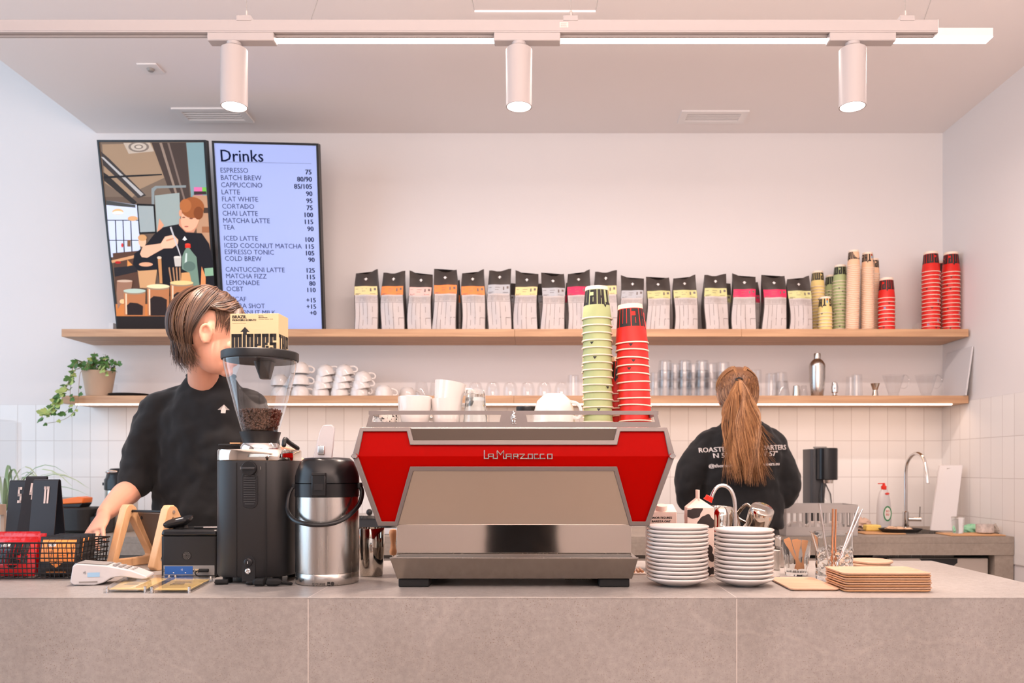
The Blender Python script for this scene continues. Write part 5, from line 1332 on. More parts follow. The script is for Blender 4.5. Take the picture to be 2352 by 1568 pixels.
m = MB(); m.box((.045, -.0408, .009), (.045, .0008, .004)); m.build('card_slot', MGREY, t)
m = MB()
for r in (.003, .0055, .008):
    m.add([(.030 + (r + .0008 * q) * math.cos(a), -.0412, .034 + (r + .0008 * q) * math.sin(a)) for q in (0, 1) for a in [-.6 + k * .3 for k in range(5)]], [(k, k + 1, k + 6, k + 5) for k in range(4)])
m.build('contactless_mark', DGREY, t, flip=False)
m = MB()
for k in range(4):
    for j in range(3): m.box((.105 + k * .014, -.018 + j * .018, .0515 - k * .0048), (.010, .012, .003), X=None)
m.build('keys', MGREY, t, bevel=.001)

# ---- two clear acrylic sign blocks
CARD = M('card_yellow', (238, 206, 134), .5)
for k, (fl, fr, bl_, br2) in enumerate((((237, 1362), (336, 1362), (398, 1331), (292, 1331)), ((339, 1363), (437, 1363), (494, 1334), (401, 1331)))):
    cs = [Vector((sx(x, dof(y)), dof(y), zt)) for x, y in (fl, fr, br2 if False else (bl_[0], bl_[1]), br2)]
    # order: front-left, front-right, back-right, back-left
    cs = [Vector((sx(x, dof(y)), dof(y), zt)) for x, y in (fl, fr, bl_, br2)]
    cen = sum(cs, Vector()) / 4
    t = thing('acrylic_sign_block', ['left clear acrylic sign block lying flat, near the card terminal', 'right clear acrylic sign block lying flat, below the receipt printer'][k], 'sign holder', (cen.x, cen.y, zt), group='acrylic sign blocks')
    MB().prism(cs, (0, 0, .006)).build('lower_plate', ACRYL, t, world=True, bevel=.0006)
    MB().prism([c + Vector((0, 0, .0068)) for c in cs], (0, 0, .006)).build('upper_plate', ACRYL, t, world=True, bevel=.0006)
    ins = [cen.lerp(c, .84) for c in cs]
    ca = MB().prism([Vector((c.x, c.y, zt + .0061)) for c in ins], (0, 0, .0005)).build('card_insert', CARD, t, world=True)
    m = MB(); u = (ins[1] - ins[0]); v = (ins[3] - ins[0])
    for a, b, wd_ in ((.2, .62, .5), (.2, .50, .36), (.2, .38, .42)): 
        q = [ins[0] + u * a + v * b, ins[0] + u * (a + wd_) + v * b, ins[0] + u * (a + wd_) + v * (b + .05), ins[0] + u * a + v * (b + .05)]
        m.prism([Vector((p.x, p.y, zt + .00661)) for p in q], (0, 0, .00008))
    m.build('print', YEL2, ca, origin=t.location)
    for c in cs:
        p = cen.lerp(c, .88); MB().lathe([(0, .0), (.0035, .0), (.0035, .0145), (0, .0145)], 14, X=T(p.x, p.y, zt + .0002)).build('magnet_stud', CHROME, t, world=True)

# ---- wire basket with packets
bk = thing('wire_basket', 'black wire basket full of coffee packets at the left edge of the counter', 'basket', (sx(60, 2.38), 2.38, zt))
WIRE = M('black_wire', (24, 22, 22), .4)
z0b = zt + .003; bh = P(0, 1247, 2.31).z - z0b
FL = Vector((-1.93, 2.315, 0)); FRr = Vector((-1.297, 2.325, 0)); BR = Vector((-1.322, 2.52, 0)); BL = Vector((-1.93, 2.51, 0))
m = MB(); nlev = 8; spr = .010
for k in range(nlev):
    z = z0b + bh * k / (nlev - 1); e = spr * k / (nlev - 1)
    cs = [FL + Vector((-e, -e, z)), FRr + Vector((e, -e, z)), BR + Vector((e, e, z)), BL + Vector((-e, e, z))]
    m.tube(cs, .0016 if k not in (0, nlev - 1) else .0023, 6, closed=True)
def lp(a, b, n):
    return [a.lerp(b, i / n) for i in range(n + 1)]
for a, b, n, ox, oy in ((FL, FRr, 50, 0, -1), (FRr, BR, 8, 1, 0), (BL, BR, 24, 0, 1)):
    for p in lp(a, b, n): m.tube([p + Vector((0, 0, z0b)), p + Vector((ox * spr, oy * spr, z0b + bh))], .0012, 5)
for p, q in zip(lp(FL, FRr, 20), lp(BL, BR, 20)): m.tube([p + Vector((0, 0, z0b)), q + Vector((0, 0, z0b))], .0012, 5)
m.build('wire_frame', WIRE, bk, world=True)
FOILR = M('foil_red', (206, 20, 26), .22, coat=.6, bump=.5, bscale=22); FOILB = M('foil_black', (42, 36, 34), .4, bump=.4, bscale=24)
ORL = M('label_orange', (250, 150, 72), .5); RDL = M('print_black_gloss', (30, 24, 26), .25, coat=.4); PS = M('price_sticker', (232, 226, 220), .6)
def packet(x, y, w_, h, kind, label, tilt=.16, yaw=0.0, sticker=None, lean=0.0):
    t = thing('coffee_packet', label, 'coffee packet', (x, y, z0b + .0025), group='coffee packets in the wire basket', rot=(tilt * -1, lean, yaw))
    NU, NV = 8, 12
    def sf(u, v, side): 
        bul = .016 * math.sin(PI * u) ** .7 * math.sin(PI * min(1, max(0, v / .9))) ** .6
        return Vector(((u - .5) * w_, side * (.0012 + bul), v * h))
    m = MB(); m.loft([[sf(i / NU, j / NV, -1) for i in range(NU + 1)] + [sf(i / NU, j / NV, 1) for i in range(NU, -1, -1)] for j in range(NV + 1)])
    m.build('pouch', FOILR if kind == 'red' else FOILB, t, angle=60)
    def patch(mm, u0, u1, v0, v1, off=.0012, mi=0):
        nu = max(1, int((u1 - u0) * 10)); nv = max(1, int((v1 - v0) * 10)); vs = [sf(u0 + (u1 - u0) * i / nu, v0 + (v1 - v0) * j / nv, -1) + Vector((0, -off, 0)) for j in range(nv + 1) for i in range(nu + 1)]
        mm.add(vs, [(j * (nu + 1) + i, j * (nu + 1) + i + 1, (j + 1) * (nu + 1) + i + 1, (j + 1) * (nu + 1) + i) for j in range(nv) for i in range(nu)], mi)
    if kind == 'red':
        m = MB(); rects, wd = word_rects('kenya' if False else 'miner')
        for a, b, c, d in rects: patch(m, .12 + .74 * a / wd, .12 + .74 * c / wd, .32 + .05 * b, .32 + .05 * d)
        m.add([sf(.42, .27, -1) + Vector((0, -.0015, 0)), sf(.68, .27, -1) + Vector((0, -.0015, 0)), sf(.55, .18, -1) + Vector((0, -.0015, 0))], [(0, 1, 2)])
        m.build('lettering', RDL, t, flip=False)
    else:
        m = MB(); patch(m, .07, .93, .36, .92); m.add([sf(.34, .34, -1) + Vector((0, -.0015, 0)), sf(.70, .34, -1) + Vector((0, -.0015, 0)), sf(.52, .20, -1) + Vector((0, -.0015, 0))], [(0, 1, 2)])
        patch(m, .25, .75, .09, .105); patch(m, .25, .62, .065, .075)
        m.build('label', ORL, t, flip=False)
        m = MB()
        for u, a, b in ((.22, .55, .92), (.38, .36, .72), (.38, .8, .92), (.54, .36, .92), (.70, .62, .92), (.78, .36, .60), (.88, .45, .8)): patch(m, u, u + .014, a, b, .0017)
        patch(m, .54, .74, .50, .513, .0017); patch(m, .3, .42, .60, .612, .0017)
        m.build('lettering', YEL2, t, flip=False)
    if sticker:
        m = MB(); patch(m, .26, .46, .74, .84, .0026); st_ = m.build('price_sticker', PS, t, flip=False)
        p = sf(.28, .76, -1); m = MB(); m.text(sticker, .012, T(p.x, p.y - .0050, p.z) @ FRONT); m.build('price', DGREY, st_, flip=False)
packet(sx(30, 2.36), 2.355, .128, .112, 'red', 'red foil coffee packet with black letters, front left of the basket', sticker='325')
packet(sx(52, 2.40), 2.392, .128, .119, 'red', 'red foil coffee packet directly behind the front red one', yaw=-.06)
packet(sx(44, 2.45), 2.428, .128, .121, 'red', 'red foil coffee packet at the back of the red row', yaw=.03)
packet(sx(-75, 2.36), 2.36, .128, .110, 'red', 'red foil coffee packet cut off by the left picture edge')
packet(sx(134, 2.36), 2.355, .112, .112, 'orange', 'black coffee packet with orange label, front of the basket', sticker='365')
packet(sx(146, 2.40), 2.386, .112, .110, 'orange', 'black coffee packet second in the orange-labelled row', yaw=-.05)
packet(sx(158, 2.43), 2.416, .112, .112, 'orange', 'black coffee packet third in the orange-labelled row', yaw=-.05)
packet(sx(168, 2.46), 2.446, .112, .112, 'orange', 'black coffee packet fourth in the orange-labelled row', yaw=-.04)
packet(sx(176, 2.49), 2.474, .112, .112, 'orange', 'black coffee packet last in the orange-labelled row', yaw=-.04)

# ---- number stands
NSM = M('stand_black', (38, 37, 42), .35)
def numstand(xl, xr, d, h, num, label, yaw, sk=0.0):
    h += .113
    t = thing('table_number', label, 'table number', (sx((xl + xr) / 2, d), d, zt), yaw, 'folded black table numbers')
    w_ = (xr - xl) / F * d
    a = []; th = .0025
    prof = [(-.042, 0)] + [(-.007 * math.cos(PI * k / 6), h - .007 + .007 * math.sin(PI * k / 6)) for k in range(7)] + [(.042, 0)]
    inn_ = [(.042 - th * 1.2, 0)] + [((.007 - th) * math.cos(PI * k / 6), h - .007 + (.007 - th) * math.sin(PI * k / 6)) for k in range(7)] + [(-.042 + th * 1.2, 0)]
    pts = [(-w_ / 2, y, z) for y, z in prof + inn_]
    n = len(prof); mm = MB(); L = [Vector(p) for p in pts]
    vs = L + [p + Vector((w_, 0, 0)) for p in L]; N = len(L)
    fs = [(i, (i + 1) % N, (i + 1) % N + N, i + N) for i in range(N)]
    for i in range(n - 1):
        q = (i, i + 1, N - 2 - i, N - 1 - i); fs += [q, tuple(k + N for k in q)]
    mm.add([Vector((v.x + sk * v.z, v.y, v.z)) for v in vs], fs); mm.build('folded_sheet', NSM, t)
    m = MB(); x = 0; rects, wd = word_rects(num); ch = .052; k = ch / 10; slope = (.042 - .007) / h; zt0 = h - .022 - ch
    for a_, b_, c_, d_ in rects:
        q = []
        for X_, Z_ in ((a_, b_), (c_, b_), (c_, d_), (a_, d_)):
            zz = zt0 + Z_ * k; q.append(((X_ - wd / 2) * k * .66 + sk * zz + (.006 if num == '11' else (.004 if num == '5' else -.005)), -.042 + slope * zz - .0008, zz))
        m.prism(q, (0, .0003, 0))
    m.build('number', M('number_pale', (222, 204, 196), .5), t)
numstand(25, 72, 2.710, .160, '5', 'black folded table number 5, rear one left of the others', .0)
numstand(42, 86, 2.635, .174, '4', 'black folded table number 4, leaning in the middle', .10, .10)
numstand(79, 138, 2.566, .165, '11', 'black folded table number 11, the rightmost of three', -.06)
# ---- pastry case at far left
t = thing('display_case', 'glass display case with pale wooden base at the far left of counter', 'display case', (-1.95, 2.68, zt))
x1 = -1.79; zc = P(0, 1162, 2.62).z
m = MB(); m.b2(-2.35, x1, 2.62, 2.63, zc - .035, zc); m.b2(-2.35, x1, 2.77, 2.78, zc - .035, zc); m.b2(x1 - .012, x1, 2.63, 2.77, zc - .035, zc); m.b2(x1 - .012, x1, 2.62, 2.632, zt, zc - .035); m.b2(x1 - .012, x1, 2.768, 2.78, zt, zc - .035); m.b2(-2.35, x1, 2.62, 2.78, zt, zt + .02)
m.build('frame', M('beige_frame', (196, 172, 152), .45), t, world=True)
x2 = sx(41, 2.76); z2 = P(0, 968, 2.72).z
m = MB(); m.b2(x2 - .004, x2, 2.7555, 2.78, zt, z2); m.b2(-2.3, x2 - .0045, 2.756, 2.76, zc + .001, z2); m.b2(-2.3, x2, 2.64, 2.7555, z2 + .0005, z2 + .0045); m.build('glass_panes', GLASST, t, world=True)

# ---- saucers
sp_ = [(0, .002), (.026, .002), (.028, 0), (.031, 0), (.032, .0025), (.055, .0052), (.072, .0130), (.0800, .0172), (.0822, .0195), (.0824, .0218), (.0806, .0236), (.073, .0205), (.054, .0115), (.034, .0075), (.030, .0062), (0, .0062)]
smesh = MB().lathe(sp_, 56).mesh('saucer', WHITEG, angle=60)
for (px, d, n, pitch, sc, where) in ((1556, 2.215, 14, .0105, 1.0, 'left saucer stack'), (1709, 2.215, 12, .0116, .955, 'right saucer stack')):
    for k in range(n):
        o = bpy.data.objects.new('saucer', smesh); COL.objects.link(o)
        o.location = (sx(px, d) + random.uniform(-.0012, .0012), d + random.uniform(-.0015, .0015), zt + k * pitch); o.scale = (sc, sc, 1); o.rotation_euler = (0, 0, random.uniform(0, 6))
        tag(o, 'white saucer, %s in the %s' % (ordw(n - 1 - k) if k < n - 1 else 'topmost', where), 'saucer', 'white saucers in the ' + where)
# ---- cow-print milk carton
CD = 2.42; cx = sx(1611, CD - .035)
PAPW = M('carton_pale', (238, 218, 206), .4)
t = thing('milk_carton', 'milk carton with black cow patches and red cap behind the saucers', 'carton', (cx, CD, zt), math.radians(-4))
w_ = .077; hs = P(0, 1166, CD - .035).z - zt; ht = P(0, 1142, CD).z - zt
m = MB(); m.b2(-w_ / 2, w_ / 2, -w_ / 2, w_ / 2, 0, hs)
m.build('body', PAPW, t, bevel=.0015)
m = MB(); a = w_ / 2; m.add([(-a, -a, hs + .0003), (a, -a, hs + .0003), (a, a, hs + .0003), (-a, a, hs + .0003), (-a * .1, -a * .55, ht), (-a * .1, a * .9, ht)], [(0, 1, 4), (1, 2, 5, 4), (2, 3, 5), (3, 0, 4, 5), (0, 3, 2, 1)]); m.b2(-a * .16, -a * .04, -a * .75, a * .95, ht - .006, ht + .022)
m.build('gable_top', PAPW, t)
PATCH = M('cow_black', (52, 42, 40), .45)
m = MB(); rr = random.Random(8); y = -w_ / 2 - .0006
def blob(cx_, cz_, rx, rz, seed, face='f'):
    r2 = random.Random(seed); ph = [r2.uniform(0, 6) for _ in range(3)]; pts = []
    for k in range(30):
        a = 2 * PI * k / 30; f = 1 + .28 * math.sin(2 * a + ph[0]) + .2 * math.sin(3 * a + ph[1]) + .08 * math.sin(5 * a + ph[2])
        u = max(-w_ / 2 + .0005, min(w_ / 2 - .0005, cx_ + rx * f * math.cos(a))); v = max(.002, min(hs - .001, cz_ + rz * f * math.sin(a)))
        pts.append((u, y, v) if face == 'f' else (w_ / 2 + .0006, u, v))
    c = (cx_ if face == 'f' else w_ / 2 + .0006, y if face == 'f' else cx_, cz_)
    m.add(pts + [c], [(k, (k + 1) % 30, 30) for k in range(30)])
for q in ((-.020, hs - .014, .022, .019, 1), (-.027, hs - .062, .016, .013, 2), (.016, hs - .040, .020, .024, 3), (-.010, hs - .105, .02, .016, 4), (.026, hs - .13, .013, .02, 5), (-.02, .03, .02, .014, 6), (.026, .018, .014, .016, 7)): blob(*q)
for q in ((.0, hs - .04, .02, .02, 8), (-.01, hs - .12, .02, .018, 9), (.0, .03, .02, .02, 10)): blob(*q, face='s')
m.build('cow_patches', PATCH, t, flip=False)
MB().lathe([(0, 0), (.0135, 0), (.0135, .004), (.0115, .004), (.0115, .014), (.0105, .015), (0, .015)], 24, X=T(a * .62, -.006, (hs + ht) / 2 + .005) @ RY(math.radians(28))).build('cap', M('cap_red', (240, 44, 26), .35), t)
# ---- oat carton
OD = 2.56; t = thing('oat_carton', 'pale oat drink carton with small black text behind the coffee machine', 'carton', (sx(1518, OD), OD, zt))
w_ = .088; hs = P(0, 1176, OD - .03).z - zt
MB().b2(-w_ / 2, w_ / 2, -.031, .031, 0, hs).build('body', PAPW, t, bevel=.0015)
m = MB(); a = w_ / 2; m.add([(-a, -.031, hs + .0003), (a, -.031, hs + .0003), (a, .031, hs + .0003), (-a, .031, hs + .0003), (-a * .95, .031, hs + .022), (a * .95, .031, hs + .022)], [(0, 1, 5, 4), (0, 4, 3), (1, 2, 5), (3, 4, 5, 2), (0, 3, 2, 1)]); m.build('slant_top', PAPW, t)
MB().lathe([(0, 0), (.017, 0), (.017, .014), (.016, .0155), (0, .0155)], 28, X=T(.0, -.012, hs + .006) @ RX(.25)).build('cap', PAPW, t)
MB().text('MINOR FIGURES', .0090, T(-.039, -.0316, hs - .020) @ FRONT, bold=.0003, sx=1.05).build('print', INK, t, flip=False); m = MB(); m.text('BARISTA OAT', .0090, T(-.033, -.0316, hs - .031) @ FRONT, bold=.0003, sx=1.05); m.build('print', INK, t, flip=False)
# ---- pitcher rinser block, tap loop, two pitchers
t = thing('pitcher_rinser', 'low steel pitcher rinser tray behind the saucer stacks', 'rinser', (sx(1700, 2.66), 2.66, zt))
MB().b2(-.115, .125, -.06, .09, 0, .064).build('block', STEEL, t, bevel=.003); MB().b2(-.105, .115, -.05, .08, .0642, .067).build('grate', STEELD, t)
ld = 2.64; q1, q2 = P(1630, 1240, ld), P(1690, 1235, ld)
t = thing('tap_loop', 'chrome swan-neck tap loop rising behind the cow-print milk carton', 'tap', (q2.x, ld, zt + .0675))
pts = [P(1632, 1150, ld), P(1637, 1134, ld), P(1647, 1119, ld), P(1661, 1114.5, ld), P(1675, 1121, ld), P(1684, 1137, ld), P(1688, 1160, ld), P(1689, 1200, ld), Vector((P(1689, 0, ld).x, ld, zt + .0675))]
MB().tube(smooth_pts(pts, 5), .0062, 14).build('tube', CHROME, t, world=True)
def pitcher(px, py, d, rot, label):
    t = thing('milk_pitcher', label, 'pitcher', P(px, py, d), group='upturned steel milk pitchers', rot=rot)
    t.scale = (.86, .86, .86)
    MB().lathe([(0, 0), (.040, 0), (.044, .003), (.046, .03), (.044, .06), (.041, .085), (.045, .10), (.0435, .10), (.040, .085), (.043, .06), (.044, .03), (.042, .006), (0, .004)], 40).build('jug', MIRROR, t, angle=50)
    MB().tube(smooth_pts([(.041, 0, .088), (.066, 0, .086), (.080, 0, .074), (.070, 0, .03), (.058, 0, .012), (.045, 0, .018)]), .0034, 8, flat=2.0).build('handle', MIRROR, t)
pitcher(1657, 1163, 2.70, (PI - .1, .12, .3), 'upturned steel milk pitcher between milk carton and tap loop')
pitcher(1752, 1167, 2.66, (PI - .45, -.40, 2.75), 'tilted upturned steel milk pitcher with handle, right of tap loop')
# ---- glass with little wooden spoons
gd = 2.42; t = thing('spoon_glass', 'clear faceted glass holding copper-coloured flat spoons', 'glass', (sx(1829, gd), gd, zt))
nf = 12
def facet_ring(r, z, amp, n=48): return [(r * (1 - amp * abs(math.sin(nf * k * PI / n))) * math.cos(2 * PI * k / n), r * (1 - amp * abs(math.sin(nf * k * PI / n))) * math.sin(2 * PI * k / n), z) for k in range(n)]
m = MB(); m.loft([facet_ring(.032, 0, 0), facet_ring(.033, .004, .04), facet_ring(.038, .055, .05), facet_ring(.039, .06, 0), facet_ring(.0425, .101, 0), facet_ring(.0408, .101, 0), facet_ring(.037, .06, 0), facet_ring(.030, .010, 0)], cap=True); m.build('tumbler', GLASS, t, angle=30)
COPP = M('spoon_copper', (226, 170, 126), .3, .6)
for k, (tx_, ty, bx, yaw) in enumerate(((1806, 1236, 1838, 0), (1826, 1238, 1836, .3), (1832, 1239, 1832, -.2), (1849, 1240, 1842, .1))):
    dd = gd - .006 + k * .005
    top = P(tx_, ty, dd); bot = P(bx, 1306, dd)
    ax_ = (top - bot); L = ax_.length; ax_.normalize(); sd_ = Vector((ax_.z, 0, -ax_.x))
    o = thing('flat_spoon', 'flat copper-coloured spoon in the faceted glass, %s' % ['leaning furthest left', 'second from left', 'third from left', 'furthest right'][k], 'spoon', bot, group='flat spoons in the glass')
    ring = []
    for u, w2 in ((0, .010), (.1, .009), (.3, .0035), (.55, .004), (.8, .0085), (.97, .010), (1.0, .008)):
        p = bot + ax_ * L * u; ring.append([p - sd_ * w2 + Vector((0, -.0006, 0)), p + sd_ * w2 + Vector((0, -.0006, 0)), p + sd_ * w2 + Vector((0, .0006, 0)), p - sd_ * w2 + Vector((0, .0006, 0))])
    MB().loft(ring).build('spoon', COPP, o, world=True)
# ---- cut glass mixing jug with straws
jd = 2.33; t = thing('mixing_jug', 'cut-glass mixing jug with a spout holding metal straws', 'jug', (sx(1916, jd), jd, zt))
JR = .0505; JH = P(0, 1221, jd).z - zt
n = 96; rows_ = 44
def jr(k, j):
    z = JH * j / rows_
    a = 2 * PI * k / n; r = JR
    if .004 < z < JH * .66:
        u = a * 8 / PI; v = z / .0125
        r -= .0022 * (1 - min(1, 2.2 * min(abs((u + v) % 2 - 1), abs((u - v) % 2 - 1))))
    return r
outr = [[(jr(k, j) * math.cos(2 * PI * k / n), jr(k, j) * math.sin(2 * PI * k / n), JH * j / rows_) for k in range(n)] for j in range(rows_ + 1)]
inr = [[((JR - .0035) * math.cos(2 * PI * k / n), (JR - .0035) * math.sin(2 * PI * k / n), z) for k in range(n)] for z in (JH, JH * .5, .012)]
for k in range(n):      # pull the spout out on the left
    a = 2 * PI * k / n; f = max(0, math.cos(a - PI)) ** 14
    for j in (rows_, rows_ - 1, rows_ - 2, rows_ - 3, rows_ - 4):
        x, y, z = outr[j][k]; e = f * (.020 - .004 * (rows_ - j)); outr[j][k] = (x - e, y, z + (.001 if j == rows_ else 0) * f)
    x, y, z = inr[0][k]; inr[0][k] = (x - f * .019, y, z)
MB().loft(outr + inr).build('jug', GLASS, t, angle=25)
for k, (tx_, ty, bx, by) in enumerate(((1882, 1156, 1906, 1315), (1913, 1168, 1911, 1318), (1920, 1169, 1917, 1316), (1972, 1164, 1926, 1290), (1981, 1169, 1922, 1300))):
    top = P(tx_, ty, jd + (.01, -.01, .0, .02, -.01)[k]); bot = P(bx, by, jd + (.0, .01, .02, -.01, -.02)[k])
    bot.z = max(bot.z, zt + .014)
    o = MB().tube([bot, top], .0030, 12).build('metal_straw', CHROME if k not in (1, 2) else M('copper_straw', (232, 176, 140), .12, 1.0), None, origin=bot)
    tag(o, 'metal straw in the cut-glass jug, %s' % ['leaning left', 'left of upright copper pair', 'right of upright copper pair', 'leaning right, rear', 'leaning right, front'][k], 'straw', 'metal straws in the jug')
# small clear glass right of plates
o = glass_mesh(.032, .028, .12).build('clear_glass', GLASS, angle=40); o.location = (sx(1768, 2.36), 2.36, zt); tag(o, 'clear glass half hidden behind the right saucer stack', 'glass')
# ---- wooden trays
def tray_mesh(w_, d_, h=.0058, r=.012):
    m = MB(); a = rrect(0, 0, w_, d_, r, 6); cen = lambda k, z: [(x * (1 - 2 * k / w_), y * (1 - 2 * k / d_), z) for x, y in a]
    m.loft([cen(.004, 0), cen(.0005, .0024), cen(0, .0040), cen(0, h), cen(.0012, h), cen(.004, h - .0022), cen(.010, h - .0030)], 0)
    for i in range(len(m.f)):
        vz = [m.v[q].z for q in m.f[i]]
        if max(vz) > h - .0001 or min(vz) > .003: m.m[i] = 1 if min(vz) < .0041 and max(vz) > h - .0001 and False else 0
    return m
def finish_tray(m, nm):
    o = m.build(nm, [TRAYW], None, angle=40); return o
tm = tray_mesh(.222, .150); tmesh = tm.mesh('wooden_tray', [TRAYW], angle=40)
tmesh2 = tray_mesh(.222, .150).mesh('wooden_tray', [wood_mat('tray_wood_dark', (186, 136, 94), (216, 168, 126), (2, 16, 16))], angle=40)
for k in range(8):
    o = bpy.data.objects.new('wooden_tray', tmesh if k % 2 else tmesh2); COL.objects.link(o)
    o.location = (.881 + random.uniform(-.0015, .0015), 2.157 + random.uniform(-.001, .001), zt + k * .0060); o.rotation_euler = (0, 0, random.uniform(-.006, .006))
    tag(o, 'thin rectangular wooden tray, %s in the tray stack at right' % (ordw(7 - k)), 'tray', 'stack of thin wooden trays')
tm = tray_mesh(.125, .225).build('wooden_tray', TRAYW, None, angle=40); tm.location = (.7055, 2.218, zt); tm.rotation_euler = (0, 0, math.radians(-1))
tag(tm, 'single wooden tray lying flat between the saucers and tray stack', 'tray')
lidm = MB().lathe([(0, 0), (.060, 0), (.064, .003), (.064, .007), (.062, .009), (0, .0085)], 48).mesh('round_board', TRAYW)
for k, (px, y, z) in enumerate(((1996, 2.66, .0), (1950, 2.72, 0), (2002, 2.655, .0095))):
    o = bpy.data.objects.new('round_board', lidm); COL.objects.link(o); o.location = (sx(px, y), y, zt + z)
    tag(o, ['round wooden board, lower of the pair behind the tray stack', 'round wooden board half hidden behind the cut-glass jug', 'round wooden board, upper of the pair behind the tray stack'][k], 'board', 'round wooden boards')
# tray with bits between machine and left plates
t = thing('cutlery_tray', 'small pale tray with metal pieces just right of the coffee machine', 'tray', (sx(1470, 2.48), 2.48, zt))
MB().b2(-.03, .012, -.05, .05, 0, .004).build('base', PAPW, t, bevel=.001)
m = MB(); m.tube([(-.022, -.04, .0075), (-.018, .04, .0075)], .0035, 8); m.tube([(-.008, -.04, .0075), (-.006, .03, .0075)], .0035, 8); m.tube([(.004, -.035, .0075), (.003, .04, .0075)], .0035, 8); m.build('cutlery', COPP, t)
# ------------------------------------------------------------------ espresso machine
mc = thing('espresso_machine', 'large red and steel espresso machine in the centre of the counter', 'espresso machine', (sx(1180, 2.4), 2.4, zt))
MX = 1179.6
def dm(y): return 2.140 + (1047 - y) / 65 * .020 if y < 1047 else 2.140 + (y - 1047) / 161 * .050
def PM(x, y, off=0.0):
    # constant-scale plane at the crease, so the machine keeps its true outline
    return P(x, y, dm(y) + off)
def mir(pts): return [(2 * MX - x, y) for x, y in pts]
Lh = [(826.9, 981), (941.5, 981), (949, 1011)]
Lb = [(949, 1082), (913, 1208), (868, 1208), (808.5, 1047)]
O = Lh + mir(Lh)[::-1] + mir(Lb)[::-1] + Lb
Li = [(833.8, 990.5), (934.5, 990.5), (941.5, 1021.6)]
Lbi = [(942, 1071), (907, 1197.5), (875.8, 1197.5), (822, 1048)]
I = Li + mir(Li)[::-1] + mir(Lbi)[::-1] + Lbi
MB().band([PM(*p, -.004) for p in O], [PM(*p, -.004) for p in I], (0, .016, 0)).build('outline_frame', ALU, mc, world=True, bevel=.0015)
up = [(822, 1047), (834, 990)] + [(934.5, 990), (941.5, 1021)]
rp_ = MB()
U = [(822, 1047.5), (833.5, 990), (935, 990), (942, 1021)] ; U = U + mir(U)[::-1]
rp_.prism([PM(*p, .003) for p in U], (0, .006, 0))
Lw = [(822, 1047.5), (875.8, 1198), (907, 1198), (942, 1071)]; Lw = Lw + mir(Lw)[::-1]
rp_.prism([PM(*p, .003) for p in Lw], (0, .006, 0))
rp_.build('red_panel', RED, mc, world=True, angle=20)
q = [(949, 1082), (2 * MX - 949, 1082), (2 * MX - 913, 1206), (913, 1206)]
MB().prism([PM(*p, .004) for p in q], (0, .008, 0)).build('back_panel', STEELP, mc, world=True)
q = [(941, 984), (2 * MX - 941, 984), (2 * MX - 949, 1012), (949, 1012)]
MB().prism([PM(*p, .005) for p in q], (0, .008, 0)).build('upper_panel', STEELD, mc, world=True)
# solid body with the hexagonal section
body = [(828, 983), (811, 1047), (870, 1206), (2 * MX - 870, 1206), (2 * MX - 811, 1047), (2 * MX - 828, 983)]
bp = [Vector((P(x, y, 2.15).x, 2.195, P(x, y, 2.15).z)) for x, y in body]
MB().prism(bp, (0, .40, 0)).build('body', RED, mc, world=True, bevel=.003)
for s_ in (-1, 1):     # corner knobs on the side vertices
    c = PM(MX + s_ * 364, 1047, -.004)
    kb = MB(); kb.lathe([(0, -.010), (.006, -.010), (.0075, -.006), (.0075, .006), (.006, .010), (0, .010)], 6, X=Matrix.Translation(c) @ RX(PI / 2) @ Matrix.Diagonal((1.35, 1.0, .8, 1))); kb.build('side_knob', CHROME, mc, world=True, angle=20)
# polished lower section, drip tray, feet
a, b = P(895, 1282, 2.135), P(1466, 1282, 2.135); c, d = P(912, 1329, 2.17), P(1452, 1329, 2.17)
ps_ = P(911, 1204, 2.192); pe_ = P(1450, 1284, 2.192)
MB().b2(a.x + .012, b.x - .012, 2.145, 2.69, a.z - .0002, a.z + .0012).build('drip_grille', STEELD, mc, world=True)
MB().b2(ps_.x, pe_.x, 2.192, 2.56, pe_.z, ps_.z).build('lower_body', MIRROR, mc, world=True, bevel=.0008)
zc_ = c.z
ring1 = [(a.x, 2.135, a.z), (b.x, 2.135, b.z), (b.x, 2.70, b.z), (a.x, 2.70, a.z)]
ring0 = [(c.x, 2.17, zc_), (d.x, 2.17, zc_), (d.x, 2.68, zc_), (c.x, 2.68, zc_)]
MB().loft([ring0, ring1]).build('drip_tray', STEELT, mc, world=True, bevel=.0015)
MB().b2(a.x, b.x, 2.1345, 2.1375, a.z + .0002, a.z + .003).build('tray_lip', STEEL, mc, world=True)
for x0_, x1_ in ((915, 985), (1376, 1446)):
    for yy in (2.175, 2.58):
        l_, r_ = sx(x0_, 2.175), sx(x1_, 2.175); MB().b2(l_, r_, yy, yy + .065, zt, zc_ + .001).build('foot', RUBBER, mc, world=True, bevel=.003)
m = MB(); hx = [(sx(1300, 2.3) + .0055 * k, 2.30, zt + .008) for k in range(14)]
for p in hx: m.lathe([(.006, -.0015), (.0075, 0), (.006, .0015)], 14, X=T(*p) @ RY(PI / 2 + .3))
m.tube([hx[0], hx[-1]], .006, 12); m.build('corrugated_hose', M('hose_beige', (176, 160, 140), .5), mc, world=True)
# top tray
tl_, tr_ = P(835, 982, 2.2), P(2 * MX - 835, 982, 2.2); MT = tl_.z
MB().b2(tl_.x, tr_.x, 2.17, 2.60, MT - .006, MT).build('cup_tray', STEEL, mc, world=True, bevel=.001)
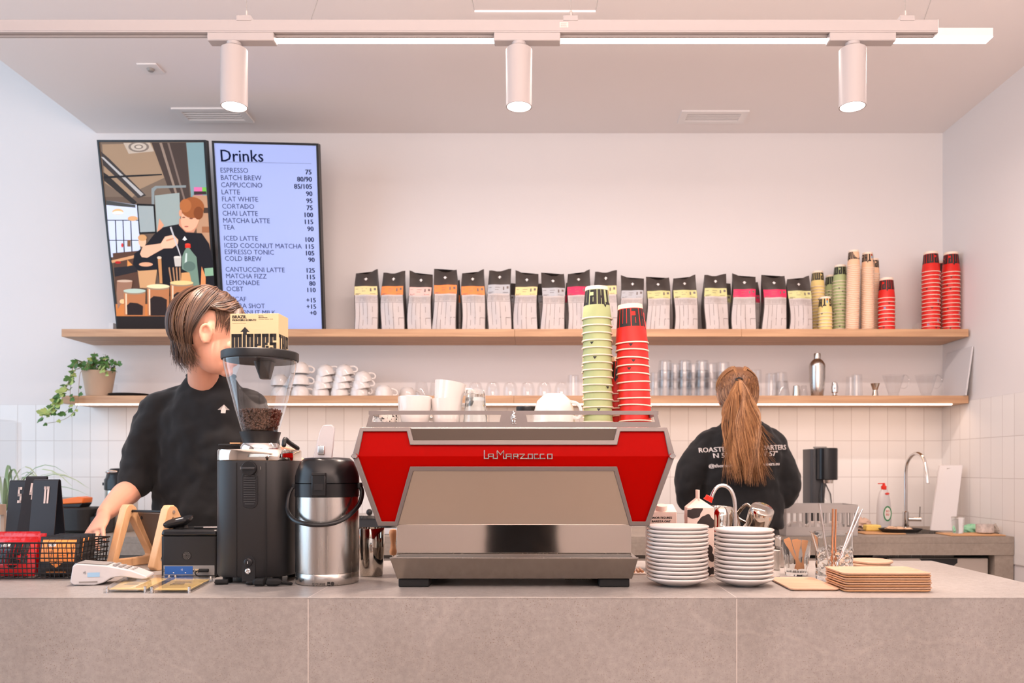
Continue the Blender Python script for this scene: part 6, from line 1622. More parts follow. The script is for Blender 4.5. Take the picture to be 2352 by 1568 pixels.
# cup rail
rd = 2.185
def R3(x, y): return P(x, y, rd)
m = MB(); v = (0, .005, 0)
m.prism([R3(*p) for p in ((851, 943), (1508, 943), (1510.5, 952), (848.6, 952))], v)
m.prism([R3(*p) for p in ((844, 969), (1514.5, 969), (1517.5, 980), (841, 980))], v)
m.prism([R3(*p) for p in ((848.6, 952), (857, 952), (852.5, 969), (844, 969))], v)
m.prism([R3(*p) for p in ((1501, 952), (1510.5, 952), (1514.5, 969), (1505.5, 969))], v)
m.prism([R3(*p) for p in ((1151, 952), (1208, 952), (1211.5, 969), (1147.5, 969))], v)
xa, xb = R3(846, 943).x, R3(1513, 943).x; zT, zB = R3(0, 943).z, R3(0, 980).z
for X_ in (xa, xb - .005):
    m.b2(X_, X_ + .005, rd + .005, 2.585, zT - .010, zT); m.b2(X_, X_ + .005, rd + .005, 2.585, zB, zB + .012)
for X_ in (xa, xb - .005): m.b2(X_, X_ + .005, 2.575, 2.585, zB, zT)
m.build('cup_rail', ALU, mc, world=True)
# lion emblem
m = MB(); e0 = P(1180, 960, rd - .001)
for dx_, dz_, rx, rz in ((0, .002, .0042, .009), (.001, .0115, .0036, .0045), (.003, .0145, .0018, .002), (-.001, .016, .0018, .0028), (-.0035, .007, .002, .005), (.0045, .005, .0032, .0016), (-.003, -.008, .0024, .0055), (.003, -.0095, .002, .006), (-.0065, -.002, .0012, .008), (.005, -.015, .003, .0012), (-.002, -.014, .003, .0012), (.0052, -.001, .0026, .0014)):
    m.ball(e0 + Vector((dx_, 0, dz_)), (rx, .0022, rz), 10, 8)
m.build('lion_emblem', CHROME, mc, world=True, angle=80)
# lettering
ZZ = lambda x, y: (820 + x / 3.178, 840 + y / 3.178)
st_ = [[(930, 618), (930, 676), (958, 676)], [(960, 676), (960, 645), (995, 645), (995, 676)], [(960, 661), (995, 661)], [(995, 676), (1024, 676), (1024, 620), (1047, 648), (1070, 620), (1070, 676)],
       [(1070, 676), (1090, 676), (1090, 645), (1125, 645), (1125, 676)], [(1090, 661), (1125, 661)], [(1143, 676), (1143, 645), (1174, 645), (1174, 661), (1143, 661)], [(1160, 661), (1175, 676)],
       [(1188, 645), (1222, 645), (1192, 676), (1245, 676)], [(1250, 645), (1280, 645), (1280, 676), (1250, 676), (1250, 645)], [(1320, 645), (1294, 645), (1294, 676), (1328, 676)],
       [(1364, 645), (1338, 645), (1338, 676), (1372, 676)], [(1392, 645), (1424, 645), (1424, 676), (1392, 676), (1392, 645)]]
m = MB()
for s_ in st_:
    pts = [PM(*ZZ(x, y), -.0035) for x, y in s_]
    for i in range(len(pts) - 1):
        a_, b_ = pts[i], pts[i + 1]; dv = (b_ - a_).normalized(); m.tube([a_ - dv * .0009, b_ + dv * .0009], .0013, 4, flat=1.0, up=(0, 1, 0))
m.build('badge_lettering', STEEL, mc, world=True, angle=20)
# barista side: groups, portafilters, steam wands
for k, px in enumerate((1040, 1320)):
    X_ = sx(px, 2.15)
    MB().lathe([(0, 0), (.036, 0), (.038, .01), (.038, .07), (0, .07)], 28, X=T(X_, 2.635, MT - .17)).build('group_head', CHROME, mc, world=True)
    g = MB(); g.lathe([(0, 0), (.026, 0), (.033, .012), (.034, .03), (0, .03)], 28, X=T(X_, 2.635, MT - .202)); pf = g.build('portafilter', CHROME, mc, world=True)
    h = MB(); h.tube(smooth_pts([(X_, 2.66, MT - .19), (X_, 2.72, MT - .20), (X_, 2.78, MT - .215)]), [.007] * 9, 12, round_end=True)
    ho = h.build('handle', WOODH if 'WOODH' in globals() else wood_mat('handle_wood', (150, 92, 50), (206, 148, 96), (20, 3, 20)), pf, origin=mc.location)
for s_ in (-1, 1):
    X_ = sx(1180, 2.15) + s_ * .34
    MB().tube(smooth_pts([(X_, 2.60, MT - .06), (X_, 2.66, MT - .07), (X_ + s_ * .01, 2.69, MT - .14), (X_ + s_ * .012, 2.68, MT - .26)]), .0045, 10).build('steam_wand', CHROME, mc, world=True)
WH = wood_mat('lever_wood', (206, 140, 92), (236, 182, 138), (20, 20, 4))
lx = sx(903, 2.60)
m = MB(); m.lathe([(0, 0), (.010, .004), (.012, .014), (.009, .026), (.0075, .040), (.011, .060), (.013, .072), (.010, .082), (0, .085)], 20, X=T(lx, 2.60, P(0, 1276, 2.60).z)); m.build('wooden_lever', WH, mc, world=True)
MB().tube([(lx, 2.60, P(0, 1278, 2.6).z), (lx, 2.60, a.z - .02)], .004, 10).build('lever_stem', CHROME, mc, world=True)

# ------------------------------------------------------------------ crockery on the machine
mz = MT + .0005
t = make_cup(.0325, .024, .052, 'white mug with black speckles behind the left end of cup rail', name='speckled_cup', mat=M('speckle_base', (230, 222, 214), .3), cat='cup'); t.location = (sx(886, 2.33), 2.33, mz); t.rotation_euler = (0, 0, 2.4)
m = MB(); rr = random.Random(2)
for k in range(60):
    a_ = rr.uniform(-PI, 0); z__ = rr.uniform(.012, .046); s_ = rr.uniform(.0008, .0022); r_ = .0325 * (.97 if z__ < .035 else .995) + .0006
    if z__ < .02: r_ = .0325 * .9 + .001
    m.ball((r_ * math.cos(a_ - 2.4), r_ * math.sin(a_ - 2.4), z__), (s_, s_, s_), 6, 4)
m.build('speckles', INK, t)
t = make_cup(.0475, .028, .093, 'white upright mug on the machine, left of the stacked pair', name='mug'); t.location = (sx(953, 2.33), 2.33, mz); t.rotation_euler = (0, 0, .9)
mug_prof = [(0, 0), (.034, 0), (.037, .003), (.0385, .03), (.0450, .085), (.0452, .087), (.0435, .087), (.0365, .03), (.034, .008), (0, .007)]
def mug(label, loc, rot, R2=1.0):
    t = thing('mug', label, 'cup', loc, rot=rot, group='stacked white mugs')
    MB().lathe(mug_prof, 44).build('cup_body', WHITEG, t, angle=50)
    MB().tube(smooth_pts([(.043, 0, .072), (.062, 0, .076), (.071, 0, .058), (.064, 0, .036), (.040, 0, .030)]), .0042, 8, flat=1.5).build('handle', WHITEG, t)
mug('lower white mug of the stacked pair on the machine', (sx(1026, 2.34), 2.34, mz), (0, 0, 2.6))
mug('upper tilted white mug of the stacked pair on the machine', (sx(1028, 2.34) - .004, 2.34, mz + .048), (0, math.radians(9), .35))
gm = [(0, .0), (.026, 0), (.028, .003), (.030, .03), (.0325, .06), (.036, .092), (.0345, .092), (.031, .06), (.027, .012), (0, .010)]
m0 = MB()
m0.loft([facet_ring(r, z, a_) for r, z, a_ in ((.0255, 0, 0), (.027, .003, .03), (.030, .045, .05), (.0315, .055, .0), (.0355, .09, 0), (.0340, .09, 0), (.0295, .05, 0), (.0245, .010, 0))]); gme = m0.mesh('stacked_glass', GLASS, angle=30)
for k, (dz, lb_) in enumerate(((0, 'lower clear glass upside down on the machine, right of the mugs'), (.034, 'upper clear glass stacked upside down on the machine, right of mugs'))):
    o = bpy.data.objects.new('drinking_glass', gme); COL.objects.link(o); o.location = (sx(1092, 2.33), 2.33, mz + .0905 + dz * .62); o.rotation_euler = (PI, 0, .2 * k); tag(o, lb_, 'glass', 'glasses upside down on the machine')
t = thing('lidded_jar', 'clear jar with black lid standing behind the centre of cup rail', 'jar', (sx(1211, 2.50), 2.50, mz))
MB().lathe([(0, 0), (.030, 0), (.032, .003), (.032, .062), (.030, .062)], 36).build('jar', GLASST, t, angle=40)
MB().lathe([(0, .062), (.033, .062), (.0335, .064), (.0335, .076), (.032, .078), (0, .078)], 36).build('lid', BLACK, t)
for k, (w2, h2, z2_) in enumerate(((1.0, 1.0, .0),)):
    t = make_cup(.060, .030, .084, 'large white cup upside down on a saucer on the machine', name='cappuccino_cup'); t.location = (sx(1273, 2.36), 2.36, mz + .020 + .0845); t.rotation_euler = (PI, 0, -.45)
o = bpy.data.objects.new('saucer', smesh); COL.objects.link(o); o.location = (sx(1273, 2.36), 2.36, mz); o.scale = (.9, .9, .8); tag(o, 'white saucer beneath the large upturned cup on the machine', 'saucer')
stack('green', 16, .0209, .0435, .031, .094, sx(1374, 2.36), 2.36, mz, 'green stack on the coffee machine', lean=(-.012, 0), topang=-.35)
stack('yellow', 11, .0195, .0430, .031, .094, sx(1372, 2.47), 2.47, mz, 'yellow stack on coffee machine', lean=(-.02, 0), topang=.35)
stack('red', 12, .0222, .0475, .034, .112, sx(1460, 2.36), 2.36, mz, 'front red stack on the coffee machine', lean=(-.045, 0), topang=.25)
stack('red', 6, .0222, .0475, .034, .112, sx(1434, 2.475), 2.475, mz, 'low rear red stack on machine', lean=(-.03, 0), topang=1.5)
# ------------------------------------------------------------------ people
def frame(o, fwd, up):
    f = Vector(fwd).normalized(); u = Vector(up); l = u.cross(f).normalized(); u = f.cross(l).normalized()
    m = Matrix.Identity(4)
    for i in range(3): m[i][0] = f[i]; m[i][1] = l[i]; m[i][2] = u[i]; m[i][3] = o[i]
    return m            # x forward, y left, z up
def ering(c, rx, ry, n=28, e=2.3, yaw=0.0):
    out = []
    for k in range(n):
        a = 2 * PI * k / n; c_, s_ = math.cos(a), math.sin(a); f = (abs(c_) ** e + abs(s_) ** e) ** (-1 / e)
        x, y = rx * f * c_, ry * f * s_
        out.append((c[0] + x * math.cos(yaw) - y * math.sin(yaw), c[1] + x * math.sin(yaw) + y * math.cos(yaw), c[2]))
    return out
def sm(pts, rs, n=5):
    p = smooth_pts(pts, n); r = [v.x for v in smooth_pts([(a, 0, 0) for a in rs], n)]
    return p, r
def limb(mm, pts, rs, seg=16):
    p, r = sm(pts, rs); mm.tube(p, r, seg, round_end=True)
def head_geo(mm, X, neck_to):
    mm.ball((-.012, 0, .030), (.096, .076, .092), 28, 20, X=X)
    mm.ball((.022, 0, -.030), (.064, .060, .082), 24, 18, X=X)
    mm.ball((.030, 0, -.070), (.052, .048, .042), 20, 14, X=X)
    mm.ball((.062, 0, -.096), (.022, .024, .018), 14, 10, X=X)
    mm.ball((.062, 0, .022), (.028, .050, .016), 16, 10, X=X)
    mm.tube([(.080, 0, .012), (.094, 0, -.010), (.106, 0, -.030), (.094, 0, -.038)], [.007, .010, .0125, .009], 10, X=X, round_end=True)
    mm.ball((.092, 0, -.036), (.009, .016, .008), 10, 8, X=X)
    mm.ball((.083, 0, -.058), (.010, .022, .006), 12, 8, X=X); mm.ball((.081, 0, -.068), (.010, .019, .007), 12, 8, X=X)
    for s_ in (-1, 1):
        mm.ball((.060, s_ * .038, -.020), (.022, .02, .02), 12, 8, X=X)
        mm.tube(smooth_pts([(.006, s_ * .070, -.026), (.010, s_ * .078, .004), (-.004, s_ * .084, .022), (-.018, s_ * .086, .012), (-.016, s_ * .083, -.012), (-.004, s_ * .077, -.030)], 4), .0055, 8, X=X, round_end=True)
        mm.ball((-.004, s_ * .074, -.004), (.012, .006, .024), 12, 8, X=X)
    a = X @ Vector((-.022, 0, -.035)); b = Vector(neck_to)
    mm.tube([a, a.lerp(b, .5), b, b + (b - a) * .25], [.054, .051, .056, .078], 20)
def hand_geo(mm, X, side=1, curl=.25, spread=1.0):
    # x along the fingers, z out of the back of the hand, side = +1 thumb at +y
    rings = []
    for x, w_, h in ((-.03, .024, .019), (0, .026, .018), (.03, .036, .016), (.06, .041, .0145), (.085, .042, .0125), (.094, .038, .010)):
        rings.append([(x, w_ * math.cos(2 * PI * k / 16), h * math.sin(2 * PI * k / 16)) for k in range(16)])
    mm.loft(rings, X=X)
    for y, L, r, sp_ in ((.030, .068, .0088, .10), (.0105, .077, .0090, .03), (-.0095, .072, .0086, -.04), (-.029, .056, .0078, -.13)):
        y *= side; p = Vector((.082, y, -.001)); a = -.05 - curl * .5; pts = [p]; d_ = sp_ * side * spread
        for seg_, l in enumerate((.46, .30, .24)):
            a_ = a - curl * (.7 + seg_ * .6) * .6; a = a_
            p = p + Vector((math.cos(a_) * math.cos(d_), math.sin(d_) * math.cos(a_), math.sin(a_))) * L * l * 1.15; pts.append(p)
        mm.tube(smooth_pts(pts, 3), [r * (1 - .25 * i / 9) for i in range(10)], 10, X=X, round_end=True)
    pts = [(.008, side * .020, -.004), (.030, side * .044, -.012), (.055, side * .058, -.020), (.078, side * .062, -.026)]
    mm.tube(smooth_pts(pts, 3), [.015, .0145, .013, .012, .0118, .0112, .0105, .010, .0095, .0085], 12, X=X, round_end=True)
def hmat(o, along, back):
    x = Vector(along).normalized(); z = Vector(back); z = (z - x * z.dot(x)).normalized(); y = z.cross(x)
    m = Matrix.Identity(4)
    for i in range(3): m[i][0] = x[i]; m[i][1] = y[i]; m[i][2] = z[i]; m[i][3] = o[i]
    return m
def remesh(o, vox, smooth_it=2):
    r = o.modifiers.new('remesh', 'REMESH'); r.mode = 'VOXEL'; r.voxel_size = vox; r.use_smooth_shade = True
    if smooth_it:
        s_ = o.modifiers.new('smooth', 'SMOOTH'); s_.factor = .5; s_.iterations = smooth_it
    return o
tex = bpy.data.textures.new('cloth_folds', 'CLOUDS'); tex.noise_scale = .13; tex.noise_depth = 2
def cloth(o, vox=.008, amt=.050):
    remesh(o, vox, 6)
    d = o.modifiers.new('folds', 'DISPLACE'); d.texture = tex; d.strength = amt; d.mid_level = .5; d.texture_coords = 'GLOBAL'
    return o
def strand(mm, pts, r, mi, seg=4, n=4):
    p = smooth_pts(pts, n); N = len(p)
    mm.tube(p, [max(.00025, r * min(1, .35 + 5 * i / (N - 1)) * (1 - (i / (N - 1)) ** 2.2 * .93)) for i in range(N)], seg, mi)
def trousers(parent, cx, cy, zt_, feet, mat=DENIM):
    m = MB(); m.loft([ering((cx, cy, zt_), .155, .105), ering((cx, cy, zt_ - .10), .17, .115), ering((cx, cy, zt_ - .2), .165, .11)])
    for (fx_, fy_) in feet:
        s_ = 1 if fx_ > cx else -1
        limb(m, [(cx + s_ * .085, cy, zt_ - .16), (cx * .35 + fx_ * .65, cy * .5 + fy_ * .5 - .01, .48), (fx_, fy_, .07)], [.088, .062, .05])
    o = m.build('trousers', mat, parent, world=True); remesh(o, .009, 3)
    m = MB()
    for (fx_, fy_) in feet: m.ball((fx_, fy_ - .03, .035), (.042, .12, .034), 16, 10)
    o = m.build('shoes', BLACK, parent, world=True); return o

rd = math.radians
# ---- left person: dark shirt, head turned to the right, reaching over the counter
hc = P(486, 772, 2.80)
pm_ = thing('person', 'person in black T-shirt with brown chin-length hair, head turned away, reaching towards the tablet stand', 'person', (-1.17, 2.99, 0))
HX = frame(hc, (.95, .22, -.20), (.14, .02, 1)) @ Matrix.Diagonal((1.10, 1.10, 1.10, 1))
nb = P(470, 888, 2.93)
b = MB(); head_geo(b, HX, nb)
cx, cy = -1.175, 2.985
b.loft([ering((cx, cy, .90), .15, .10), ering((cx, cy, 1.1), .15, .10), ering((cx, cy, 1.3), .165, .105), ering((cx + .002, cy - .01, 1.42), .165, .10), ering((cx + .004, cy - .02, 1.49), .12, .08), ering((cx + .006, cy - .03, 1.54), .06, .055)])
SL, SR = P(372, 945, 2.96), P(578, 950, 2.97)
EL, WL = P(304, 1118, 2.89), P(242, 1178, 2.68)
ER, WR = P(598, 1098, 2.87), P(648, 1044, 2.66)
limb(b, [SL, SL.lerp(EL, .5), EL, EL.lerp(WL, .35), WL], [.055, .048, .042, .042, .027])
limb(b, [SR, SR.lerp(ER, .5), ER, ER.lerp(WR, .35), WR], [.055, .048, .042, .042, .027])
dl = (P(208, 1236, 2.55) - WL); hand_geo(b, hmat(WL + dl.normalized() * .025, dl, (-.5, -.2, 1)), side=-1, curl=.22, spread=1.3)
dr_ = Vector((.30, -.75, .10)); hand_geo(b, hmat(WR + dr_.normalized() * .02, dr_, (.1, .25, 1)), side=1, curl=.95)
o = b.build('body', SKIN, pm_, world=True); remesh(o, .0042, 2)
# shirt
s_ = MB()
s_.loft([ering((cx, cy, .93), .200, .135), ering((cx, cy, 1.05), .202, .135), ering((cx, cy, 1.2), .205, .140), ering((cx, cy - .005, 1.34), .208, .140), ering((cx + .002, cy - .01, 1.43), .205, .130), ering((cx + .003, cy - .015, 1.475), .170, .112), ering((cx + .004, cy - .02, 1.520), .125, .092), ering((cx + .006, cy - .03, 1.557), .090, .080), ering((cx + .006, cy - .035, 1.578), .073, .069)])
limb(s_, [P(420, 925, 2.96), P(385, 935, 2.96), P(362, 955, 2.95), P(343, 1010, 2.93), P(325, 1065, 2.91), P(313, 1102, 2.89)], [.060, .070, .073, .072, .064, .056])
limb(s_, [P(545, 925, 2.97), P(572, 945, 2.965), P(594, 1000, 2.94), P(594, 1055, 2.91), P(598, 1078, 2.89)], [.060, .070, .066, .060, .056])
sh_ = cloth(s_.build('t_shirt', SHIRT, pm_, world=True))
col_ = MB(); rc = [Vector((cx + .006 + .077 * math.cos(a), cy - .034 + .073 * math.sin(a), 1.578 + .003 * math.sin(a))) for a in [2 * PI * k / 40 for k in range(40)]]
col_.tube(rc, .0085, 8, closed=True); col_.build('collar', SHIRT, pm_, world=True)
m = MB(); lc = P(508, 940, 2.83)
m.prism([lc + Vector((x, 0, z)) for x, z in arrow2d(0, 0, .036)], (0, .0004, 0)); lo = m.build('shirt_logo', M('logo_pale', (214, 206, 200), .7), pm_, world=True)
sw_ = lo.modifiers.new('wrap', 'SHRINKWRAP'); sw_.target = sh_; sw_.offset = .002; sw_.wrap_method = 'PROJECT'; sw_.use_project_y = True; sw_.use_negative_direction = False; sw_.use_positive_direction = True
trousers(pm_, cx, cy, .97, [(-1.28, 3.0), (-1.06, 3.03)])
# eyes
for s__ in (-1, 1):
    m = MB(); m.ball((.074, s__ * .030, .004), (.011, .013, .009), 14, 10, X=HX); e_ = m.build('eye', M('eye_white', (226, 220, 214), .25), pm_, world=True)
    m = MB(); m.ball((.0815, s__ * .031, .003), (.0045, .0055, .0055), 12, 8, X=HX); m.build('iris', M('iris_brown', (62, 44, 34), .2), e_, origin=pm_.location)
# hair
HE = (.103, .084, .101)
def hp_(az, el, k=1.0, e=HE, c=(-.012, 0, .030)):
    return Vector((c[0] + e[0] * k * math.cos(el) * math.cos(az), c[1] + e[1] * k * math.cos(el) * math.sin(az), c[2] + e[2] * k * math.sin(el)))
hm = MB(); rr = random.Random(11)
def cap_mesh(mm, X, test, k=1.0, e=HE, mi=2):
    n, r = 40, 24
    for i in range(r):
        for j in range(n):
            e0, e1 = -PI / 2 + PI * i / r, -PI / 2 + PI * (i + 1) / r; a0, a1 = 2 * PI * j / n - PI, 2 * PI * (j + 1) / n - PI
            if test((a0 + a1) / 2, (e0 + e1) / 2):
                mm.add([hp_(a0, e0, k, e), hp_(a1, e0, k, e), hp_(a1, e1, k, e), hp_(a0, e1, k, e)], [(0, 1, 2, 3)], mi, X)
def man_region(a, e):
    a = abs(math.degrees(a)); e = math.degrees(e)
    if a > 108: return e > -42
    if a > 70: return e > 22
    return e > 34
cap_mesh(hm, HX, man_region, 1.0)
for k in range(1350):
    s__ = rr.choice([-1, 1]); typ = rr.random(); mi = rr.choices([0, 1, 2, 3], [4, 3, 3, 1.3])[0]
    if typ < .42:      # swept from the parting back over the ear
        a0, e0 = rr.uniform(6, 66), rr.uniform(42, 84); a1, e1 = rr.uniform(118, 172), rr.uniform(-30, -50); bulge = rr.uniform(1.03, 1.14)
        pts = []
        for i in range(7):
            u = i / 6; az = a0 + (a1 - a0) * u; el = e0 + (e1 - e0) * (u ** 1.45)
            if az < 106 and el < 24: el = 24
            pts.append(hp_(rd(az) * s__, rd(el), bulge + .03 * math.sin(PI * u)))
        l = pts[-1]; d_ = rr.uniform(.02, .070); fw = rr.uniform(.0, .040)
        pts += [l + Vector((fw * .25, -l.y * .06, -d_ * .55)), l + Vector((fw, -l.y * .16, -d_))]
    elif typ < .80:    # back of the head
        a0, e0 = rr.uniform(70, 180), rr.uniform(48, 86); a1, e1 = max(112, a0 + rr.uniform(-6, 14)), rr.uniform(-34, -52); bulge = rr.uniform(1.05, 1.20)
        pts = [hp_(rd(a0 + (a1 - a0) * i / 6) * s__, rd(e0 + (e1 - e0) * (i / 6) ** 1.2), bulge + .05 * math.sin(PI * i / 6)) for i in range(7)]
        l = pts[-1]; d_ = rr.uniform(.025, .072); pts += [l + Vector((.010, -l.y * .06, -d_ * .5)), l + Vector((rr.uniform(.010, .035), -l.y * .18, -d_))]
    elif typ < .89:    # locks in front of the ear
        a0 = rr.uniform(46, 78); e_ = rr.uniform(-14, 8); pts = [hp_(rd(a0 + 5 * math.sin(i)) * s__, rd(72 + (e_ - 72) * i / 5), 1.05) for i in range(6)]
    else:              # fringe over the forehead
        a0 = rr.uniform(0, 30); a1 = rr.uniform(20, 66); e1 = rr.uniform(-6, 20); pts = [hp_(rd(a0 + (a1 - a0) * i / 5) * s__, rd(82 + (e1 - 82) * i / 5), 1.04 + .05 * math.sin(PI * i / 5)) for i in range(6)]
    strand(hm, [HX @ p for p in pts], rr.uniform(.0014, .0028), mi)
hm.build('hair', HAIRB, pm_, world=True, angle=80, flip=False)
# portafilter held behind the grinder
t = thing('portafilter', 'steel portafilter with black handle held behind the grinder neck', 'portafilter', P(648, 1040, 2.50))
o = P(640, 1026, 2.50)
MB().tube(smooth_pts([P(652, 1022, 2.52), P(655, 1008, 2.53), P(664, 1016, 2.54), P(683, 1029, 2.56)]), [.007] * 13, 12, round_end=True).build('handle', BLACK, t, world=True)
MB().lathe([(0, -.02), (.028, -.02), (.031, -.005), (.031, .006), (.028, .006), (.026, -.016), (0, -.016)], 28, X=Matrix.Translation(P(618, 1030, 2.50))).build('basket', CHROME, t, world=True)

# ---- right person: seen from behind
wc = P(1693, 914, 3.62)
pw = thing('person', 'person seen from behind in black printed sweatshirt with long golden brown half-tied hair', 'person', (.895, 3.66, 0))
WX = frame(wc, (.02, 1, -.25), (0, .1, 1))
cx, cy = .898, 3.665
b = MB(); head_geo(b, WX, (.885, 3.655, 1.455))
b.loft([ering((cx, cy, .90), .135, .095), ering((cx, cy, 1.1), .13, .09), ering((cx, cy, 1.28), .13, .085), ering((cx, cy, 1.36), .09, .06), ering((cx, cy, 1.44), .06, .05)])
SL, SR = P(1620, 1005, 3.67), P(1778, 1005, 3.67); EL, ER = P(1578, 1140, 3.66), P(1802, 1140, 3.66)
WL, WR = Vector((EL.x + .06, 3.86, 1.075)), Vector((ER.x - .06, 3.86, 1.07))
for S_, E_, W_ in ((SL, EL, WL), (SR, ER, WR)):
    limb(b, [S_ + Vector((0, 0, -.05)), S_.lerp(E_, .5), E_, E_.lerp(W_, .4), W_], [.034, .036, .038, .036, .025])
hand_geo(b, hmat(WL + Vector((.01, .02, -.002)), (.4, .8, -.35), (-.3, .3, 1)), side=1, curl=.5); hand_geo(b, hmat(WR + Vector((-.01, .02, -.002)), (-.4, .8, -.35), (.3, .3, 1)), side=-1, curl=.5)
remesh(b.build('body', SKIN, pw, world=True), .0045, 2)
s_ = MB()
s_.loft([ering((cx, cy, .985), .178, .128), ering((cx, cy, 1.02), .182, .130), ering((cx, cy, 1.15), .176, .128), ering((cx, cy, 1.28), .176, .130), ering((cx, cy, 1.34), .176, .122), ering((cx, cy, 1.385), .150, .108), ering((cx, cy, 1.43), .108, .088), ering((cx, cy, 1.468), .075, .066)])
limb(s_, [P(1655, 1005, 3.67), P(1633, 1014, 3.67), P(1602, 1062, 3.66), P(1579, 1112, 3.65), P(1577, 1146, 3.66)], [.048, .060, .068, .066, .056])
limb(s_, [P(1745, 1005, 3.67), P(1765, 1014, 3.67), P(1788, 1062, 3.66), P(1804, 1112, 3.65), P(1803, 1138, 3.66)], [.048, .060, .068, .064, .056])
ws = cloth(s_.build('sweatshirt', SHIRT, pw, world=True))
col_ = MB(); col_.tube([Vector((cx + .072 * math.cos(a), cy + .066 * math.sin(a), 1.466)) for a in [2 * PI * k / 36 for k in range(36)]], .009, 8, closed=True); col_.build('collar', SHIRT, pw, world=True)
q = 3.49
def back_text(s__, px, py, size, b_=.0006):
    p = P(px, py, 3.545); bt = MB().text(s__, size, T(p.x, q, p.z) @ RY(rd(-2.0)) @ FRONT, align='CENTER', bold=b_).build('back_print', M('print_pale', (206, 198, 194), .7), pw, world=True, flip=False)
    sw_ = bt.modifiers.new('wrap', 'SHRINKWRAP'); sw_.target = ws; sw_.offset = .0022; sw_.wrap_method = 'PROJECT'; sw_.use_project_y = True; sw_.use_negative_direction = False; sw_.use_positive_direction = True
back_text('THE', 1706, 1017, .020); back_text('ROASTERY HEADQUARTERS', 1713, 1035, .0300); back_text("N 50\u00b0 4'  E 14\u00b0 24' 57\"", 1716, 1049, .0300)
back_text('@theminers     www.theminers.eu', 1714, 1071, .0215)
trousers(pw, cx, cy, 1.02, [(.80, 3.68), (1.0, 3.68)], mat=BLACKM)
# hair
hw = MB(); rr = random.Random(23); WE = (.106, .090, .104)
cap_mesh(hw, WX, lambda a, e: (abs(math.degrees(a)) > 62 and math.degrees(e) > -62) or math.degrees(e) > 34, 1.0, WE, 1)
TIE = WX.inverted() @ P(1697, 872, 3.50)
tie_w = P(1697, 873, 3.508)
HE2 = WE
for k in range(420):       # smooth upper layer gathered at the tie
    s__ = rr.choice([-1, 1]); a0 = rr.uniform(60, 105) if rr.random() < .7 else rr.uniform(0, 70); e0 = rr.uniform(4, 50) if a0 > 60 else rr.uniform(38, 66)
    p0 = hp_(rd(a0) * s__, rd(e0), 1.02, WE); pts = [p0]
    tz = math.degrees(math.atan2(TIE.z - .03, .09)); 
    for i in range(1, 6):
        u = i / 5; pts.append(hp_(rd(a0 + (178 - a0) * u) * s__, rd(e0 + (40 - e0) * u + 14 * math.sin(PI * u)), 1.035, WE))
    pts[-1] = TIE + Vector((.012, rr.uniform(-.006, .006), rr.uniform(-.004, .004)))
    strand(hw, [WX @ p for p in pts], rr.uniform(.0016, .0028), rr.choices([0, 1, 2, 3], [4, 2, 3, .6])[0])
def back_y(z):        # how far the hair hangs from the wall side
    return 3.515 if z > 1.50 else 3.515 + .012 * math.sin((1.50 - z) * 9) - .02 * min(1, (1.50 - z) / .1)
for k in range(850):       # loose lower layer falling over the shoulders
    u0 = rr.uniform(-1, 1); az = PI - u0 * 1.45; el = rd(rr.uniform(-12, 26))
    p0 = WX @ hp_(az, el, 1.02, WE); p1 = WX @ hp_(az, rd(-30), 1.04, WE)
    x_end = .885 + u0 * rr.uniform(.075, .105) + rr.uniform(-.02, .02) + .015; z_end = rr.uniform(1.20, 1.40) if abs(u0) > .7 else rr.uniform(1.17, 1.32)
    if rr.random() < .05: x_end += .02 * (1 if u0 > 0 else -1)
    pts = [p0, p1]; ph = u0 * 3.5 + rr.uniform(-.5, .5); amp = rr.uniform(.006, .014)
    for i in range(1, 8):
        u = i / 7; z = p1.z + (z_end - p1.z) * u; x = p1.x + (x_end - p1.x) * u ** .8 + amp * math.sin(u * 9 + ph) * u
        yb = 3.505 + rr.uniform(-.004, .004); y = p1.y + (yb - p1.y) * min(1, u * 2.2); 
        if abs(u0) > .75 and z > 1.44: y = max(y, p1.y - .02)
        pts.append(Vector((x, y, z)))
    strand(hw, pts, rr.uniform(.0013, .0027), rr.choices([0, 1, 2, 3], [3, 4, 1.4, 2.6])[0])
for k in range(480):       # the tied tail on top
    u0 = rr.gauss(0, .5); u0 = max(-1, min(1, u0)); ph = rr.uniform(0, .5) + u0 * 4.5; amp = rr.uniform(.008, .016); z_end = rr.uniform(1.18, 1.34)
    st0 = tie_w + Vector((u0 * .010, .004, -.004)); pts = [st0 + Vector((0, .01, .008)), st0 + Vector((0, -.010, .002))]
    for i in range(1, 9):
        u = i / 8; z = st0.z + (z_end - st0.z) * u; wdt = .012 + .058 * min(1, u * 1.9)
        x = st0.x + u0 * wdt + .012 * u + amp * math.sin(u * 8 + ph) * min(1, u * 2); y = 3.492 - .010 * math.cos(u0 * 1.5) + .004 * math.sin(u * 7 + ph)
        pts.append(Vector((x, y, z)))
    strand(hw, pts, rr.uniform(.0013, .0026), rr.choices([0, 1, 2, 3], [4, 2, 3.2, 1])[0])
ho = hw.build('hair', HAIRL, pw, world=True, angle=80, flip=False)
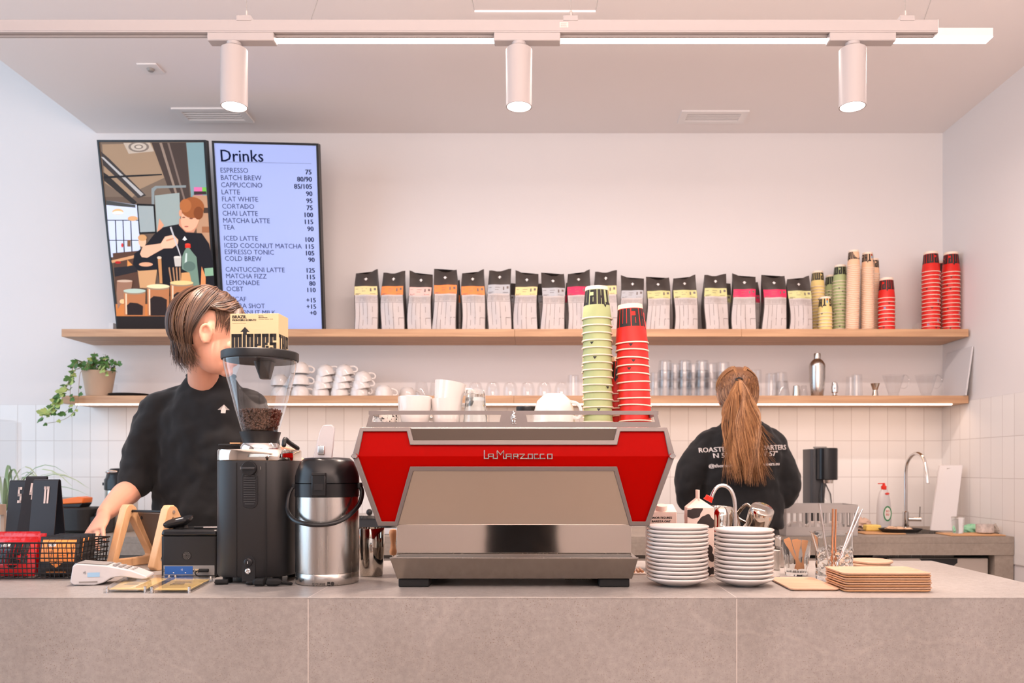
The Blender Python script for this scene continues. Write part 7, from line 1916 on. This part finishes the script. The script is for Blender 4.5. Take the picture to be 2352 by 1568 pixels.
MB().tube([tie_w + Vector((.013 * math.cos(a), -.004 - .003 * math.sin(a * 2), .0065 * math.sin(a) + .003)) for a in [2 * PI * k / 20 for k in range(20)]], .0036, 8, closed=True).build('hair_tie', BLACK, ho, origin=pw.location)

# ---- the photographer, standing behind the camera: seen only as a dark reflection in the steel
pp_ = thing('person', 'person in dark clothes reflected in the polished steel base of the coffee machine', 'person', (-.10, -.50, 0))
cx, cy = -.10, -.50; b = MB(); X_ = frame((cx, cy + .03, 1.60), (0, 1, -.1), (0, 0, 1)); head_geo(b, X_, (cx, cy, 1.46))
b.loft([ering((cx, cy, .9), .14, .10), ering((cx, cy, 1.2), .14, .10), ering((cx, cy, 1.42), .10, .07)])
for s_1 in (-1, 1):
    W_ = Vector((s_1 * .07 - .02, -.24, 1.20)); E_ = Vector((cx + s_1 * .24, cy + .06, 1.13)); S_ = Vector((cx + s_1 * .17, cy, 1.38)); limb(b, [S_, S_.lerp(E_, .5), E_, E_.lerp(W_, .5), W_], [.05, .045, .04, .034, .026])
    hand_geo(b, hmat(W_ + Vector((0, .02, 0)), (-s_1 * .3, .8, .2), (0, -.2, 1)), side=s_1, curl=.7)
remesh(b.build('body', SKIN, pp_, world=True), .007, 2)
s_ = MB(); s_.loft([ering((cx, cy, .62), .22, .15), ering((cx, cy, .95), .205, .14), ering((cx, cy, 1.25), .20, .135), ering((cx, cy, 1.38), .18, .12), ering((cx, cy, 1.45), .09, .075)])
for s_1 in (-1, 1): limb(s_, [(cx + s_1 * .15, cy, 1.37), (cx + s_1 * .22, cy + .02, 1.25), (cx + s_1 * .25, cy + .07, 1.14), (cx + s_1 * .17, cy + .16, 1.17)], [.065, .062, .056, .045])
cloth(s_.build('coat', SHIRT, pp_, world=True), .012)
trousers(pp_, cx, cy, .95, [(-.2, -.5), (0, -.5)], mat=BLACKM)
hh_ = MB(); cap_mesh(hh_, X_, lambda a, e: math.degrees(e) > 30 or (abs(math.degrees(a)) > 80 and math.degrees(e) > -30), 1.0, HE, 2); hh_.build('hair', HAIRB, pp_, world=True)
